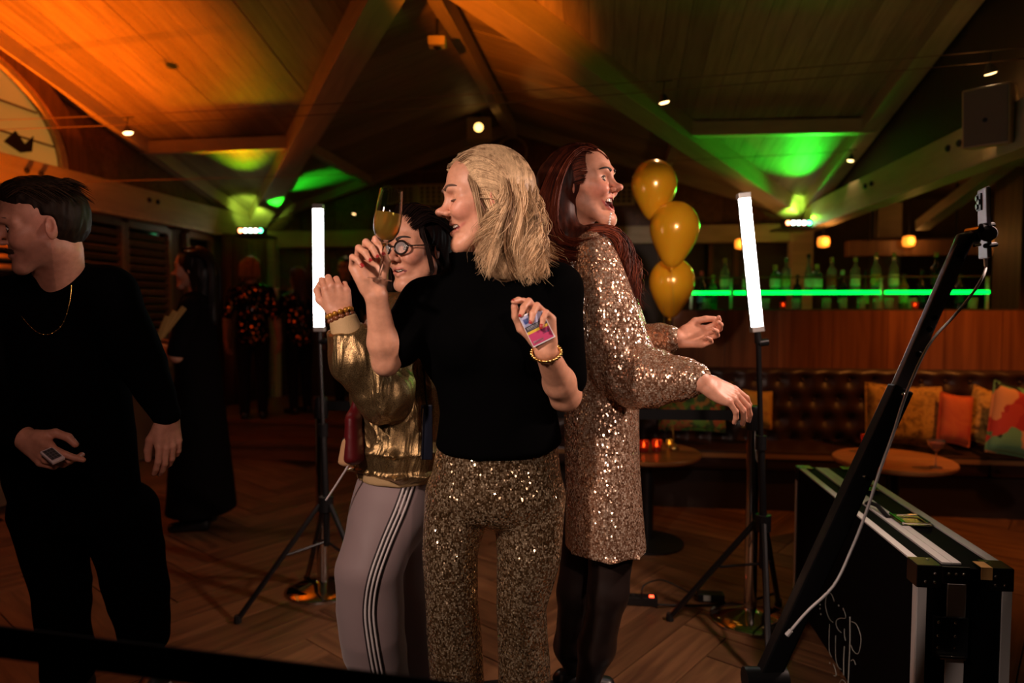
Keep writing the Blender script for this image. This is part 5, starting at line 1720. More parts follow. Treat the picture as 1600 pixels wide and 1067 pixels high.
# stage light on the back gable, sensor box on the ridge
sl = P(748, 200, 7.4)
st = empty('stage_light', sl)
MB().box(sl + FWD * 0.08, (0.26, 0.16, 0.24), rotz(YAW)).build('housing', M_beam, st, bevel=0.02)
MB().lathe([(0.06, 0), (0.062, 0.03)], 18, sl - FWD * 0.0, np.stack([RGT, np.array((0, 0, 1.0)), -FWD], 1)).build('lens_ring', M_black, st, smooth='auto')
MB().lathe([(0.052, 0), (0.045, 0.034), (0.01, 0.040)], 18, sl - FWD * 0.002, np.stack([RGT, np.array((0, 0, 1.0)), -FWD], 1)).build('lens', mat('stage_lens', (1, .7, .3), .4, emit=(1.0, 0.55, 0.14), estr=5), st, smooth=True)
MB().tube([sl + FWD * 0.08 + (0, 0, .1), sl + FWD * 0.1 + (0, 0, .42)], 0.015, 8).build('bracket', M_black, st)
place_child(lamp('stage_light_beam', 'SPOT', sl - FWD * 0.05, 14, (1.0, 0.45, 0.1), 0.05, P(900, 150, 6.0), 40, 0.8), st)
tag(st, 'boxy stage light with a glowing amber lens high at the gable', 'stage light')
sb = P(683, 66, 4.9)
jb = MB().box(sb, (0.12, 0.10, 0.06), rotz(YAW)).build('sensor_box', M_beam, bevel=0.008)
place_child(MB().tube([sb + (0, 0, 0.03), sb + (0, 0, 0.16)], 0.012, 8).build('stalk', M_black), jb)
place_child(MB().lathe([(0.03, -0.035), (0.012, -0.05)], 12, sb).build('sensor_eye', M_black, smooth='auto'), jb)
tag(jb, 'small beige sensor box under the ridge beam', 'sensor')

# corner uplights with coloured lenses
def corner_light(px, py, d, label, aims):
    c = P(px, py, d)
    root = empty('corner_uplight', c)
    MB().box(c, (0.30, 0.10, 0.07), rotz(YAW)).build('housing', M_plastic, root, bevel=0.006)
    MB().box(c + FWD * 0.12 - (0, 0, 0.05), (0.34, 0.36, 0.02), rotz(YAW)).build('bracket', M_plastic, root)
    cols = [(1.0, 0.25, 0.1), (1.0, 0.95, 0.85), (0.7, 1.0, 0.75), (1.0, 0.6, 0.5), (0.1, 1.0, 0.35)]
    for k, cc in enumerate(cols):
        q = c + RGT * (k - 2) * 0.055 - FWD * 0.052
        MB().lathe([(0.022, 0), (0.018, 0.010), (0.006, 0.014)], 12, q, np.stack([RGT, np.array((0, 0, 1.0)), -FWD], 1)).build('lens', mat('led_%d' % k, cc, 0.3, emit=cc, estr=14), root, smooth=True)
    for (off, tgt, en, col, sz) in aims:
        place_child(lamp('corner_uplight_beam', 'SPOT', c + off, en, col, 0.03, tgt, sz, 0.7), root)
    return tag(root, label, 'uplight', 'coloured corner uplights')
GREEN = (0.02, 1.0, 0.03)
corner_light(394, 361, 7.55, 'row of coloured uplight lenses in the far left corner', [
    (np.array((0, 0, 0.06)), P(394, 335, 7.85), 20, (0.55, 1.0, 0.10), 62),
    (RGT * 0.12 + np.array((0, 0, 0.06)), P(450, 305, 7.7), 60, GREEN, 50),
    (RGT * -0.14 + np.array((0, 0, 0.06)), P(372, 305, 7.0), 50, (0.9, 0.12, 0.0), 46),
    (RGT * -0.10 + np.array((0, 0, 0.06)), P(372, 270, 6.9), 26, (0.35, 0.9, 0.0), 44)])
corner_light(1245, 349, 7.2, 'row of coloured uplight lenses in the far right corner', [
    (np.array((0, 0, 0.06)), P(1238, 322, 7.4), 24, (0.45, 1.0, 0.10), 62),
    (RGT * 0.12 + np.array((0, 0, 0.06)), P(1215, 240, 6.0), 130, GREEN, 60),
    (RGT * 0.16 + np.array((0, 0, 0.06)), P(1330, 310, 6.2), 40, (0.25, 1.0, 0.02), 60)])

# orange globe lamps behind the bar
def globe(px, py, d, label):
    c = P(px, py, d)
    root = empty('globe_lamp', c)
    MB().lathe([(0.02, -0.055), (0.052, -0.045), (0.06, 0.0), (0.052, 0.045), (0.02, 0.055)], 18, c).build('shade', mat('orange_shade', (1, .4, .1), .5, emit=(1.0, 0.26, 0.02), estr=1.7), root, smooth=True)
    MB().tube([c + (0, 0, .055), c + (0, 0, 1.0 if d > 6 else .8)], 0.004, 6).build('cord', M_black, root)
    place_child(lamp('globe_lamp_light', 'POINT', c - FWD * 0.09, 2.5, (1.0, 0.42, 0.10), 0.05), root)
    return tag(root, label, 'lamp', 'orange globe lamps behind the bar')
globe(1287, 378, 7.0, 'orange globe lamp behind the bar below the right corner uplight')
globe(1420, 377, 7.0, 'orange globe lamp behind the bar left of the booth arm head')
globe(1559, 377, 7.0, 'orange globe lamp behind the bar right of the smartphone')
globe(1157, 381, 7.4, 'orange globe lamp half hidden behind the leaning light tube')
# dark glass rack over the back bar
rk = empty('hanging_rack', P(1480, 380, 7.4))
qa, qb = P(1345, 385, 7.6), P(1650, 385, 7.2)
MB().box((qa + qb) / 2, (qb[0] - qa[0], 0.35, 0.16)).build('rack_body', M_dark, rk)
for t in (0.06, 0.5, 0.94):
    q = qa + (qb - qa) * t
    MB().tube([q, q + (0, 0, 0.75)], 0.015, 8).build('hanger', M_black, rk)
tag(rk, 'dark overhead rack behind the bar beside the orange globe lamps', 'rack')

# loudspeaker on the right eaves beam
sc_ = P(1547, 183, 3.75)
spk = empty('loudspeaker', sc_)
nf = unit(-FWD * 0.66 - RGT * 0.72 - np.array((0, 0, 0.12)))
Rs = frame(np.cross((0, 0, 1), nf), np.array((0, 0, 1)) + RGT * -0.06)
Rs = np.stack([unit(np.cross(nf, np.cross((0, 0, 1), nf)) * 0 + np.cross((0, 0, 1), -nf)), -nf, unit(np.cross(-nf * -1, np.cross((0, 0, 1), nf)) )], 1)
xa = unit(np.cross((0, 0, 1), nf)); za = np.cross(nf, xa)
Rs = np.stack([xa, nf, -za * -1], 1)
if Rs[2, 2] < 0: Rs[:, 2] *= -1
MB().box(sc_ - nf * 0.0, (0.22, 0.18, 0.31), Rs).build('cabinet', mat('speaker_beige', (0.52, 0.36, 0.20), 0.5), spk, bevel=0.012)
MB().box(sc_ + nf * 0.091, (0.20, 0.008, 0.29), Rs).build('grille', mat('grille_grey', (0.20, 0.15, 0.11), 0.7), spk, bevel=0.003)
MB().lathe([(0.012, 0), (0.012, 0.003)], 12, sc_ + nf * 0.096 - Rs[:, 2] * 0.02, np.stack([xa, za, nf], 1)).build('badge', M_black, spk)
MB().tube([sc_ - nf * 0.08 - RGT * 0.02, sc_ - nf * 0.16 - np.array((0, 0, 0.02)), sc_ - nf * 0.24 + np.array((0, 0, 0.0))], 0.014, 8).build('bracket', M_black, spk)
tag(spk, 'beige box loudspeaker on the right eaves beam', 'loudspeaker')
# ================================================================== people
def sequin_mat(name, dark, mid, bright, scale=210, tilt=0.9, rough=0.2, stretch=(1, 1, 0.8), metal=0.55, sparse=False):
    if name in MATS: return MATS[name]
    m = mat(name, mid, rough, metal)
    nt, N, L, b = nodes(m)
    v = coords(nt, stretch)
    vo = N.new('ShaderNodeTexVoronoi'); vo.inputs['Scale'].default_value = scale; vo.inputs['Randomness'].default_value = 0.65
    L.new(v, vo.inputs['Vector'])
    sep = N.new('ShaderNodeSeparateColor'); L.new(vo.outputs['Color'], sep.inputs[0])
    r = ramp(nt, [(0.0, dark), (0.86, mid), (0.90, bright), (1.0, bright)] if sparse else [(0.0, dark), (0.45, mid), (0.85, bright), (1.0, bright)])
    L.new(sep.outputs[2], r.inputs[0])
    ed = ramp(nt, [(0.25, (1, 1, 1)), (0.6, (0.6, 0.52, 0.46))])
    mul = N.new('ShaderNodeMath'); mul.operation = 'MULTIPLY'; mul.inputs[1].default_value = 1.0
    L.new(vo.outputs['Distance'], mul.inputs[0]); L.new(mul.outputs[0], ed.inputs[0])
    mx = N.new('ShaderNodeMix'); mx.data_type = 'RGBA'; mx.blend_type = 'MULTIPLY'; mx.inputs[0].default_value = 1
    L.new(r.outputs[0], mx.inputs[6]); L.new(ed.outputs[0], mx.inputs[7]); L.new(mx.outputs[2], b.inputs['Base Color'])
    sub = N.new('ShaderNodeVectorMath'); sub.operation = 'SUBTRACT'; sub.inputs[1].default_value = (0.5, 0.5, 0.5)
    L.new(vo.outputs['Color'], sub.inputs[0])
    sc = N.new('ShaderNodeVectorMath'); sc.operation = 'SCALE'; sc.inputs['Scale'].default_value = tilt
    L.new(sub.outputs[0], sc.inputs[0])
    ge = N.new('ShaderNodeNewGeometry')
    ad = N.new('ShaderNodeVectorMath'); ad.operation = 'ADD'
    L.new(ge.outputs['Normal'], ad.inputs[0]); L.new(sc.outputs[0], ad.inputs[1])
    nm = N.new('ShaderNodeVectorMath'); nm.operation = 'NORMALIZE'; L.new(ad.outputs[0], nm.inputs[0])
    L.new(nm.outputs[0], b.inputs['Normal'])
    return m

def cloth_mat(name, col, rough=0.85, metal=0.0, bump=0.15, scale=700, sheen=0.0, spec=0.25):
    if name in MATS: return MATS[name]
    m = mat(name, col, rough, metal, spec)
    nt, N, L, b = nodes(m)
    n = N.new('ShaderNodeTexNoise'); n.inputs['Scale'].default_value = scale; n.inputs['Detail'].default_value = 3
    L.new(coords(nt), n.inputs['Vector'])
    bp = N.new('ShaderNodeBump'); bp.inputs['Strength'].default_value = bump; bp.inputs['Distance'].default_value = 0.003
    L.new(n.outputs['Fac'], bp.inputs['Height']); L.new(bp.outputs[0], b.inputs['Normal'])
    b.inputs['Sheen Weight'].default_value = sheen
    return m

def folds(amp, freq, stretch, seed=1, d=None):
    st = np.array(stretch, float)
    def f(p):
        q = p * freq * st
        a = vnoise(q, seed); w = vnoise(q * 0.6 + 7.3, seed + 5)
        return amp * (0.7 * (1 - np.abs(a) * 2) * 0.6 + 0.5 * w)
    return f

def LV(r=0, f=0, u=0):
    """direction from parts along the view: right, away, up"""
    return RGT * r + FWD * f + np.array((0, 0, u), float)

def join_meshes(name, parts, m):
    Vs, Fs, Cs = [], [], []; n = 0
    for V, F, C in parts:
        Vs.append(V); Fs.append(F + n); Cs.append(C); n += len(V)
    o = bpy.data.objects.new(name, quick_mesh(name, np.concatenate(Vs), np.concatenate(Fs), m, colors=np.concatenate(Cs)))
    COL.objects.link(o)
    return o

def skin_part(prims, res, tint, sm=1):
    V, F = solid(prims, res)
    V = relax(V, F, sm) if sm else V
    return V, F, tint(V) if callable(tint) else np.tile(np.array(tint, float), (len(V), 1))

def forearm(el, wr, r_el=0.045, r_mid=0.042, r_wr=0.027, side=None):
    m = el + (wr - el) * 0.3
    return [Cone(el, m, r_el, r_mid, 0.02), Cone(m, wr, r_mid, r_wr, 0.02)]

def hand_tint(V, base, joints, red=(0.62, 0.24, 0.18)):
    c = np.tile(np.array(base, float), (len(V), 1))
    for J in joints:
        for q in (J[0], J[1], J[3]):
            w = 0.35 * np.exp(-np.sum((V - q) ** 2, 1) / 0.010 ** 2)[:, None]
            c = c * (1 - w) + np.array(red) * w
    return c

def ring_band(c, axis, r, tube, n=28, squash=1.0):
    F = frame(axis, (0, 0, 1) if abs(unit(axis)[2]) < 0.9 else (1, 0, 0))
    return [c + F[:, 1] * r * math.cos(a) + F[:, 2] * r * squash * math.sin(a) for a in np.linspace(0, 2 * math.pi, n + 1)[:-1]]

M_nail = mat('red_nail', (0.35, 0.03, 0.03), 0.15)
M_gold = mat('gold', (0.85, 0.55, 0.18), 0.2, 1.0)
BROW_L = mat('brow_brown', (0.10, 0.05, 0.03), 0.7)
BROW_D = mat('brow_dark', (0.025, 0.015, 0.012), 0.7)

def lerp_guides(G, u):
    k = u * (len(G) - 1); i = min(int(k), len(G) - 2); f = k - i
    return G[i] * (1 - f) + G[i + 1] * f
def locks(G, n_lock, per, rng, m, amp, freq, far=0.2, tight=0.35, stray=0.08, far_d=0.20, depth=0.010, swirl=None):
    """wavy hair in locks: each lock follows the guides, its strands close up towards the tip"""
    out = []
    for c in range(n_lock):
        u = (c + rng.random()) / n_lock
        ph = rng.uniform(0, 6.3) if swirl is None else u * swirl + rng.normal(0, 0.55); a0 = amp * rng.uniform(0.6, 1.3); fr = freq * rng.uniform(0.8, 1.2); L0 = rng.uniform(0.84, 1.0)
        bk = abs(rng.normal(0, depth)); sh = rng.normal(0, 1, 3)
        isfar = rng.random() < far
        for k in range(per):
            du = rng.normal(0, 0.55 / n_lock * 1.6)
            g = lerp_guides(G, min(max(u + du, 0), 1)).copy()
            gc = lerp_guides(G, u)
            w = np.linspace(0, 1, len(g))[:, None] ** 1.5 * tight * 2
            g = g * (1 - np.minimum(w, 0.8)) + gc * np.minimum(w, 0.8)
            if isfar: g += FWD * np.linspace(0.02, far_d, len(g))[:, None]
            g += sh * np.linspace(0.001, 0.007, len(g))[:, None] + rng.normal(0, 1, 3) * np.linspace(0.0015, 0.004, len(g))[:, None]
            g += FWD * bk
            q = spline(g, m); q = q[: max(8, int(m * min(1, L0 * rng.uniform(0.9, 1.05))))]
            h_ = np.linspace(0, 1, len(q))
            st = rng.random() < stray
            a = a0 * h_ ** 1.1 * (1.5 if st else 1)
            x = h_ * fr + ph + (rng.uniform(-1, 1) if st else 0)
            q = q + RGT * (a * np.sin(x))[:, None] + FWD * (a * 0.7 * np.cos(x))[:, None] + np.array((0, 0, 1.0)) * (a * 0.25 * np.sin(x * 1.3))[:, None]
            out.append(q)
    return out

# ------------------------------------------------------------------ blonde woman in the black jumper
def make_blonde():
    base = (0.64, 0.325, 0.205)
    skin = skin_mat('skin_fair', base)
    sc = 1.07
    t = P(757, 312, 1.82)
    xd = LV(-1, -0.28, -0.05); R = frame(xd, LV(-0.05, -0.02, 1))
    h = Head(smile=1.0, gap=0.015, closed_eyes=True, nose=0.94, corner=0.003, mw=0.033)
    nb = P(752, 438, 1.87)
    hp = xform(h.prims, R, t, sc) + [Cone(t + R @ np.array((-0.026, 0, -0.065)) * sc, nb, 0.052, 0.062, 0.03)]
    # laugh lines at the eye corner
    parts = [skin_part(hp, 0.0026, lambda V: face_tint(V, R, t, sc, h, base, (0.55, 0.16, 0.13), (0.72, 0.25, 0.19), 0.6))]
    # arms
    shL, elL, wrL = P(664, 472, 1.86), P(603, 566, 1.74), P(588, 462, 1.68)
    xh = LV(-0.38, 0.0, 0.92); RhL = frame(xh, LV(-0.55, 0.80, -0.15))
    curl = [(1.0, 1.25, 0.55), (1.05, 1.30, 0.6), (1.05, 1.25, 0.6), (1.0, 1.2, 0.6)]
    hl, jl = hand(wrL + xh * 0.012, RhL, curl, [(0.75, 0.45, -0.48), (0.93, -0.05, -0.30), (0.96, -0.2, -0.1)], 1, 1.03, 0.06)
    parts.append(skin_part([Cone(shL, elL, 0.050, 0.034, 0.02)] + forearm(elL, wrL, 0.031, 0.037, 0.026) + hl, 0.0028, lambda V: hand_tint(V, base, jl)))
    shR, elR, wrR = P(868, 452, 1.87), P(882, 616, 1.84), P(853, 548, 1.66)
    xr = LV(-0.12, -0.1, 0.98); RhR = frame(xr, LV(0.55, 0.80, 0.05))
    curl = [(0.55, 0.75, 0.3), (0.85, 1.15, 0.4), (0.95, 1.25, 0.45), (1.0, 1.25, 0.5)]
    hr, jr = hand(wrR + xr * 0.01, RhR, curl, [(0.7, 0.5, -0.5), (0.9, 0.1, -0.3), (0.95, -0.1, -0.2)], -1, 1.0, 0.05)
    parts.append(skin_part([Cone(shR, elR, 0.052, 0.041, 0.02), Ell(elR, 0.041, 0.02)] + forearm(elR, wrR, 0.040, 0.041, 0.027) + hr, 0.0028, lambda V: hand_tint(V, base, jr)))
    up = lambda px, py, d: P(px, py, d)
    hip, wst, cst = up(775, 770, 1.93), up(778, 680, 1.90), up(768, 500, 1.88)
    kL, aL = up(704, 940, 1.88), np.array((*up(706, 940, 1.93)[:2], PLAT_Z + 0.09))
    kR, aR = up(816, 940, 1.90), np.array((*up(820, 940, 1.95)[:2], PLAT_Z + 0.09))
    hL, hR = up(722, 780, 1.93), up(828, 780, 1.93)
    core = [ECone(cst, wst, (0.14, 0.085), (0.125, 0.085), RGT, 0.03), ECone(wst, hip, (0.125, 0.085), (0.155, 0.10), RGT, 0.03),
            Cone(hL, kL, 0.072, 0.05, 0.03), Cone(kL, aL, 0.05, 0.034, 0.02), Cone(hR, kR, 0.075, 0.05, 0.03), Cone(kR, aR, 0.05, 0.034, 0.02)]
    parts.append(skin_part(core, 0.012, base))
    o = join_meshes('person', parts, skin)
    face_parts(o, R, t, sc, h, None, brow_mat=BROW_L)
    nails(o, jl, RhL, 1, M_nail, 1.03); nails(o, jr, RhR, -1, M_nail, 1.0, (0, 1, 2, 3))
    # jumper
    jm = cloth_mat('black_knit', (0.0012, 0.0012, 0.0013), 0.95, 0, 0.2, 500, 0.0, 0.02)
    sl_end = shL + (elL - shL) * 0.70
    sr_end = shR + (elR - shR) * 0.84
    jp = [Chain([ECone(up(765, 480, 1.88), up(772, 560, 1.87), (0.160, 0.105), (0.165, 0.118), RGT), ECone(up(772, 560, 1.87), up(778, 640, 1.88), (0.165, 0.118), (0.158, 0.12), RGT),
          ECone(up(778, 640, 1.88), up(780, 690, 1.89), (0.158, 0.12), (0.176, 0.132), RGT, cap=0.03)], 0.05),
          Ell(up(722, 535, 1.79), (0.075, 0.07, 0.075), 0.05), Ell(up(808, 535, 1.79), (0.075, 0.07, 0.075), 0.05),
          Cone(up(738, 398, 1.835), up(757, 462, 1.88), 0.060, 0.08, 0.04),
          Cone(up(735, 458, 1.88), shL, 0.07, 0.060, 0.04), Cone(up(790, 452, 1.88), shR, 0.07, 0.068, 0.05),
          Cone(shL, sl_end, 0.060, 0.062, 0.03), Cone(shR, sr_end, 0.069, 0.062, 0.03),
          Cone(shL + LV(0.02, 0, -0.05), up(690, 560, 1.86), 0.06, 0.05, 0.05)]
    jp.append(Plane(up(738, 396, 1.83), LV(0.02, -0.05, 1)))
    solid_obj('jumper', jp, jm, 0.007, o, folds(0.006, 11, (1, 1, 0.6), 3), 1)
    # sequin trousers
    sm_ = sequin_mat('gold_sequins', (0.20, 0.12, 0.055), (0.48, 0.31, 0.16), (1.0, 0.82, 0.56), 240, 0.72, 0.16, metal=0.8)
    aLx = np.array((*up(722, 1067, 1.93)[:2], PLAT_Z + 0.03)); aRx = np.array((*up(824, 1067, 1.95)[:2], PLAT_Z + 0.03))
    tp_ = [Chain([ECone(up(778, 690, 1.90), up(775, 760, 1.92), (0.166, 0.118), (0.187, 0.135), RGT), ECone(up(775, 760, 1.92), up(775, 782, 1.93), (0.187, 0.135), (0.15, 0.11), RGT, cap=0.03)], 0.02),
           Chain([ECone(up(717, 778, 1.92), up(704, 860, 1.90), (0.096, 0.098), (0.079, 0.082), RGT), ECone(up(704, 860, 1.90), up(707, 950, 1.88), (0.079, 0.082), (0.074, 0.072), RGT),
           ECone(up(707, 950, 1.88), aLx, (0.074, 0.072), (0.078, 0.095), RGT, cap=0.02)], 0.02),
           Chain([ECone(up(829, 778, 1.92), up(826, 860, 1.91), (0.098, 0.100), (0.090, 0.088), RGT), ECone(up(826, 860, 1.91), up(814, 945, 1.90), (0.090, 0.088), (0.068, 0.070), RGT),
           ECone(up(814, 945, 1.90), aRx, (0.068, 0.070), (0.078, 0.095), RGT, cap=0.02)], 0.02)]
    solid_obj('sequin_trousers', tp_, sm_, 0.007, o, folds(0.008, 12, (1, 1, 0.5), 11), 4)
    for a in (aLx, aRx):
        solid_obj('shoe', [ECone(a + LV(0, 0.04, 0.012), a + LV(0, -0.13, 0.0), (0.036, 0.03), (0.034, 0.022), RGT, 0.01), Cone(a + LV(0, 0.05, 0.0), a + LV(0, 0.05, -0.02), 0.02, 0.012, 0.01)], M_plastic, 0.006, o)
    # bracelet of gold beads and ring
    bc = wrR + xr * -0.004
    fa = unit(wrR - elR)
    for i, q in enumerate(ring_band(bc, fa * 0.6 + LV(0.1, 0, 0.35), 0.036, 0, 26)):
        MB().lathe([(0.001, -0.0045), (0.004, -0.003), (0.0046, 0), (0.004, 0.003), (0.001, 0.0045)], 8, q).build('bracelet_bead', M_gold, o, smooth=True)
    # hair
    hm = hair_mat('blonde_hair', (0.13, 0.055, 0.018), (0.93, 0.66, 0.38), 0.45, 120, 0.28)
    G0 = [(699, 262, 1.83), (712, 262, 1.775), (738, 285, 1.745), (755, 330, 1.732), (752, 385, 1.735), (758, 435, 1.745)]
    G1 = [(718, 240, 1.85), (750, 252, 1.775), (782, 300, 1.735), (788, 350, 1.725), (794, 400, 1.72), (796, 444, 1.735)]
    G2 = [(745, 231, 1.87), (785, 246, 1.80), (812, 290, 1.765), (825, 345, 1.75), (834, 398, 1.745), (842, 438, 1.76)]
    G3 = [(760, 231, 1.90), (800, 246, 1.87), (828, 292, 1.84), (843, 345, 1.82), (853, 395, 1.80), (860, 430, 1.80)]
    Gd = [np.array([P(*c) for c in g]) for g in (G0, G1, G2, G3)]
    rng = np.random.default_rng(3)
    paths = locks(Gd, 70, 42, rng, 22, 0.027, 10.0, far=0.18, tight=0.42, stray=0.06, swirl=9.0)
    for k in range(40):                                   # fine curls brushed back from the forehead
        a = rng.random()
        s = P(698 + 30 * a, 262 - 24 * a, 1.80); e = P(745 + 40 * rng.random(), 262 + 30 * rng.random(), 1.75)
        mdl = (s + e) / 2 + np.array((0, 0, 0.012))
        paths.append(spline([s, mdl, e], 12))
    paths += hairline(t, R, sc, 1, rng, 300, 1.0, 0.02)
    paths = push_out(paths, t + R @ np.array((-0.020, 0, 0.036)) * sc, R, np.array((0.108, 0.083, 0.098)) * sc)
    hv = [Ell(t + R @ np.array((-0.022, 0, 0.040)) * sc, np.array((0.096, 0.071, 0.086)) * sc, 0.02, '+', R)]
    hv += [Cone(P(795, 290, 1.84), P(815, 400, 1.82), 0.062, 0.050, 0.04), Cone(P(775, 320, 1.80), P(790, 415, 1.79), 0.045, 0.040, 0.03), Cone(P(835, 380, 1.82), P(838, 420, 1.82), 0.035, 0.02, 0.03)]
    hv += [Ell(t + R @ np.array((0.105, 0, -0.030)) * sc, np.array((0.085, 0.10, 0.100)) * sc, 0.012, '-', R), Ell(t + R @ np.array((0.055, 0, -0.075)) * sc, np.array((0.070, 0.12, 0.07)) * sc, 0.02, '-', R)]
    V2, F2 = solid(hv, 0.004, folds(0.009, 55, (1, 1, 0.2), 4)); V2 = relax(V2, F2, 1)
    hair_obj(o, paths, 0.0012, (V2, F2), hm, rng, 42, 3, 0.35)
    tag(o, 'laughing person with wavy blonde hair in a black jumper and gold sequin trousers, raising champagne', 'person')
    return dict(o=o, jl=jl, jr=jr, RhL=RhL, RhR=RhR, wrR=wrR, wrL=wrL)

BL_ = make_blonde()

# champagne flute in the raised hand
fb, ft = P(593, 437, 1.640), P(612, 297, 1.640)
ax_ = unit(ft - fb); H_ = np.linalg.norm(ft - fb)
Rg = frame(np.cross((0, 1, 0), ax_), ax_)
fl = empty('champagne_flute', fb)
k = H_ / 0.215
gp = [(0, 0.0), (.030, 0), (.030, .002), (.006, .005), (.0038, .012), (.0038, .080), (.009, .089), (.022, .100), (.0305, .118), (.0330, .140), (.0315, .170), (.0275, .215), (.0263, .215), (.0303, .170), (.0317, .140), (.0292, .119), (.021, .102), (.008, .0915), (0, .091)]
MB().lathe([(r * k, z * k) for r, z in gp], 36, fb, Rg, caps=False).build('glass', mat('flute_glass', (0.97, 0.97, 0.97), 0.02, 0, 0.5, Transmission_Weight=1.0, IOR=1.45), fl, smooth='auto')
MB().lathe([(r * k, z * k) for r, z in [(.0005, .0915), (.0078, .0925), (.0205, .1028), (.0287, .1197), (.0312, .140), (.0306, .160), (.0005, .160)]], 36, fb, Rg, caps=False).build('champagne', mat('champagne_wine', (1.0, 0.60, 0.10), 0.03, 0, 0.5, Transmission_Weight=0.62, IOR=1.33), fl, smooth='auto')
tag(fl, 'half full champagne flute held up in the blonde person\'s hand', 'champagne flute')

# cigarette pack in the other hand
pk_c = P(840, 511, 1.635)
pxd = unit(P(858, 478, 1.635) - P(826, 494, 1.645)); pud = unit(P(826, 492, 1.635) - P(846, 534, 1.625)); 
Rk_ = frame(pxd, -FWD - RGT * 0.15); Rk_ = np.stack([Rk_[:, 0], Rk_[:, 2] * -1, np.cross(Rk_[:, 0], -Rk_[:, 2])], 1)
if Rk_[2, 2] < 0: Rk_[:, 2] *= -1; Rk_[:, 1] *= 1
pack = empty('cigarette_pack', pk_c)
W_, T_, Hh = 0.058, 0.022, 0.080
MB().box(pk_c, (W_, T_, Hh), Rk_).build('carton', mat('pack_white', (0.72, 0.68, 0.70), 0.25, 0, 0.6), pack, bevel=0.001)
fr_ = pk_c + Rk_[:, 1] * (-T_ / 2 - 0.0004) if (Rk_[:, 1] @ FWD) > 0 else pk_c + Rk_[:, 1] * (T_ / 2 + 0.0004)
def print_panel(u0, u1, v0, v1, col, name='print'):
    c = fr_ + Rk_[:, 0] * (u0 + u1) / 2 * W_ + Rk_[:, 2] * (v0 + v1) / 2 * Hh
    MB().box(c, ((u1 - u0) * W_, 0.0006, (v1 - v0) * Hh), Rk_).build(name, mat('print_%02d%02d%02d' % tuple(int(x * 99) for x in col), col, 0.25, 0, 0.6), pack)
print_panel(-.47, .47, .14, .46, (0.42, 0.45, 0.66)); print_panel(-.47, .47, -.02, .14, (0.05, 0.05, 0.07)); print_panel(-.47, .47, -.10, -.02, (0.70, 0.48, 0.06))
print_panel(-.47, .47, -.46, -.10, (0.50, 0.06, 0.16)); print_panel(.12, .42, -.26, -.12, (0.05, 0.22, 0.50)); print_panel(-.40, -.1, .22, .38, (0.08, 0.14, 0.45)); print_panel(-.40, .05, -.42, -.34, (0.75, 0.7, 0.72))
for v in (0.10, 0.06, 0.02):
    print_panel(-.40, .38, v - .010, v + .010, (0.55, 0.55, 0.58), 'warning_text')
bt_ = pk_c - Rk_[:, 2] * (Hh / 2 + 0.0004)
for u in (-0.30, -0.18, -0.06, 0.06, 0.18, 0.30):
    MB().box(bt_ + Rk_[:, 0] * u * W_, (0.0045, 0.010, 0.0006), Rk_).build('brand_letter', mat('print_red', (0.55, 0.04, 0.05), 0.3), pack)
tag(pack, 'white, red and blue cigarette pack held in the blonde person\'s lower hand', 'cigarette pack')

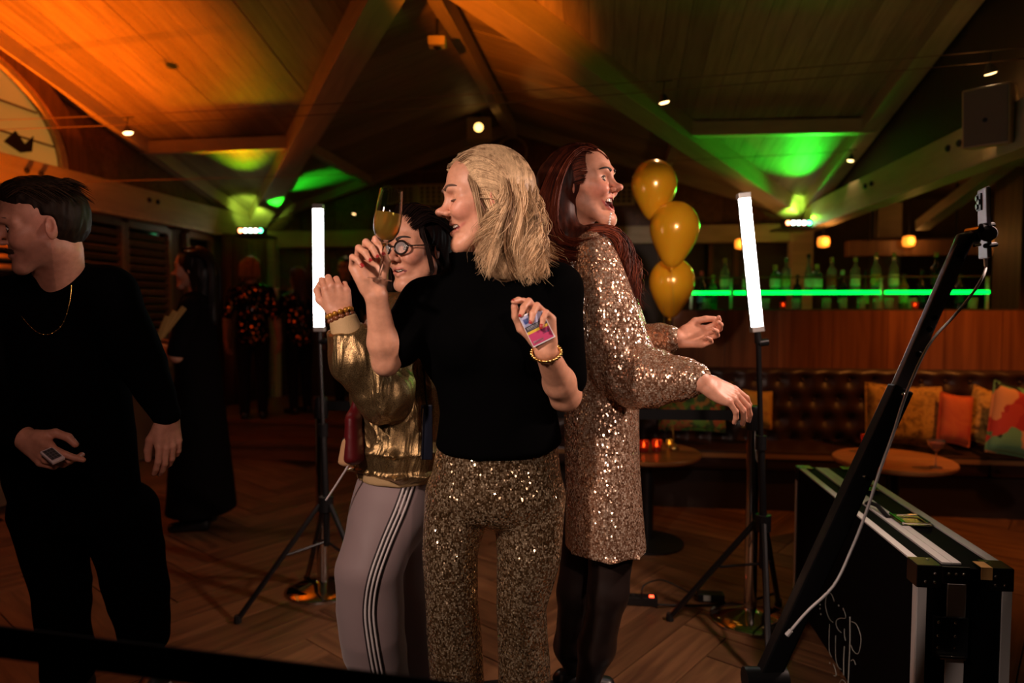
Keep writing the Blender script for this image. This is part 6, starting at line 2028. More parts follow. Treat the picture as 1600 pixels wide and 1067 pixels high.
# ------------------------------------------------------------------ auburn-haired woman in the rose-gold sequin dress
def make_brunette():
    base = (0.64, 0.32, 0.21)
    skin = skin_mat('skin_fair', base)
    sc = 1.0
    t = P(911, 290, 2.10)
    yw = math.radians(30)
    xd = LV(math.cos(yw), -math.sin(yw), 0.13); R = frame(xd, LV(-0.10, 0, 1))
    h = Head(smile=1.0, gap=0.032, nose=0.98, corner=0.006, mw=0.028)
    nb = P(893, 385, 2.14)
    hp = xform(h.prims, R, t, sc) + [Cone(t + R @ np.array((-0.026, 0, -0.065)) * sc, nb, 0.050, 0.062, 0.03)]
    parts = [skin_part(hp, 0.0026, lambda V: face_tint(V, R, t, sc, h, base, (0.50, 0.04, 0.06), (0.75, 0.22, 0.16), 0.75))]
    sh, el, wr = P(925, 392, 2.00), P(982, 575, 1.97), P(1092, 594, 1.80)
    xh = unit(LV(0.90, -0.10, -0.42)); Rh = frame(xh, LV(0.33, -0.62, 0.70))
    curl = [(0.35, 0.45, 0.3), (0.45, 0.45, 0.3), (0.5, 0.5, 0.3), (0.55, 0.5, 0.3)]
    hn, jn = hand(wr + xh * 0.018, Rh, curl, [(0.75, 0.45, -0.5), (0.9, 0.1, -0.4), (0.95, -0.1, -0.3)], 1, 1.02, 0.07)
    parts.append(skin_part([Cone(sh, el, 0.048, 0.042, 0.02)] + forearm(el, wr, 0.042, 0.042, 0.030) + hn, 0.0028, lambda V: hand_tint(V, base, jn)))
    sh2, el2, wr2 = P(935, 400, 2.30), P(985, 545, 2.25), P(1056, 529, 2.12)
    x2 = unit(LV(0.98, -0.1, 0.06)); R2 = frame(x2, LV(0.0, 0.85, -0.5))
    curl2 = [(0.55, 0.8, 0.4), (0.65, 0.95, 0.45), (0.75, 1.0, 0.5), (0.85, 1.0, 0.5)]
    h2, j2 = hand(wr2 + x2 * 0.01, R2, curl2, [(0.75, 0.6, -0.25), (0.98, 0.05, -0.2), (1, -0.1, -0.1)], -1, 0.98, 0.06)
    parts.append(skin_part([Cone(sh2, el2, 0.048, 0.042, 0.02)] + forearm(el2, wr2, 0.042, 0.04, 0.029) + h2, 0.003, lambda V: hand_tint(V, base, j2)))
    cst, wst, hip = P(905, 470, 2.14), P(930, 600, 2.14), P(943, 720, 2.14)
    core = [ECone(cst, wst, (0.085, 0.14), (0.085, 0.12), RGT, 0.03), ECone(wst, hip, (0.085, 0.12), (0.09, 0.14), RGT, 0.03)]
    parts.append(skin_part(core, 0.012, base))
    o = join_meshes('person', parts, skin)
    face_parts(o, R, t, sc, h, None, brow_mat=BROW_D, iris=(0.05, 0.03, 0.02), gaze=(1, -0.35, 0.0))
    nails(o, jn, Rh, 1, mat('pale_nail', (0.70, 0.42, 0.36), 0.2), 1.02, (0, 1, 2, 3))
    # earring
    ep = t + R @ np.array((0.076, -0.052, -0.122)) * sc
    for k in range(5):
        q = P(954.5 - 0.6 * k, 334 + 4.2 * k, 2.02)
        MB().lathe([(0.001, -0.004), (0.004, 0), (0.001, 0.004)], 8, q).build('earring_pearl', mat('pearl', (0.8, 0.78, 0.74), 0.2), o, smooth=True)
    dm = sequin_mat('rose_gold_sequins', (0.42, 0.21, 0.12), (0.78, 0.47, 0.31), (1.0, 0.80, 0.62), 220, 0.70, 0.18, metal=0.65)
    hem = P(946, 848, 2.12)
    D = [Cone(P(880, 378, 2.16), P(925, 388, 2.06), 0.058, 0.064, 0.04),
         Chain([ECone(P(896, 410, 2.15), P(915, 500, 2.15), (0.085, 0.16), (0.118, 0.165), RGT), ECone(P(915, 500, 2.15), P(938, 620, 2.14), (0.118, 0.165), (0.114, 0.155), RGT),
         ECone(P(938, 620, 2.14), P(940, 720, 2.13), (0.114, 0.155), (0.112, 0.17), RGT), ECone(P(940, 720, 2.13), hem, (0.112, 0.17), (0.122, 0.172), RGT, cap=0.012)], 0.04),
         Ell(P(958, 500, 2.10), (0.07, 0.09, 0.08), 0.05),
         Chain([Cone(sh, P(948, 480, 1.97), 0.064, 0.084), Cone(P(948, 480, 1.97), el + LV(-0.01, 0, 0.0), 0.084, 0.086)], 0.03),
         Chain([Cone(el, P(1030, 592, 1.90), 0.082, 0.076), Cone(P(1030, 592, 1.90), P(1070, 592, 1.84), 0.076, 0.056), Cone(P(1070, 592, 1.84), P(1083, 592, 1.82), 0.056, 0.046)], 0.03),
         Ell(P(1000, 602, 1.94), (0.072, 0.07, 0.066), 0.03),
         Chain([Cone(sh2, el2, 0.07, 0.075), Cone(el2, P(1030, 532, 2.16), 0.07, 0.052), Cone(P(1030, 532, 2.16), P(1046, 530, 2.13), 0.052, 0.042)], 0.03)]
    fo1 = folds(0.010, 13, (1, 1, 0.45), 21)
    sax = unit(wr - el)
    def fo(p):
        base_ = fo1(p)
        q = p - el
        a = q @ sax
        near = np.exp(-np.linalg.norm(q, axis=1) ** 2 / 0.12 ** 2)
        wr_ = np.exp(-np.linalg.norm(p - P(1075, 592, 1.83), axis=1) ** 2 / 0.06 ** 2)
        return base_ + 0.012 * near * np.sin(a * 75 + vnoise(p * 9, 5) * 2.0) + 0.005 * wr_ * np.sin(vnoise(p * 40, 9) * 8)
    solid_obj('sequin_dress', D, dm, 0.0065, o, fo, 2)
    # stockinged legs and shoes
    st_ = mat('sheer_black_stocking', (0.020, 0.012, 0.010), 0.42, 0, 0.35)
    lg = [Cone(P(957, 820, 2.08), P(950, 925, 2.06), 0.078, 0.060, 0.03), Cone(P(950, 925, 2.06), P(932, 1010, 2.10), 0.057, 0.056, 0.03), Cone(P(932, 1010, 2.10), np.array((*P(915, 1067, 2.14)[:2], PLAT_Z + 0.09)), 0.055, 0.034, 0.03)]
    solid_obj('stocking', lg, st_, 0.007, o)
    lg2 = [Cone(P(915, 820, 2.24), P(900, 925, 2.22), 0.078, 0.060, 0.03), Cone(P(900, 925, 2.22), P(893, 1010, 2.25), 0.057, 0.056, 0.03), Cone(P(893, 1010, 2.25), np.array((*P(895, 1067, 2.28)[:2], PLAT_Z + 0.09)), 0.055, 0.034, 0.03)]
    solid_obj('stocking', lg2, st_, 0.007, o)
    for a in (np.array((*P(915, 1067, 2.14)[:2], PLAT_Z + 0.05)), np.array((*P(895, 1067, 2.28)[:2], PLAT_Z + 0.05))):
        solid_obj('shoe', [ECone(a + LV(-0.04, 0, 0.0), a + LV(0.12, 0, -0.02), (0.034, 0.032), (0.032, 0.024), FWD, 0.01), Cone(a + LV(-0.05, 0, 0.0), a + LV(-0.05, 0, -0.035), 0.02, 0.012, 0.01)], M_plastic, 0.006, o)
    # long auburn hair, swept back and over the shoulder
    hm = hair_mat('auburn_hair', (0.010, 0.003, 0.002), (0.20, 0.040, 0.016), 0.5, 90, 0.2)
    Ga = [[(950, 248, 2.05), (930, 236, 2.04), (905, 235, 2.03), (880, 270, 2.00), (868, 320, 1.99), (872, 365, 1.985), (905, 380, 1.95), (950, 372, 1.925)],
          [(948, 248, 2.06), (925, 230, 2.10), (890, 240, 2.04), (862, 285, 2.01), (852, 335, 2.0), (858, 385, 1.99), (895, 400, 1.955), (935, 395, 1.93)],
          [(938, 236, 2.12), (905, 226, 2.13), (868, 248, 2.08), (847, 290, 2.06), (838, 345, 2.05), (842, 400, 2.03), (865, 425, 2.0), (890, 430, 1.98)]]
    rng = np.random.default_rng(8)
    paths = locks([np.array([P(*c) for c in g]) for g in Ga], 44, 22, rng, 20, 0.008, 7, far=0.15, far_d=0.16)
    Gb = [[(905, 372, 1.99), (935, 364, 1.955), (962, 372, 1.96), (975, 405, 1.975), (984, 445, 1.965), (998, 485, 1.955)],
          [(895, 360, 2.02), (930, 352, 1.99), (968, 362, 2.0), (985, 400, 2.01), (995, 440, 2.0), (1012, 478, 1.99)]]
    paths += locks([np.array([P(*c) for c in g]) for g in Gb], 34, 22, rng, 20, 0.018, 10, far=0.0, tight=0.3, stray=0.15)
    paths += hairline(t, R, sc, -1, rng, 260, 1.0, 0.02)
    paths = push_out(paths, t + R @ np.array((-0.022, 0, 0.034)) * sc, R, np.array((0.108, 0.084, 0.098)) * sc)
    hv = [Ell(t + R @ np.array((-0.022, 0, 0.036)) * sc, np.array((0.102, 0.078, 0.090)) * sc, 0.02, '+', R),
          Cone(P(875, 285, 2.10), P(868, 370, 2.06), 0.070, 0.058, 0.04), Cone(P(868, 370, 2.06), P(935, 376, 1.99), 0.048, 0.034, 0.04), Cone(P(935, 378, 2.00), P(972, 397, 2.005), 0.028, 0.018, 0.03), Cone(P(972, 397, 2.005), P(988, 435, 1.995), 0.015, 0.008, 0.02), Cone(P(862, 330, 2.12), P(860, 430, 2.12), 0.06, 0.04, 0.04),
          Ell(t + R @ np.array((0.122, 0, -0.036)) * sc, np.array((0.086, 0.09, 0.098)) * sc, 0.012, '-', R), Ell(t + R @ np.array((0.056, 0, -0.070)) * sc, np.array((0.066, 0.085, 0.066)) * sc, 0.02, '-', R)]
    V2, F2 = solid(hv, 0.005, folds(0.006, 60, (1, 1, 0.2), 14)); V2 = relax(V2, F2, 1)
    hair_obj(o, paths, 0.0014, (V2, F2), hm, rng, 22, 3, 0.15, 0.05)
    tag(o, 'laughing person with long auburn hair in a rose-gold sequin dress and black stockings', 'person')
make_brunette()

# ------------------------------------------------------------------ woman in the gold bomber jacket
def make_gold():
    base = (0.64, 0.32, 0.205)
    skin = skin_mat('skin_fair', base)
    sc = 1.04
    t = P(650, 390, 2.16)
    yw = math.radians(33)
    xd = LV(-math.sin(yw), -math.cos(yw), -0.02); R = frame(xd, LV(-0.05, 0.0, 1))
    h = Head(smile=1.0, gap=0.010, nose=1.0, corner=0.003, jaw=1.05)
    nb = P(655, 480, 2.22)
    hp = xform(h.prims, R, t, sc) + [Cone(t + R @ np.array((-0.026, 0, -0.065)) * sc, nb, 0.054, 0.062, 0.03)]
    parts = [skin_part(hp, 0.0028, lambda V: face_tint(V, R, t, sc, h, base, (0.52, 0.14, 0.14), (0.75, 0.26, 0.2), 0.6))]
    sh, el, wr = P(612, 530, 2.12), P(598, 620, 2.00), P(534, 498, 1.96)
    xh = unit(LV(-0.16, -0.05, 0.98)); Rh = frame(xh, LV(0.35, -0.92, 0.1))
    curl = [(0.9, 1.5, 0.8), (1.0, 1.5, 0.8), (1.0, 1.5, 0.8), (1.05, 1.5, 0.8)]
    hn, jn = hand(wr + xh * 0.01, Rh, curl, [(0.7, 0.55, -0.45), (0.85, 0.0, -0.5), (0.7, -0.5, -0.5)], 1, 1.02, 0.03)
    parts.append(skin_part([Cone(sh, el, 0.046, 0.042, 0.02)] + forearm(el, wr, 0.042, 0.042, 0.030) + hn, 0.003, lambda V: hand_tint(V, base, jn)))
    core = [ECone(P(640, 530, 2.25), P(622, 650, 2.25), (0.12, 0.085), (0.11, 0.09), RGT, 0.03), ECone(P(622, 650, 2.25), P(618, 760, 2.25), (0.11, 0.09), (0.115, 0.12), RGT, 0.03)]
    parts.append(skin_part(core, 0.012, base))
    o = join_meshes('person', parts, skin)
    face_parts(o, R, t, sc, h, None, brow_mat=BROW_D, iris=(0.07, 0.05, 0.04))
    # glasses
    gm = mat('tortoise_frame', (0.02, 0.012, 0.010), 0.15)
    W = lambda p: R @ (np.array(p, float) * sc) + t
    gl = MB()
    for y in (-1, 1):
        pts = [W((0.104 - 0.10 * abs(y * 0.031 + 0.024 * math.cos(a)) ** 1.5, y * 0.033 + 0.024 * math.cos(a), -0.002 + 0.019 * math.sin(a))) for a in np.linspace(0, 2 * math.pi, 25)[:-1]]
        MB().tube(pts, 0.0034, 8, closed=True).build('glasses_rim', gm, o, smooth=True)
        lens = mat('spectacle_lens', (0.9, 0.9, 0.9), 0.02, 0, 0.8, Alpha=0.12)
        MB().prism(pts, R[:, 0] * 0.0008).build('glasses_lens', lens, o)
        MB().tube([W((0.098, y * 0.057, 0.002)), W((0.05, y * 0.078, 0.004)), W((-0.005, y * 0.080, 0.006)), W((-0.03, y * 0.076, -0.012))], 0.0022, 6).build('glasses_temple', gm, o, smooth=True)
    MB().tube([W((0.103, -0.010, 0.002)), W((0.107, 0, 0.005)), W((0.103, 0.010, 0.002))], 0.0022, 6).build('glasses_bridge', gm, o, smooth=True)
    # jacket
    jm = MATS.get('gold_lame') or mat('gold_lame', (0.62, 0.42, 0.18), 0.34, 0.9)
    nt, N, L, b = nodes(jm)
    n1 = N.new('ShaderNodeTexNoise'); n1.inputs['Scale'].default_value = 420; n1.inputs['Detail'].default_value = 3
    L.new(coords(nt), n1.inputs['Vector'])
    r1 = ramp(nt, [(0.35, (0.16, 0.10, 0.055)), (0.65, (0.60, 0.41, 0.18))]); L.new(n1.outputs['Fac'], r1.inputs[0]); L.new(r1.outputs[0], b.inputs['Base Color'])
    n2 = N.new('ShaderNodeTexNoise'); n2.inputs['Scale'].default_value = 9; n2.inputs['Detail'].default_value = 3; n2.inputs['Distortion'].default_value = 0.8
    L.new(coords(nt, (1.2, 1.2, 0.55), rot=(0.5, 0.4, 0)), n2.inputs['Vector'])
    rd = ramp(nt, [(0.35, (0, 0, 0)), (0.5, (1, 1, 1)), (0.65, (0, 0, 0))]); L.new(n2.outputs['Fac'], rd.inputs[0])
    bp2 = N.new('ShaderNodeBump'); bp2.inputs['Strength'].default_value = 0.45; bp2.inputs['Distance'].default_value = 0.012
    L.new(rd.outputs[0], bp2.inputs['Height'])
    bp = N.new('ShaderNodeBump'); bp.inputs['Strength'].default_value = 0.3; bp.inputs['Distance'].default_value = 0.004
    L.new(bp2.outputs[0], bp.inputs['Normal'])
    L.new(n1.outputs['Fac'], bp.inputs['Height']); L.new(bp.outputs[0], b.inputs['Normal'])
    J = [ECone(P(645, 505, 2.24), P(625, 620, 2.22), (0.135, 0.11), (0.142, 0.125), RGT, 0.05), ECone(P(625, 620, 2.22), P(620, 700, 2.21), (0.142, 0.125), (0.138, 0.13), RGT, 0.04), ECone(P(620, 700, 2.21), P(619, 725, 2.21), (0.138, 0.13), (0.122, 0.12), RGT, 0.03, cap=0.01),
         Cone(P(660, 490, 2.22), sh, 0.075, 0.075, 0.05), Cone(sh, el + LV(0, 0.02, 0.01), 0.078, 0.078, 0.04), Cone(el, P(560, 560, 1.97), 0.074, 0.068, 0.04), Cone(P(560, 560, 1.97), P(541, 516, 1.96), 0.066, 0.046, 0.03),
         Cone(P(652, 465, 2.2), P(655, 490, 2.22), 0.062, 0.075, 0.03)]
    J.append(Plane(P(650, 462, 2.16), LV(-0.2, -0.35, 1)))
    sax = unit(P(541, 516, 1.96) - el)
    f1a = folds(0.026, 10, (1.2, 1.2, 0.40), 33); f1b = folds(0.010, 26, (1.2, 1.2, 0.35), 35)
    f1 = lambda p: f1a(p) + f1b(p)
    def fo(p):
        q = p - el
        a = q @ sax
        arm_ = np.exp(-np.minimum(np.linalg.norm(q, axis=1), np.linalg.norm(p - P(555, 555, 1.97), axis=1)) ** 2 / 0.10 ** 2)
        return f1(p) * (1 - 0.35 * arm_) + 0.012 * arm_ * np.sin(a * 62 + vnoise(p * 13, 3) * 5.0) * (0.4 + 0.6 * vnoise(p * 6 + 3.3, 8))
    solid_obj('bomber_jacket', J, jm, 0.006, o, fo, 1)
    rib = cloth_mat('beige_rib', (0.50, 0.34, 0.17), 0.7, 0, 0.3, 300)
    solid_obj('waistband', [ECone(P(619, 728, 2.21), P(618, 746, 2.21), (0.128, 0.125), (0.124, 0.120), RGT, 0.01, cap=0.006)], rib, 0.006, o)
    cdir = unit(wr - P(541, 516, 1.96))
    solid_obj('cuff', [Cone(P(543, 520, 1.96), P(537, 502, 1.96), 0.046, 0.041, 0.005), Plane(P(535.5, 497, 1.96), cdir)], rib, 0.004, o)
    # chunky bracelets
    for k in range(2):
        for i, q in enumerate(ring_band(wr + cdir * (0.004 + 0.014 * k), cdir, 0.034, 0, 13)):
            MB().lathe([(0.002, -0.008), (0.0075, -0.005), (0.0085, 0), (0.0075, 0.005), (0.002, 0.008)], 8, q).build('bracelet_bead', mat('amber_bead', (0.50, 0.22, 0.03), 0.12, 0.5) if k else mat('brown_bead', (0.16, 0.05, 0.02), 0.15), o, smooth=True)
    # trousers
    tm = cloth_mat('mauve_jersey', (0.26, 0.19, 0.19), 0.55, 0, 0.1, 500, 0.2)
    foot = np.array((*P(600, 1067, 2.20)[:2], PLAT_Z + 0.03)); foot2 = np.array((*P(655, 1067, 2.36)[:2], PLAT_Z + 0.03))
    T = [ECone(P(619, 748, 2.22), P(614, 800, 2.22), (0.120, 0.12), (0.128, 0.135), RGT, 0.03),
         Chain([ECone(P(608, 800, 2.18), P(576, 892, 2.10), (0.110, 0.105), (0.106, 0.10), RGT), ECone(P(576, 892, 2.10), P(580, 985, 2.12), (0.106, 0.10), (0.102, 0.095), RGT), ECone(P(580, 985, 2.12), foot, (0.102, 0.095), (0.085, 0.085), RGT, cap=0.02)], 0.05),
         Chain([ECone(P(632, 800, 2.30), P(625, 892, 2.28), (0.110, 0.105), (0.10, 0.10), RGT), ECone(P(625, 892, 2.28), foot2, (0.10, 0.10), (0.085, 0.085), RGT, cap=0.02)], 0.03)]
    pants = solid_obj('track_trousers', T, tm, 0.007, o, folds(0.009, 9, (1.0, 1.0, 0.8), 41), 4)
    me = pants.data
    from mathutils.bvhtree import BVHTree
    vv = np.empty(len(me.vertices) * 3, np.float32); me.vertices.foreach_get('co', vv)
    bvh = BVHTree.FromPolygons([Vector(x) for x in vv.reshape(-1, 3)], [tuple(p.vertices) for p in me.polygons])
    wh = mat('white_stripe', (0.62, 0.56, 0.55), 0.6)
    dk = cloth_mat('dark_side_panel', (0.035, 0.025, 0.026), 0.6)
    path = spline([(641, 752, 0), (626, 795, 0), (603, 850, 0), (584, 905, 0), (577, 955, 0), (582, 1005, 0), (592, 1060, 0)], 40)
    def ribbon(off, w, lift, m, nm):
        A, Bq = [], []
        for i, q in enumerate(path):
            tn = path[min(i + 1, 39)] - path[max(i - 1, 0)]; nx = np.array((-tn[1], tn[0], 0)); nx = unit(nx) * -1
            if nx[0] < 0: nx = -nx
            for s, lst in ((off - w, A), (off + w, Bq)):
                px, py = q[0] + nx[0] * s, q[1] + nx[1] * s
                d = ray(px, py)
                hit = bvh.ray_cast(Vector(CAMP), Vector(d).normalized())
                lst.append(None if hit[0] is None else np.array(hit[0]) - unit(d) * lift)
        mb = MB(); n = 0; V, F = [], []
        for i in range(40):
            if A[i] is None or Bq[i] is None: continue
            V += [A[i], Bq[i]]
            if len(V) >= 4: F.append((len(V) - 4, len(V) - 3, len(V) - 1, len(V) - 2))
        if V:
            ob = mb.add(V, F).build(nm, m, o, smooth=True)
            s = ob.modifiers.new('thickness', 'SOLIDIFY'); s.thickness = 0.0012
    ribbon(0, 11, 0.0015, dk, 'side_panel')
    for off in (-6.5, 0, 6.5): ribbon(off, 1.7, 0.003, wh, 'stripe')
    for f in (foot, foot2):
        solid_obj('shoe', [ECone(f + LV(0.03, 0, 0.0), f + LV(-0.15, -0.02, -0.008), (0.04, 0.028), (0.04, 0.022), FWD, 0.01)], M_white, 0.007, o)
    # dark hair, short and swept back
    hm = hair_mat('dark_brown_hair', (0.004, 0.002, 0.002), (0.022, 0.010, 0.007), 0.5, 90, 0.15)
    hv = [Ell(t + R @ np.array((-0.024, 0, 0.040)) * sc, np.array((0.106, 0.088, 0.096)) * sc, 0.02, '+', R), Ell(t + R @ np.array((-0.06, 0, -0.02)) * sc, np.array((0.07, 0.085, 0.09)) * sc, 0.03, '+', R),
          Ell(t + R @ np.array((0.105, 0, -0.030)) * sc, np.array((0.085, 0.090, 0.098)) * sc, 0.012, '-', R)]
    V2, F2 = solid(hv, 0.004, folds(0.006, 70, (1, 1, 0.3), 44)); V2 = relax(V2, F2, 1)
    rng = np.random.default_rng(4); paths = []
    for k in range(420):
        a = rng.uniform(-1, 1); el_ = rng.uniform(-0.1, 1.25)
        p0 = np.array((0.072, 0.060 * a, 0.080 - 0.03 * a * a)); p1 = np.array((0.02, 0.088 * a, 0.132 - 0.055 * a * a)); p2 = np.array((-0.07, 0.095 * a, 0.11 - 0.07 * a * a)); p3 = np.array((-0.125, 0.08 * a, 0.02)); p4 = np.array((-0.10, 0.075 * a, -0.08 - 0.03 * rng.random()))
        q = spline([t + R @ (x * sc) for x in (p0, p1, p2, p3, p4)], 14) + rng.normal(0, 0.003, 3)
        paths.append(q)
    for k in range(46):                                     # wisps at the cheeks
        y = rng.choice((-1, 1))
        p0 = np.array((0.050, y * 0.072, 0.055)); p1 = np.array((0.046, y * 0.084, 0.0)); p2 = np.array((0.030, y * 0.086, -0.07)); p3 = np.array((0.036, y * 0.080, -0.12))
        if y > 0: p3 = p3 + np.array((0, 0.0, 0.04))
        paths.append(spline([t + R @ (x * sc) for x in (p0, p1, p2, p3)], 12) + rng.normal(0, 0.004, 3))
    hair_obj(o, paths, 0.0016, (V2, F2), hm, rng, 1, 3)
    tag(o, 'smiling person with glasses in a gold bomber jacket and mauve track trousers, fist raised', 'person')
    return o
make_gold()

# things hanging at her side
bg = empty('shoulder_bag', P(548, 715, 2.08))
solid_obj('pouch', [ECone(P(552, 655, 2.10), P(553, 715, 2.09), (0.022, 0.05), (0.034, 0.06), RGT, 0.02), Cone(P(556, 625, 2.12), P(552, 655, 2.10), 0.010, 0.02, 0.02)], cloth_mat('wine_red_leather', (0.075, 0.004, 0.006), 0.45), 0.006, bg)
solid_obj('tassel', [ECone(P(543, 690, 2.06), P(541, 722, 2.06), (0.018, 0.014), (0.026, 0.018), RGT, 0.01)], cloth_mat('tan_suede', (0.42, 0.24, 0.12), 0.8), 0.005, bg)
MB().tube(ring_band(P(541, 690, 2.055), FWD, 0.012, 0), 0.0018, 6, closed=True).build('ring', M_black, bg, smooth=True)
MB().tube(spline([P(551, 690, 2.06), P(546, 722, 2.05), (P(530, 750, 2.05)), P(509, 782, 2.04)], 20), 0.0035, 6).build('cord', mat('pale_cord', (0.42, 0.36, 0.36), 0.5), bg, smooth=True)
MB().tube(spline([P(556, 628, 2.13), P(575, 560, 2.22), P(620, 505, 2.33)], 16), 0.008, 8).build('strap', MATS['wine_red_leather'], bg, smooth=True)
tag(bg, 'wine-red shoulder bag with a tan tassel beside the gold jacket', 'bag')
pcs = empty('phone_case', P(668, 718, 2.06))
pa_, pb_ = P(666, 632, 2.06), P(668, 718, 2.06)
MB().box((pa_ + pb_) / 2, (0.035, 0.012, np.linalg.norm(pa_ - pb_)), frame(RGT, pa_ - pb_)).build('case', mat('navy_case', (0.010, 0.012, 0.022), 0.25), pcs, bevel=0.004)
MB().tube([P(661.0, 637, 2.045), P(659.5, 660, 2.045), P(657.5, 716, 2.045)], 0.0022, 6).build('zip', M_chrome, pcs)
MB().tube(spline([pa_ + LV(0, 0.01, -0.005), P(664, 600, 2.12), P(660, 540, 2.14)], 10), 0.003, 6).build('strap', M_webbing, pcs)
tag(pcs, 'slim dark phone pouch hanging between the gold jacket and the black jumper', 'phone pouch')

# ------------------------------------------------------------------ man with the remote, at the left edge
def make_man():
    base = (0.56, 0.29, 0.20)
    skin = skin_mat('skin_tan', base)
    sc = 1.06
    t = P(68, 354, 1.98)
    xd = LV(-0.76, -0.62, -0.15); R = frame(xd, LV(0.02, -0.10, 1))
    h = Head(male=True, jaw=1.10, nose=1.02, mw=0.025, corner=-0.002)
    nb = P(92, 440, 2.08)
    hp = xform(h.prims, R, t, sc) + [Cone(t + R @ np.array((-0.026, 0, -0.065)) * sc, nb, 0.060, 0.070, 0.03)]
    parts = [skin_part(hp, 0.003, lambda V: face_tint(V, R, t, sc, h, base, (0.42, 0.17, 0.14), (0.62, 0.25, 0.18), 0.4, (0.33, 0.17, 0.12)))]
    sh, el, wr = P(165, 462, 2.12), P(222, 570, 2.18), P(262, 652, 2.14)
    xh = unit(LV(0.06, -0.05, -1)); Rh = frame(xh, LV(0.75, -0.60, 0.0))
    hn, jn = hand(wr + xh * 0.006, Rh, [(0.15, 0.35, 0.2), (0.25, 0.45, 0.25), (0.35, 0.5, 0.3), (0.4, 0.5, 0.3)], [(0.8, 0.5, -0.35), (0.95, 0.15, -0.2), (1, 0.0, -0.1)], -1, 1.06, 0.05, 1.08)
    parts.append(skin_part([Cone(sh, el, 0.05, 0.044, 0.02)] + forearm(el, wr, 0.044, 0.044, 0.031) + hn, 0.0032, lambda V: hand_tint(V, base, jn)))
    sh2, el2, wr2 = P(-45, 462, 2.05), P(-50, 640, 2.02), P(38, 684, 1.92)
    x2 = unit(LV(0.82, -0.25, -0.52)); R2 = frame(x2, LV(-0.30, -0.80, 0.05))
    h2, j2 = hand(wr2 + x2 * 0.01, R2, [(0.25, 0.25, 0.15), (0.7, 0.9, 0.4), (0.8, 1.0, 0.5), (0.85, 1.0, 0.5)], [(0.65, 0.62, -0.42), (0.9, 0.12, -0.42), (0.95, -0.25, -0.2)], 1, 1.06, 0.05, 1.08)
    parts.append(skin_part([Cone(sh2, el2, 0.05, 0.044, 0.02)] + forearm(el2, wr2, 0.044, 0.044, 0.031) + h2, 0.0032, lambda V: hand_tint(V, base, j2)))
    parts.append(skin_part([ECone(P(75, 520, 2.18), P(100, 640, 2.24), (0.17, 0.11), (0.16, 0.11), RGT, 0.03), ECone(P(100, 640, 2.24), P(115, 770, 2.28), (0.16, 0.11), (0.15, 0.11), RGT, 0.03)], 0.014, base))
    o = join_meshes('person', parts, skin)
    face_parts(o, R, t, sc, h, None, brow_mat=BROW_D, iris=(0.05, 0.03, 0.02), gaze=(1, 0.1, -0.35))
    hm = hair_mat('short_dark_hair', (0.008, 0.005, 0.003), (0.060, 0.034, 0.018), 0.55, 120, 0.12)
    # moustache
    W = lambda p: R @ (np.array(p, float) * sc) + t
    rng = np.random.default_rng(12); mp = []
    for k in range(220):
        y = rng.uniform(-0.028, 0.028); x = 0.0945 - 0.018 * (abs(y) / 0.03) ** 1.8
        p0 = np.array((x - 0.001, y, -0.0505 + 0.001 * rng.normal() - abs(y) * 0.10))
        mp.append(spline([W(p0), W(p0 + (0.003, 0.003 * np.sign(y), -0.005)), W(p0 + (0.001, 0.006 * np.sign(y), -0.011))], 6))
    V, F = strands(mp, 0.0009, 3)
    mo = bpy.data.objects.new('moustache', quick_mesh('moustache', V, F, hm, colors=np.full((len(V), 3), 0.4))); COL.objects.link(mo); place_child(mo, o)
    hv = [Ell(t + R @ np.array((-0.014, 0, 0.052)) * sc, np.array((0.098, 0.076, 0.082)) * sc, 0.02, '+', R), Ell(t + R @ np.array((0.03, 0, 0.090)) * sc, np.array((0.055, 0.055, 0.036)) * sc, 0.03, '+', R), Ell(t + R @ np.array((-0.034, 0, 0.008)) * sc, np.array((0.078, 0.0755, 0.072)) * sc, 0.03, '+', R),
          Ell(t + R @ np.array((0.108, 0, -0.03)) * sc, np.array((0.086, 0.10, 0.108)) * sc, 0.01, '-', R), Plane(t + R @ np.array((0, 0, -0.05)) * sc, R @ np.array((0.3, 0, -1.0)))]
    hv += [Ell(t + R @ np.array((0.0, y * 0.085, -0.002)) * sc, np.array((0.024, 0.03, 0.036)) * sc, 0.004, '-', R) for y in (-1, 1)]
    V2, F2 = solid(hv, 0.004, folds(0.005, 80, (1, 1, 0.4), 51)); V2 = relax(V2, F2, 1)
    paths = []
    for k in range(700):
        a = rng.uniform(-1, 1); s0 = rng.uniform(0, 1)
        p0 = np.array((0.078 - 0.13 * s0, 0.062 * a, 0.112 - 0.03 * a * a - 0.02 * (s0 - .4) ** 2)); 
        p1 = p0 + (-0.03, 0.012 * a, 0.014); p2 = p0 + (-0.07, 0.03 * a, -0.005 - 0.02 * a * a)
        paths.append(spline([W(p0), W(p1), W(p2)], 8) + rng.normal(0, 0.0025, 3))
    hair_obj(o, paths, 0.0013, (V2, F2), hm, rng, 6, 3, 0.12)
    bk = cloth_mat('black_sweatshirt', (0.0016, 0.0016, 0.0018), 0.95, 0, 0.2, 400, 0, 0.02)
    cuff = sh + (el - sh)
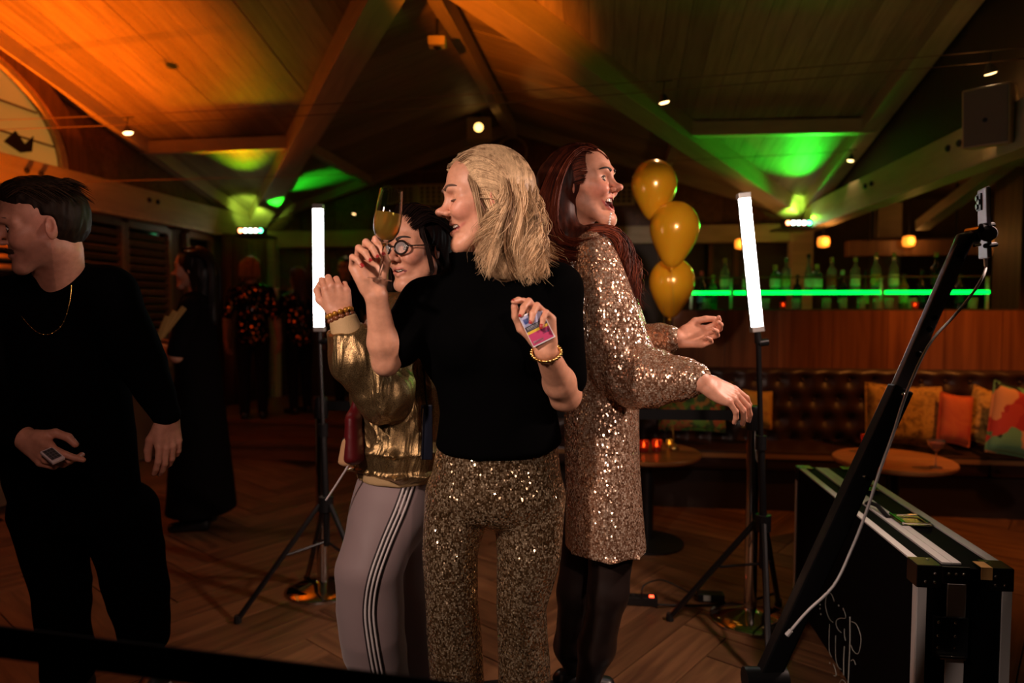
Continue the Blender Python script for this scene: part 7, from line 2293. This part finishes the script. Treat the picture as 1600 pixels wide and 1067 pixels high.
    S = [Chain([ECone(P(78, 490, 2.16), P(95, 620, 2.22), (0.20, 0.13), (0.215, 0.15), RGT), ECone(P(95, 620, 2.22), P(118, 775, 2.28), (0.215, 0.15), (0.21, 0.14), RGT, cap=0.03)], 0.05),
         Cone(P(92, 432, 2.08), P(88, 470, 2.14), 0.076, 0.11, 0.04), Cone(P(100, 478, 2.14), sh, 0.09, 0.085, 0.05), Cone(P(60, 478, 2.14), sh2, 0.09, 0.085, 0.05),
         Chain([Cone(sh, el, 0.086, 0.078), Cone(el, wr + (el - wr) * 0.06, 0.076, 0.044)], 0.03), Chain([Cone(sh2, el2, 0.086, 0.078), Cone(el2, wr2 + (el2 - wr2) * 0.10, 0.076, 0.044)], 0.03), Plane(P(88, 424, 2.05), LV(-0.1, -0.35, 1))]
    solid_obj('sweatshirt', S, bk, 0.009, o, folds(0.010, 8, (1, 1, 0.8), 61), 1)
    T = [Chain([ECone(P(118, 775, 2.28), P(118, 800, 2.29), (0.20, 0.135), (0.19, 0.13), RGT, cap=0.05)], 0.03),
         Chain([ECone(P(78, 800, 2.28), P(95, 920, 2.33), (0.115, 0.115), (0.088, 0.09), RGT), ECone(P(95, 920, 2.33), P(108, 1050, 2.42), (0.088, 0.09), (0.082, 0.085), RGT, cap=0.02)], 0.03),
         Chain([ECone(P(190, 800, 2.30), P(214, 920, 2.36), (0.115, 0.115), (0.10, 0.10), RGT), ECone(P(214, 920, 2.36), P(226, 1002, 2.45), (0.10, 0.10), (0.082, 0.085), RGT, cap=0.02)], 0.03)]
    solid_obj('trousers', T, cloth_mat('black_trousers', (0.0016, 0.0016, 0.0018), 0.95, 0, 0.2, 400, 0, 0.02), 0.009, o, folds(0.010, 9, (1, 1, 1), 62), 2)
    for (px, d) in ((112, 2.42), (236, 2.48)):
        f = P(px, 1050, d); f = np.array((f[0], f[1], 0.0))
        so = solid_obj('shoe', [ECone(f + LV(0, 0.05, 0.055), f + LV(0.03, -0.18, 0.045), (0.045, 0.05), (0.046, 0.035), RGT, 0.02), Cone(f + LV(0, 0.05, 0.06), f + LV(0, 0.04, 0.12), 0.045, 0.04, 0.02)], M_plastic, 0.008, o)
        place_child(solid_obj('sole', [ECone(f + LV(0, 0.06, 0.015), f + LV(0.03, -0.19, 0.015), (0.047, 0.015), (0.048, 0.015), RGT, 0.01)], M_white, 0.007), so)
    # chain necklace
    ch = spline([P(112, 436, 2.035), P(109, 470, 2.025), P(98, 505, 2.02), P(80, 521, 2.015), P(62, 521, 2.015), P(45, 508, 2.015), P(28, 486, 2.02), P(10, 455, 2.03)], 60)
    n_ = bpy.data.objects['person'] if False else o
    MB().tube(ch, 0.0014, 5).build('necklace', M_gold, o, smooth=True)
    for i in range(1, 59, 3):
        MB().lathe([(0.0005, -0.0025), (0.0028, 0), (0.0005, 0.0025)], 6, ch[i]).build('necklace_link', M_gold, o, smooth=True)
    tag(o, 'person with a moustache in a black sweatshirt and gold chain, holding a white remote', 'person')
    return j2, R2, x2
jm2, Rm2, xm2 = make_man()
rc = P(82, 712, 1.865)
rm = empty('remote_control', rc)
Rr = frame(unit(LV(0.80, -0.35, -0.42)), LV(0.25, -0.45, 0.86))
MB().box(rc, (0.060, 0.034, 0.010), Rr).build('shell', mat('remote_white', (0.62, 0.56, 0.58), 0.35), rm, bevel=0.003)
pad = MB().box(rc + Rr[:, 2] * 0.0053 + Rr[:, 0] * -0.002, (0.046, 0.026, 0.0012), Rr).build('keypad', mat('keypad_grey', (0.10, 0.10, 0.11), 0.4), rm)
for i in range(3):
    for j in range(4):
        place_child(MB().box(rc + Rr[:, 2] * 0.0062 + Rr[:, 0] * (-0.018 + 0.011 * j) + Rr[:, 1] * (-0.008 + 0.008 * i), (0.007, 0.005, 0.0012), Rr).build('key', mat('key_dark', (0.04, 0.04, 0.045), 0.4)), pad)
tag(rm, 'small white remote with a dark keypad in the hand of the person at the left', 'remote')

# ------------------------------------------------------------------ guests in the dark background
def guest(px, top, d, z0, label, dress, hair, facing, sequin=None, lean=0.0, arm='fold', skinc=(0.50, 0.24, 0.16), long_hair=True, wide=1.0, skirt=False, hair_lo=0.0):
    hd = P(px, top, d); H = hd[2] - z0
    k = H / 1.72
    c = np.array((hd[0], hd[1], 0.0))
    x = unit(LV(*facing)); side = np.array((-x[1], x[0], 0))
    at = lambda f, s, z: c + x * f * k + side * s * k + np.array((0, 0, z0 + z * k))
    R = frame(x, LV(0, 0, 1) + x * lean)
    t = at(0.02, 0, 1.595); sc = k
    h = Head(smile=0.4, gap=0.004)
    skin = skin_mat('skin_guest', skinc)
    hp = xform(h.prims, R, t, sc) + [Cone(t + R @ np.array((-0.02, 0, -0.06)) * sc, at(-0.02, 0, 1.40), 0.05 * k, 0.06 * k, 0.03)]
    parts = [skin_part(hp, 0.005, lambda V: face_tint(V, R, t, sc, h, skinc, (0.45, 0.12, 0.1)))]
    clothes = []
    for s in (-1, 1):
        shd = at(-0.01, s * 0.175 * wide, 1.36)
        if arm == 'fold':
            e, w_ = at(0.06, s * 0.22 * wide, 1.08), at(0.30, s * 0.05, 1.16)
        elif arm == 'up':
            e, w_ = at(0.14, s * 0.24 * wide, 1.15), at(0.26, s * 0.16, 1.38)
        else:
            e, w_ = at(-0.02, s * 0.25 * wide, 1.07), at(0.05, s * 0.27 * wide, 0.83)
        xh = unit(w_ - e); Rh = frame(xh, side * s + np.array((0, 0, 0.4)))
        hn, _ = hand(w_, Rh, [(0.5, 0.7, 0.4)] * 4, [(0.75, 0.45, -0.45), (0.9, 0.1, -0.3), (0.95, -0.1, -0.2)], s, k * 0.98)
        parts.append(skin_part([Cone(shd, e, 0.045 * k, 0.038 * k, 0.02)] + forearm(e, w_, 0.038 * k, 0.038 * k, 0.026 * k) + hn, 0.006, skinc))
        clothes.append(Cone(shd, shd + (e - shd) * 0.9, 0.062 * k, 0.055 * k, 0.03))
    parts.append(skin_part([ECone(at(0, 0, 1.3), at(0, 0, 0.9), (0.13 * k, 0.08 * k), (0.13 * k, 0.09 * k), side, 0.03)], 0.016, skinc))
    o = join_meshes('person', parts, skin)
    face_parts(o, R, t, sc, h, None, brow_mat=BROW_D)
    body = [Chain([ECone(at(-0.01, 0, 1.36), at(0.01, 0, 1.15), (0.16 * k * wide, 0.10 * k), (0.155 * k * wide, 0.12 * k), side), ECone(at(0.01, 0, 1.15), at(0, 0, 0.95), (0.155 * k * wide, 0.12 * k), (0.175 * k * wide, 0.125 * k), side)] + ([ECone(at(0, 0, 0.95), at(0, 0, 0.12), (0.175 * k * wide, 0.125 * k), (0.25 * k * wide, 0.2 * k), side, cap=0.02)] if skirt else [ECone(at(0, 0, 0.95), at(0, 0, 0.80), (0.175 * k * wide, 0.125 * k), (0.165 * k * wide, 0.12 * k), side, cap=0.02)]), 0.04),
            Cone(at(-0.01, -0.08, 1.37), at(-0.01, 0.08, 1.37), 0.075 * k, 0.075 * k, 0.04)] + clothes
    solid_obj('dress' if skirt else 'top', body, dress, 0.011, o, folds(0.008, 9, (1, 1, 0.5), int(px)), 1)
    if not skirt:
        legs = []
        for s in (-1, 1):
            legs.append(Chain([Cone(at(0, s * 0.09, 0.85), at(0.02, s * 0.09, 0.48), 0.09 * k, 0.065 * k), Cone(at(0.02, s * 0.09, 0.48), at(-0.01, s * 0.09, 0.07), 0.065 * k, 0.05 * k)], 0.03))
        solid_obj('trousers', legs, cloth_mat('dark_trousers', (0.010, 0.008, 0.009), 0.9, 0, 0.1, 400, 0, 0.1), 0.011, o)
    for s in (-1, 1):
        solid_obj('shoe', [ECone(at(-0.05, s * 0.09, 0.045), at(0.14, s * 0.10, 0.035), (0.038 * k, 0.04 * k), (0.036 * k, 0.028 * k), side, 0.02), Plane(at(0, 0, 0.0), (0, 0, -1))], M_plastic, 0.009, o)
    hv = [Ell(t + R @ np.array((-0.024, 0, 0.040)) * sc, np.array((0.108, 0.086, 0.098)) * sc, 0.02, '+', R), Ell(t + R @ np.array((-0.06, 0, -0.03)) * sc, np.array((0.07, 0.085, 0.09)) * sc, 0.03, '+', R)]
    if long_hair: hv.append(Cone(t + R @ np.array((-0.065, 0, -0.03)) * sc, t + R @ np.array((-0.085, 0, -0.25 - hair_lo)) * sc, 0.085 * sc, 0.06 * sc, 0.04))
    hv.append(Ell(t + R @ np.array((0.105, 0, -0.030)) * sc, np.array((0.085, 0.09, 0.098)) * sc, 0.012, '-', R))
    V2, F2 = solid(hv, 0.006, folds(0.009, 50, (1, 1, 0.25), int(px) + 1)); V2 = relax(V2, F2, 1)
    rng = np.random.default_rng(int(px)); paths = []
    lo = -0.28 - hair_lo if long_hair else -0.10
    for q in range(260):
        a = rng.uniform(-1, 1)
        pts = [(0.05, 0.05 * a, 0.11 - 0.02 * a * a), (-0.03, 0.085 * a, 0.125 - 0.05 * a * a), (-0.11, 0.095 * a, 0.05), (-0.13, 0.095 * a, -0.08), (-0.12 + 0.02 * rng.random(), 0.085 * a, lo + 0.05 * rng.random())]
        g = spline([t + R @ (np.array(p) * sc) for p in pts], 12) + rng.normal(0, 0.006, 3)
        g = g + side * (0.012 * np.sin(np.linspace(0, 9, 12) + rng.uniform(0, 6)))[:, None] * np.linspace(0, 1, 12)[:, None]
        paths.append(g)
    hair_obj(o, paths, 0.003, (V2, F2), hair, rng, 5, 3)
    tag(o, label, 'person')
    return o
H_black = hair_mat('black_hair', (0.006, 0.004, 0.004), (0.022, 0.012, 0.009), 0.4)
H_honey = hair_mat('honey_hair', (0.16, 0.06, 0.02), (0.50, 0.24, 0.08), 0.4)
H_brown = hair_mat('mid_brown_hair', (0.05, 0.02, 0.01), (0.16, 0.07, 0.03), 0.4)
C_black = cloth_mat('black_dress_cloth', (0.004, 0.003, 0.003), 0.9, 0, 0.1, 300, 0, 0.05)
S_black = sequin_mat('black_sequins', (0.006, 0.003, 0.003), (0.015, 0.008, 0.006), (0.75, 0.38, 0.22), 60, 0.9, 0.12, sparse=True, metal=0.8)
S_bronze = sequin_mat('bronze_sequins', (0.010, 0.005, 0.004), (0.035, 0.015, 0.009), (0.80, 0.36, 0.16), 56, 0.9, 0.12, sparse=True, metal=0.8)
guest(305, 388, 4.45, 0.0, 'person with long dark hair in a long black dress, turned left before the shutters', C_black, H_black, (-0.93, -0.15, 0), arm='fold', skirt=True, hair_lo=0.06)
guest(392, 402, 6.75, 0.34, 'person with honey blonde hair in a black sequin top on the podium', S_black, H_honey, (-0.2, 0.9, 0), arm='down', long_hair=False)
guest(466, 418, 7.1, 0.34, 'person with brown hair in a bronze sequin top left of the upright tube', S_bronze, H_brown, (-0.7, 0.6, 0), arm='up')
guest(540, 402, 7.4, 0.34, 'person in dark clothes on the podium, behind the raised fist', C_black, H_black, (-0.1, -1, 0), arm='down')
# folded gold napkin fan the long-haired guest holds
fc = P(265, 512, 4.15)
fan = empty('gold_clutch', fc)
for k, (a, b) in enumerate((((243, 540), (262, 494)), ((246, 532), (274, 486)), ((252, 526), (288, 480)))):
    MB().beam(P(*a, 4.12 + 0.01 * k), P(*b, 4.16 + 0.01 * k), 0.035, 0.008, up=-FWD).build('fold', mat('gold_fabric', (0.50, 0.30, 0.10), 0.4, 0.4), fan, bevel=0.003)
tag(fan, 'folded gold cloth held by the long-haired person at the left', 'cloth')
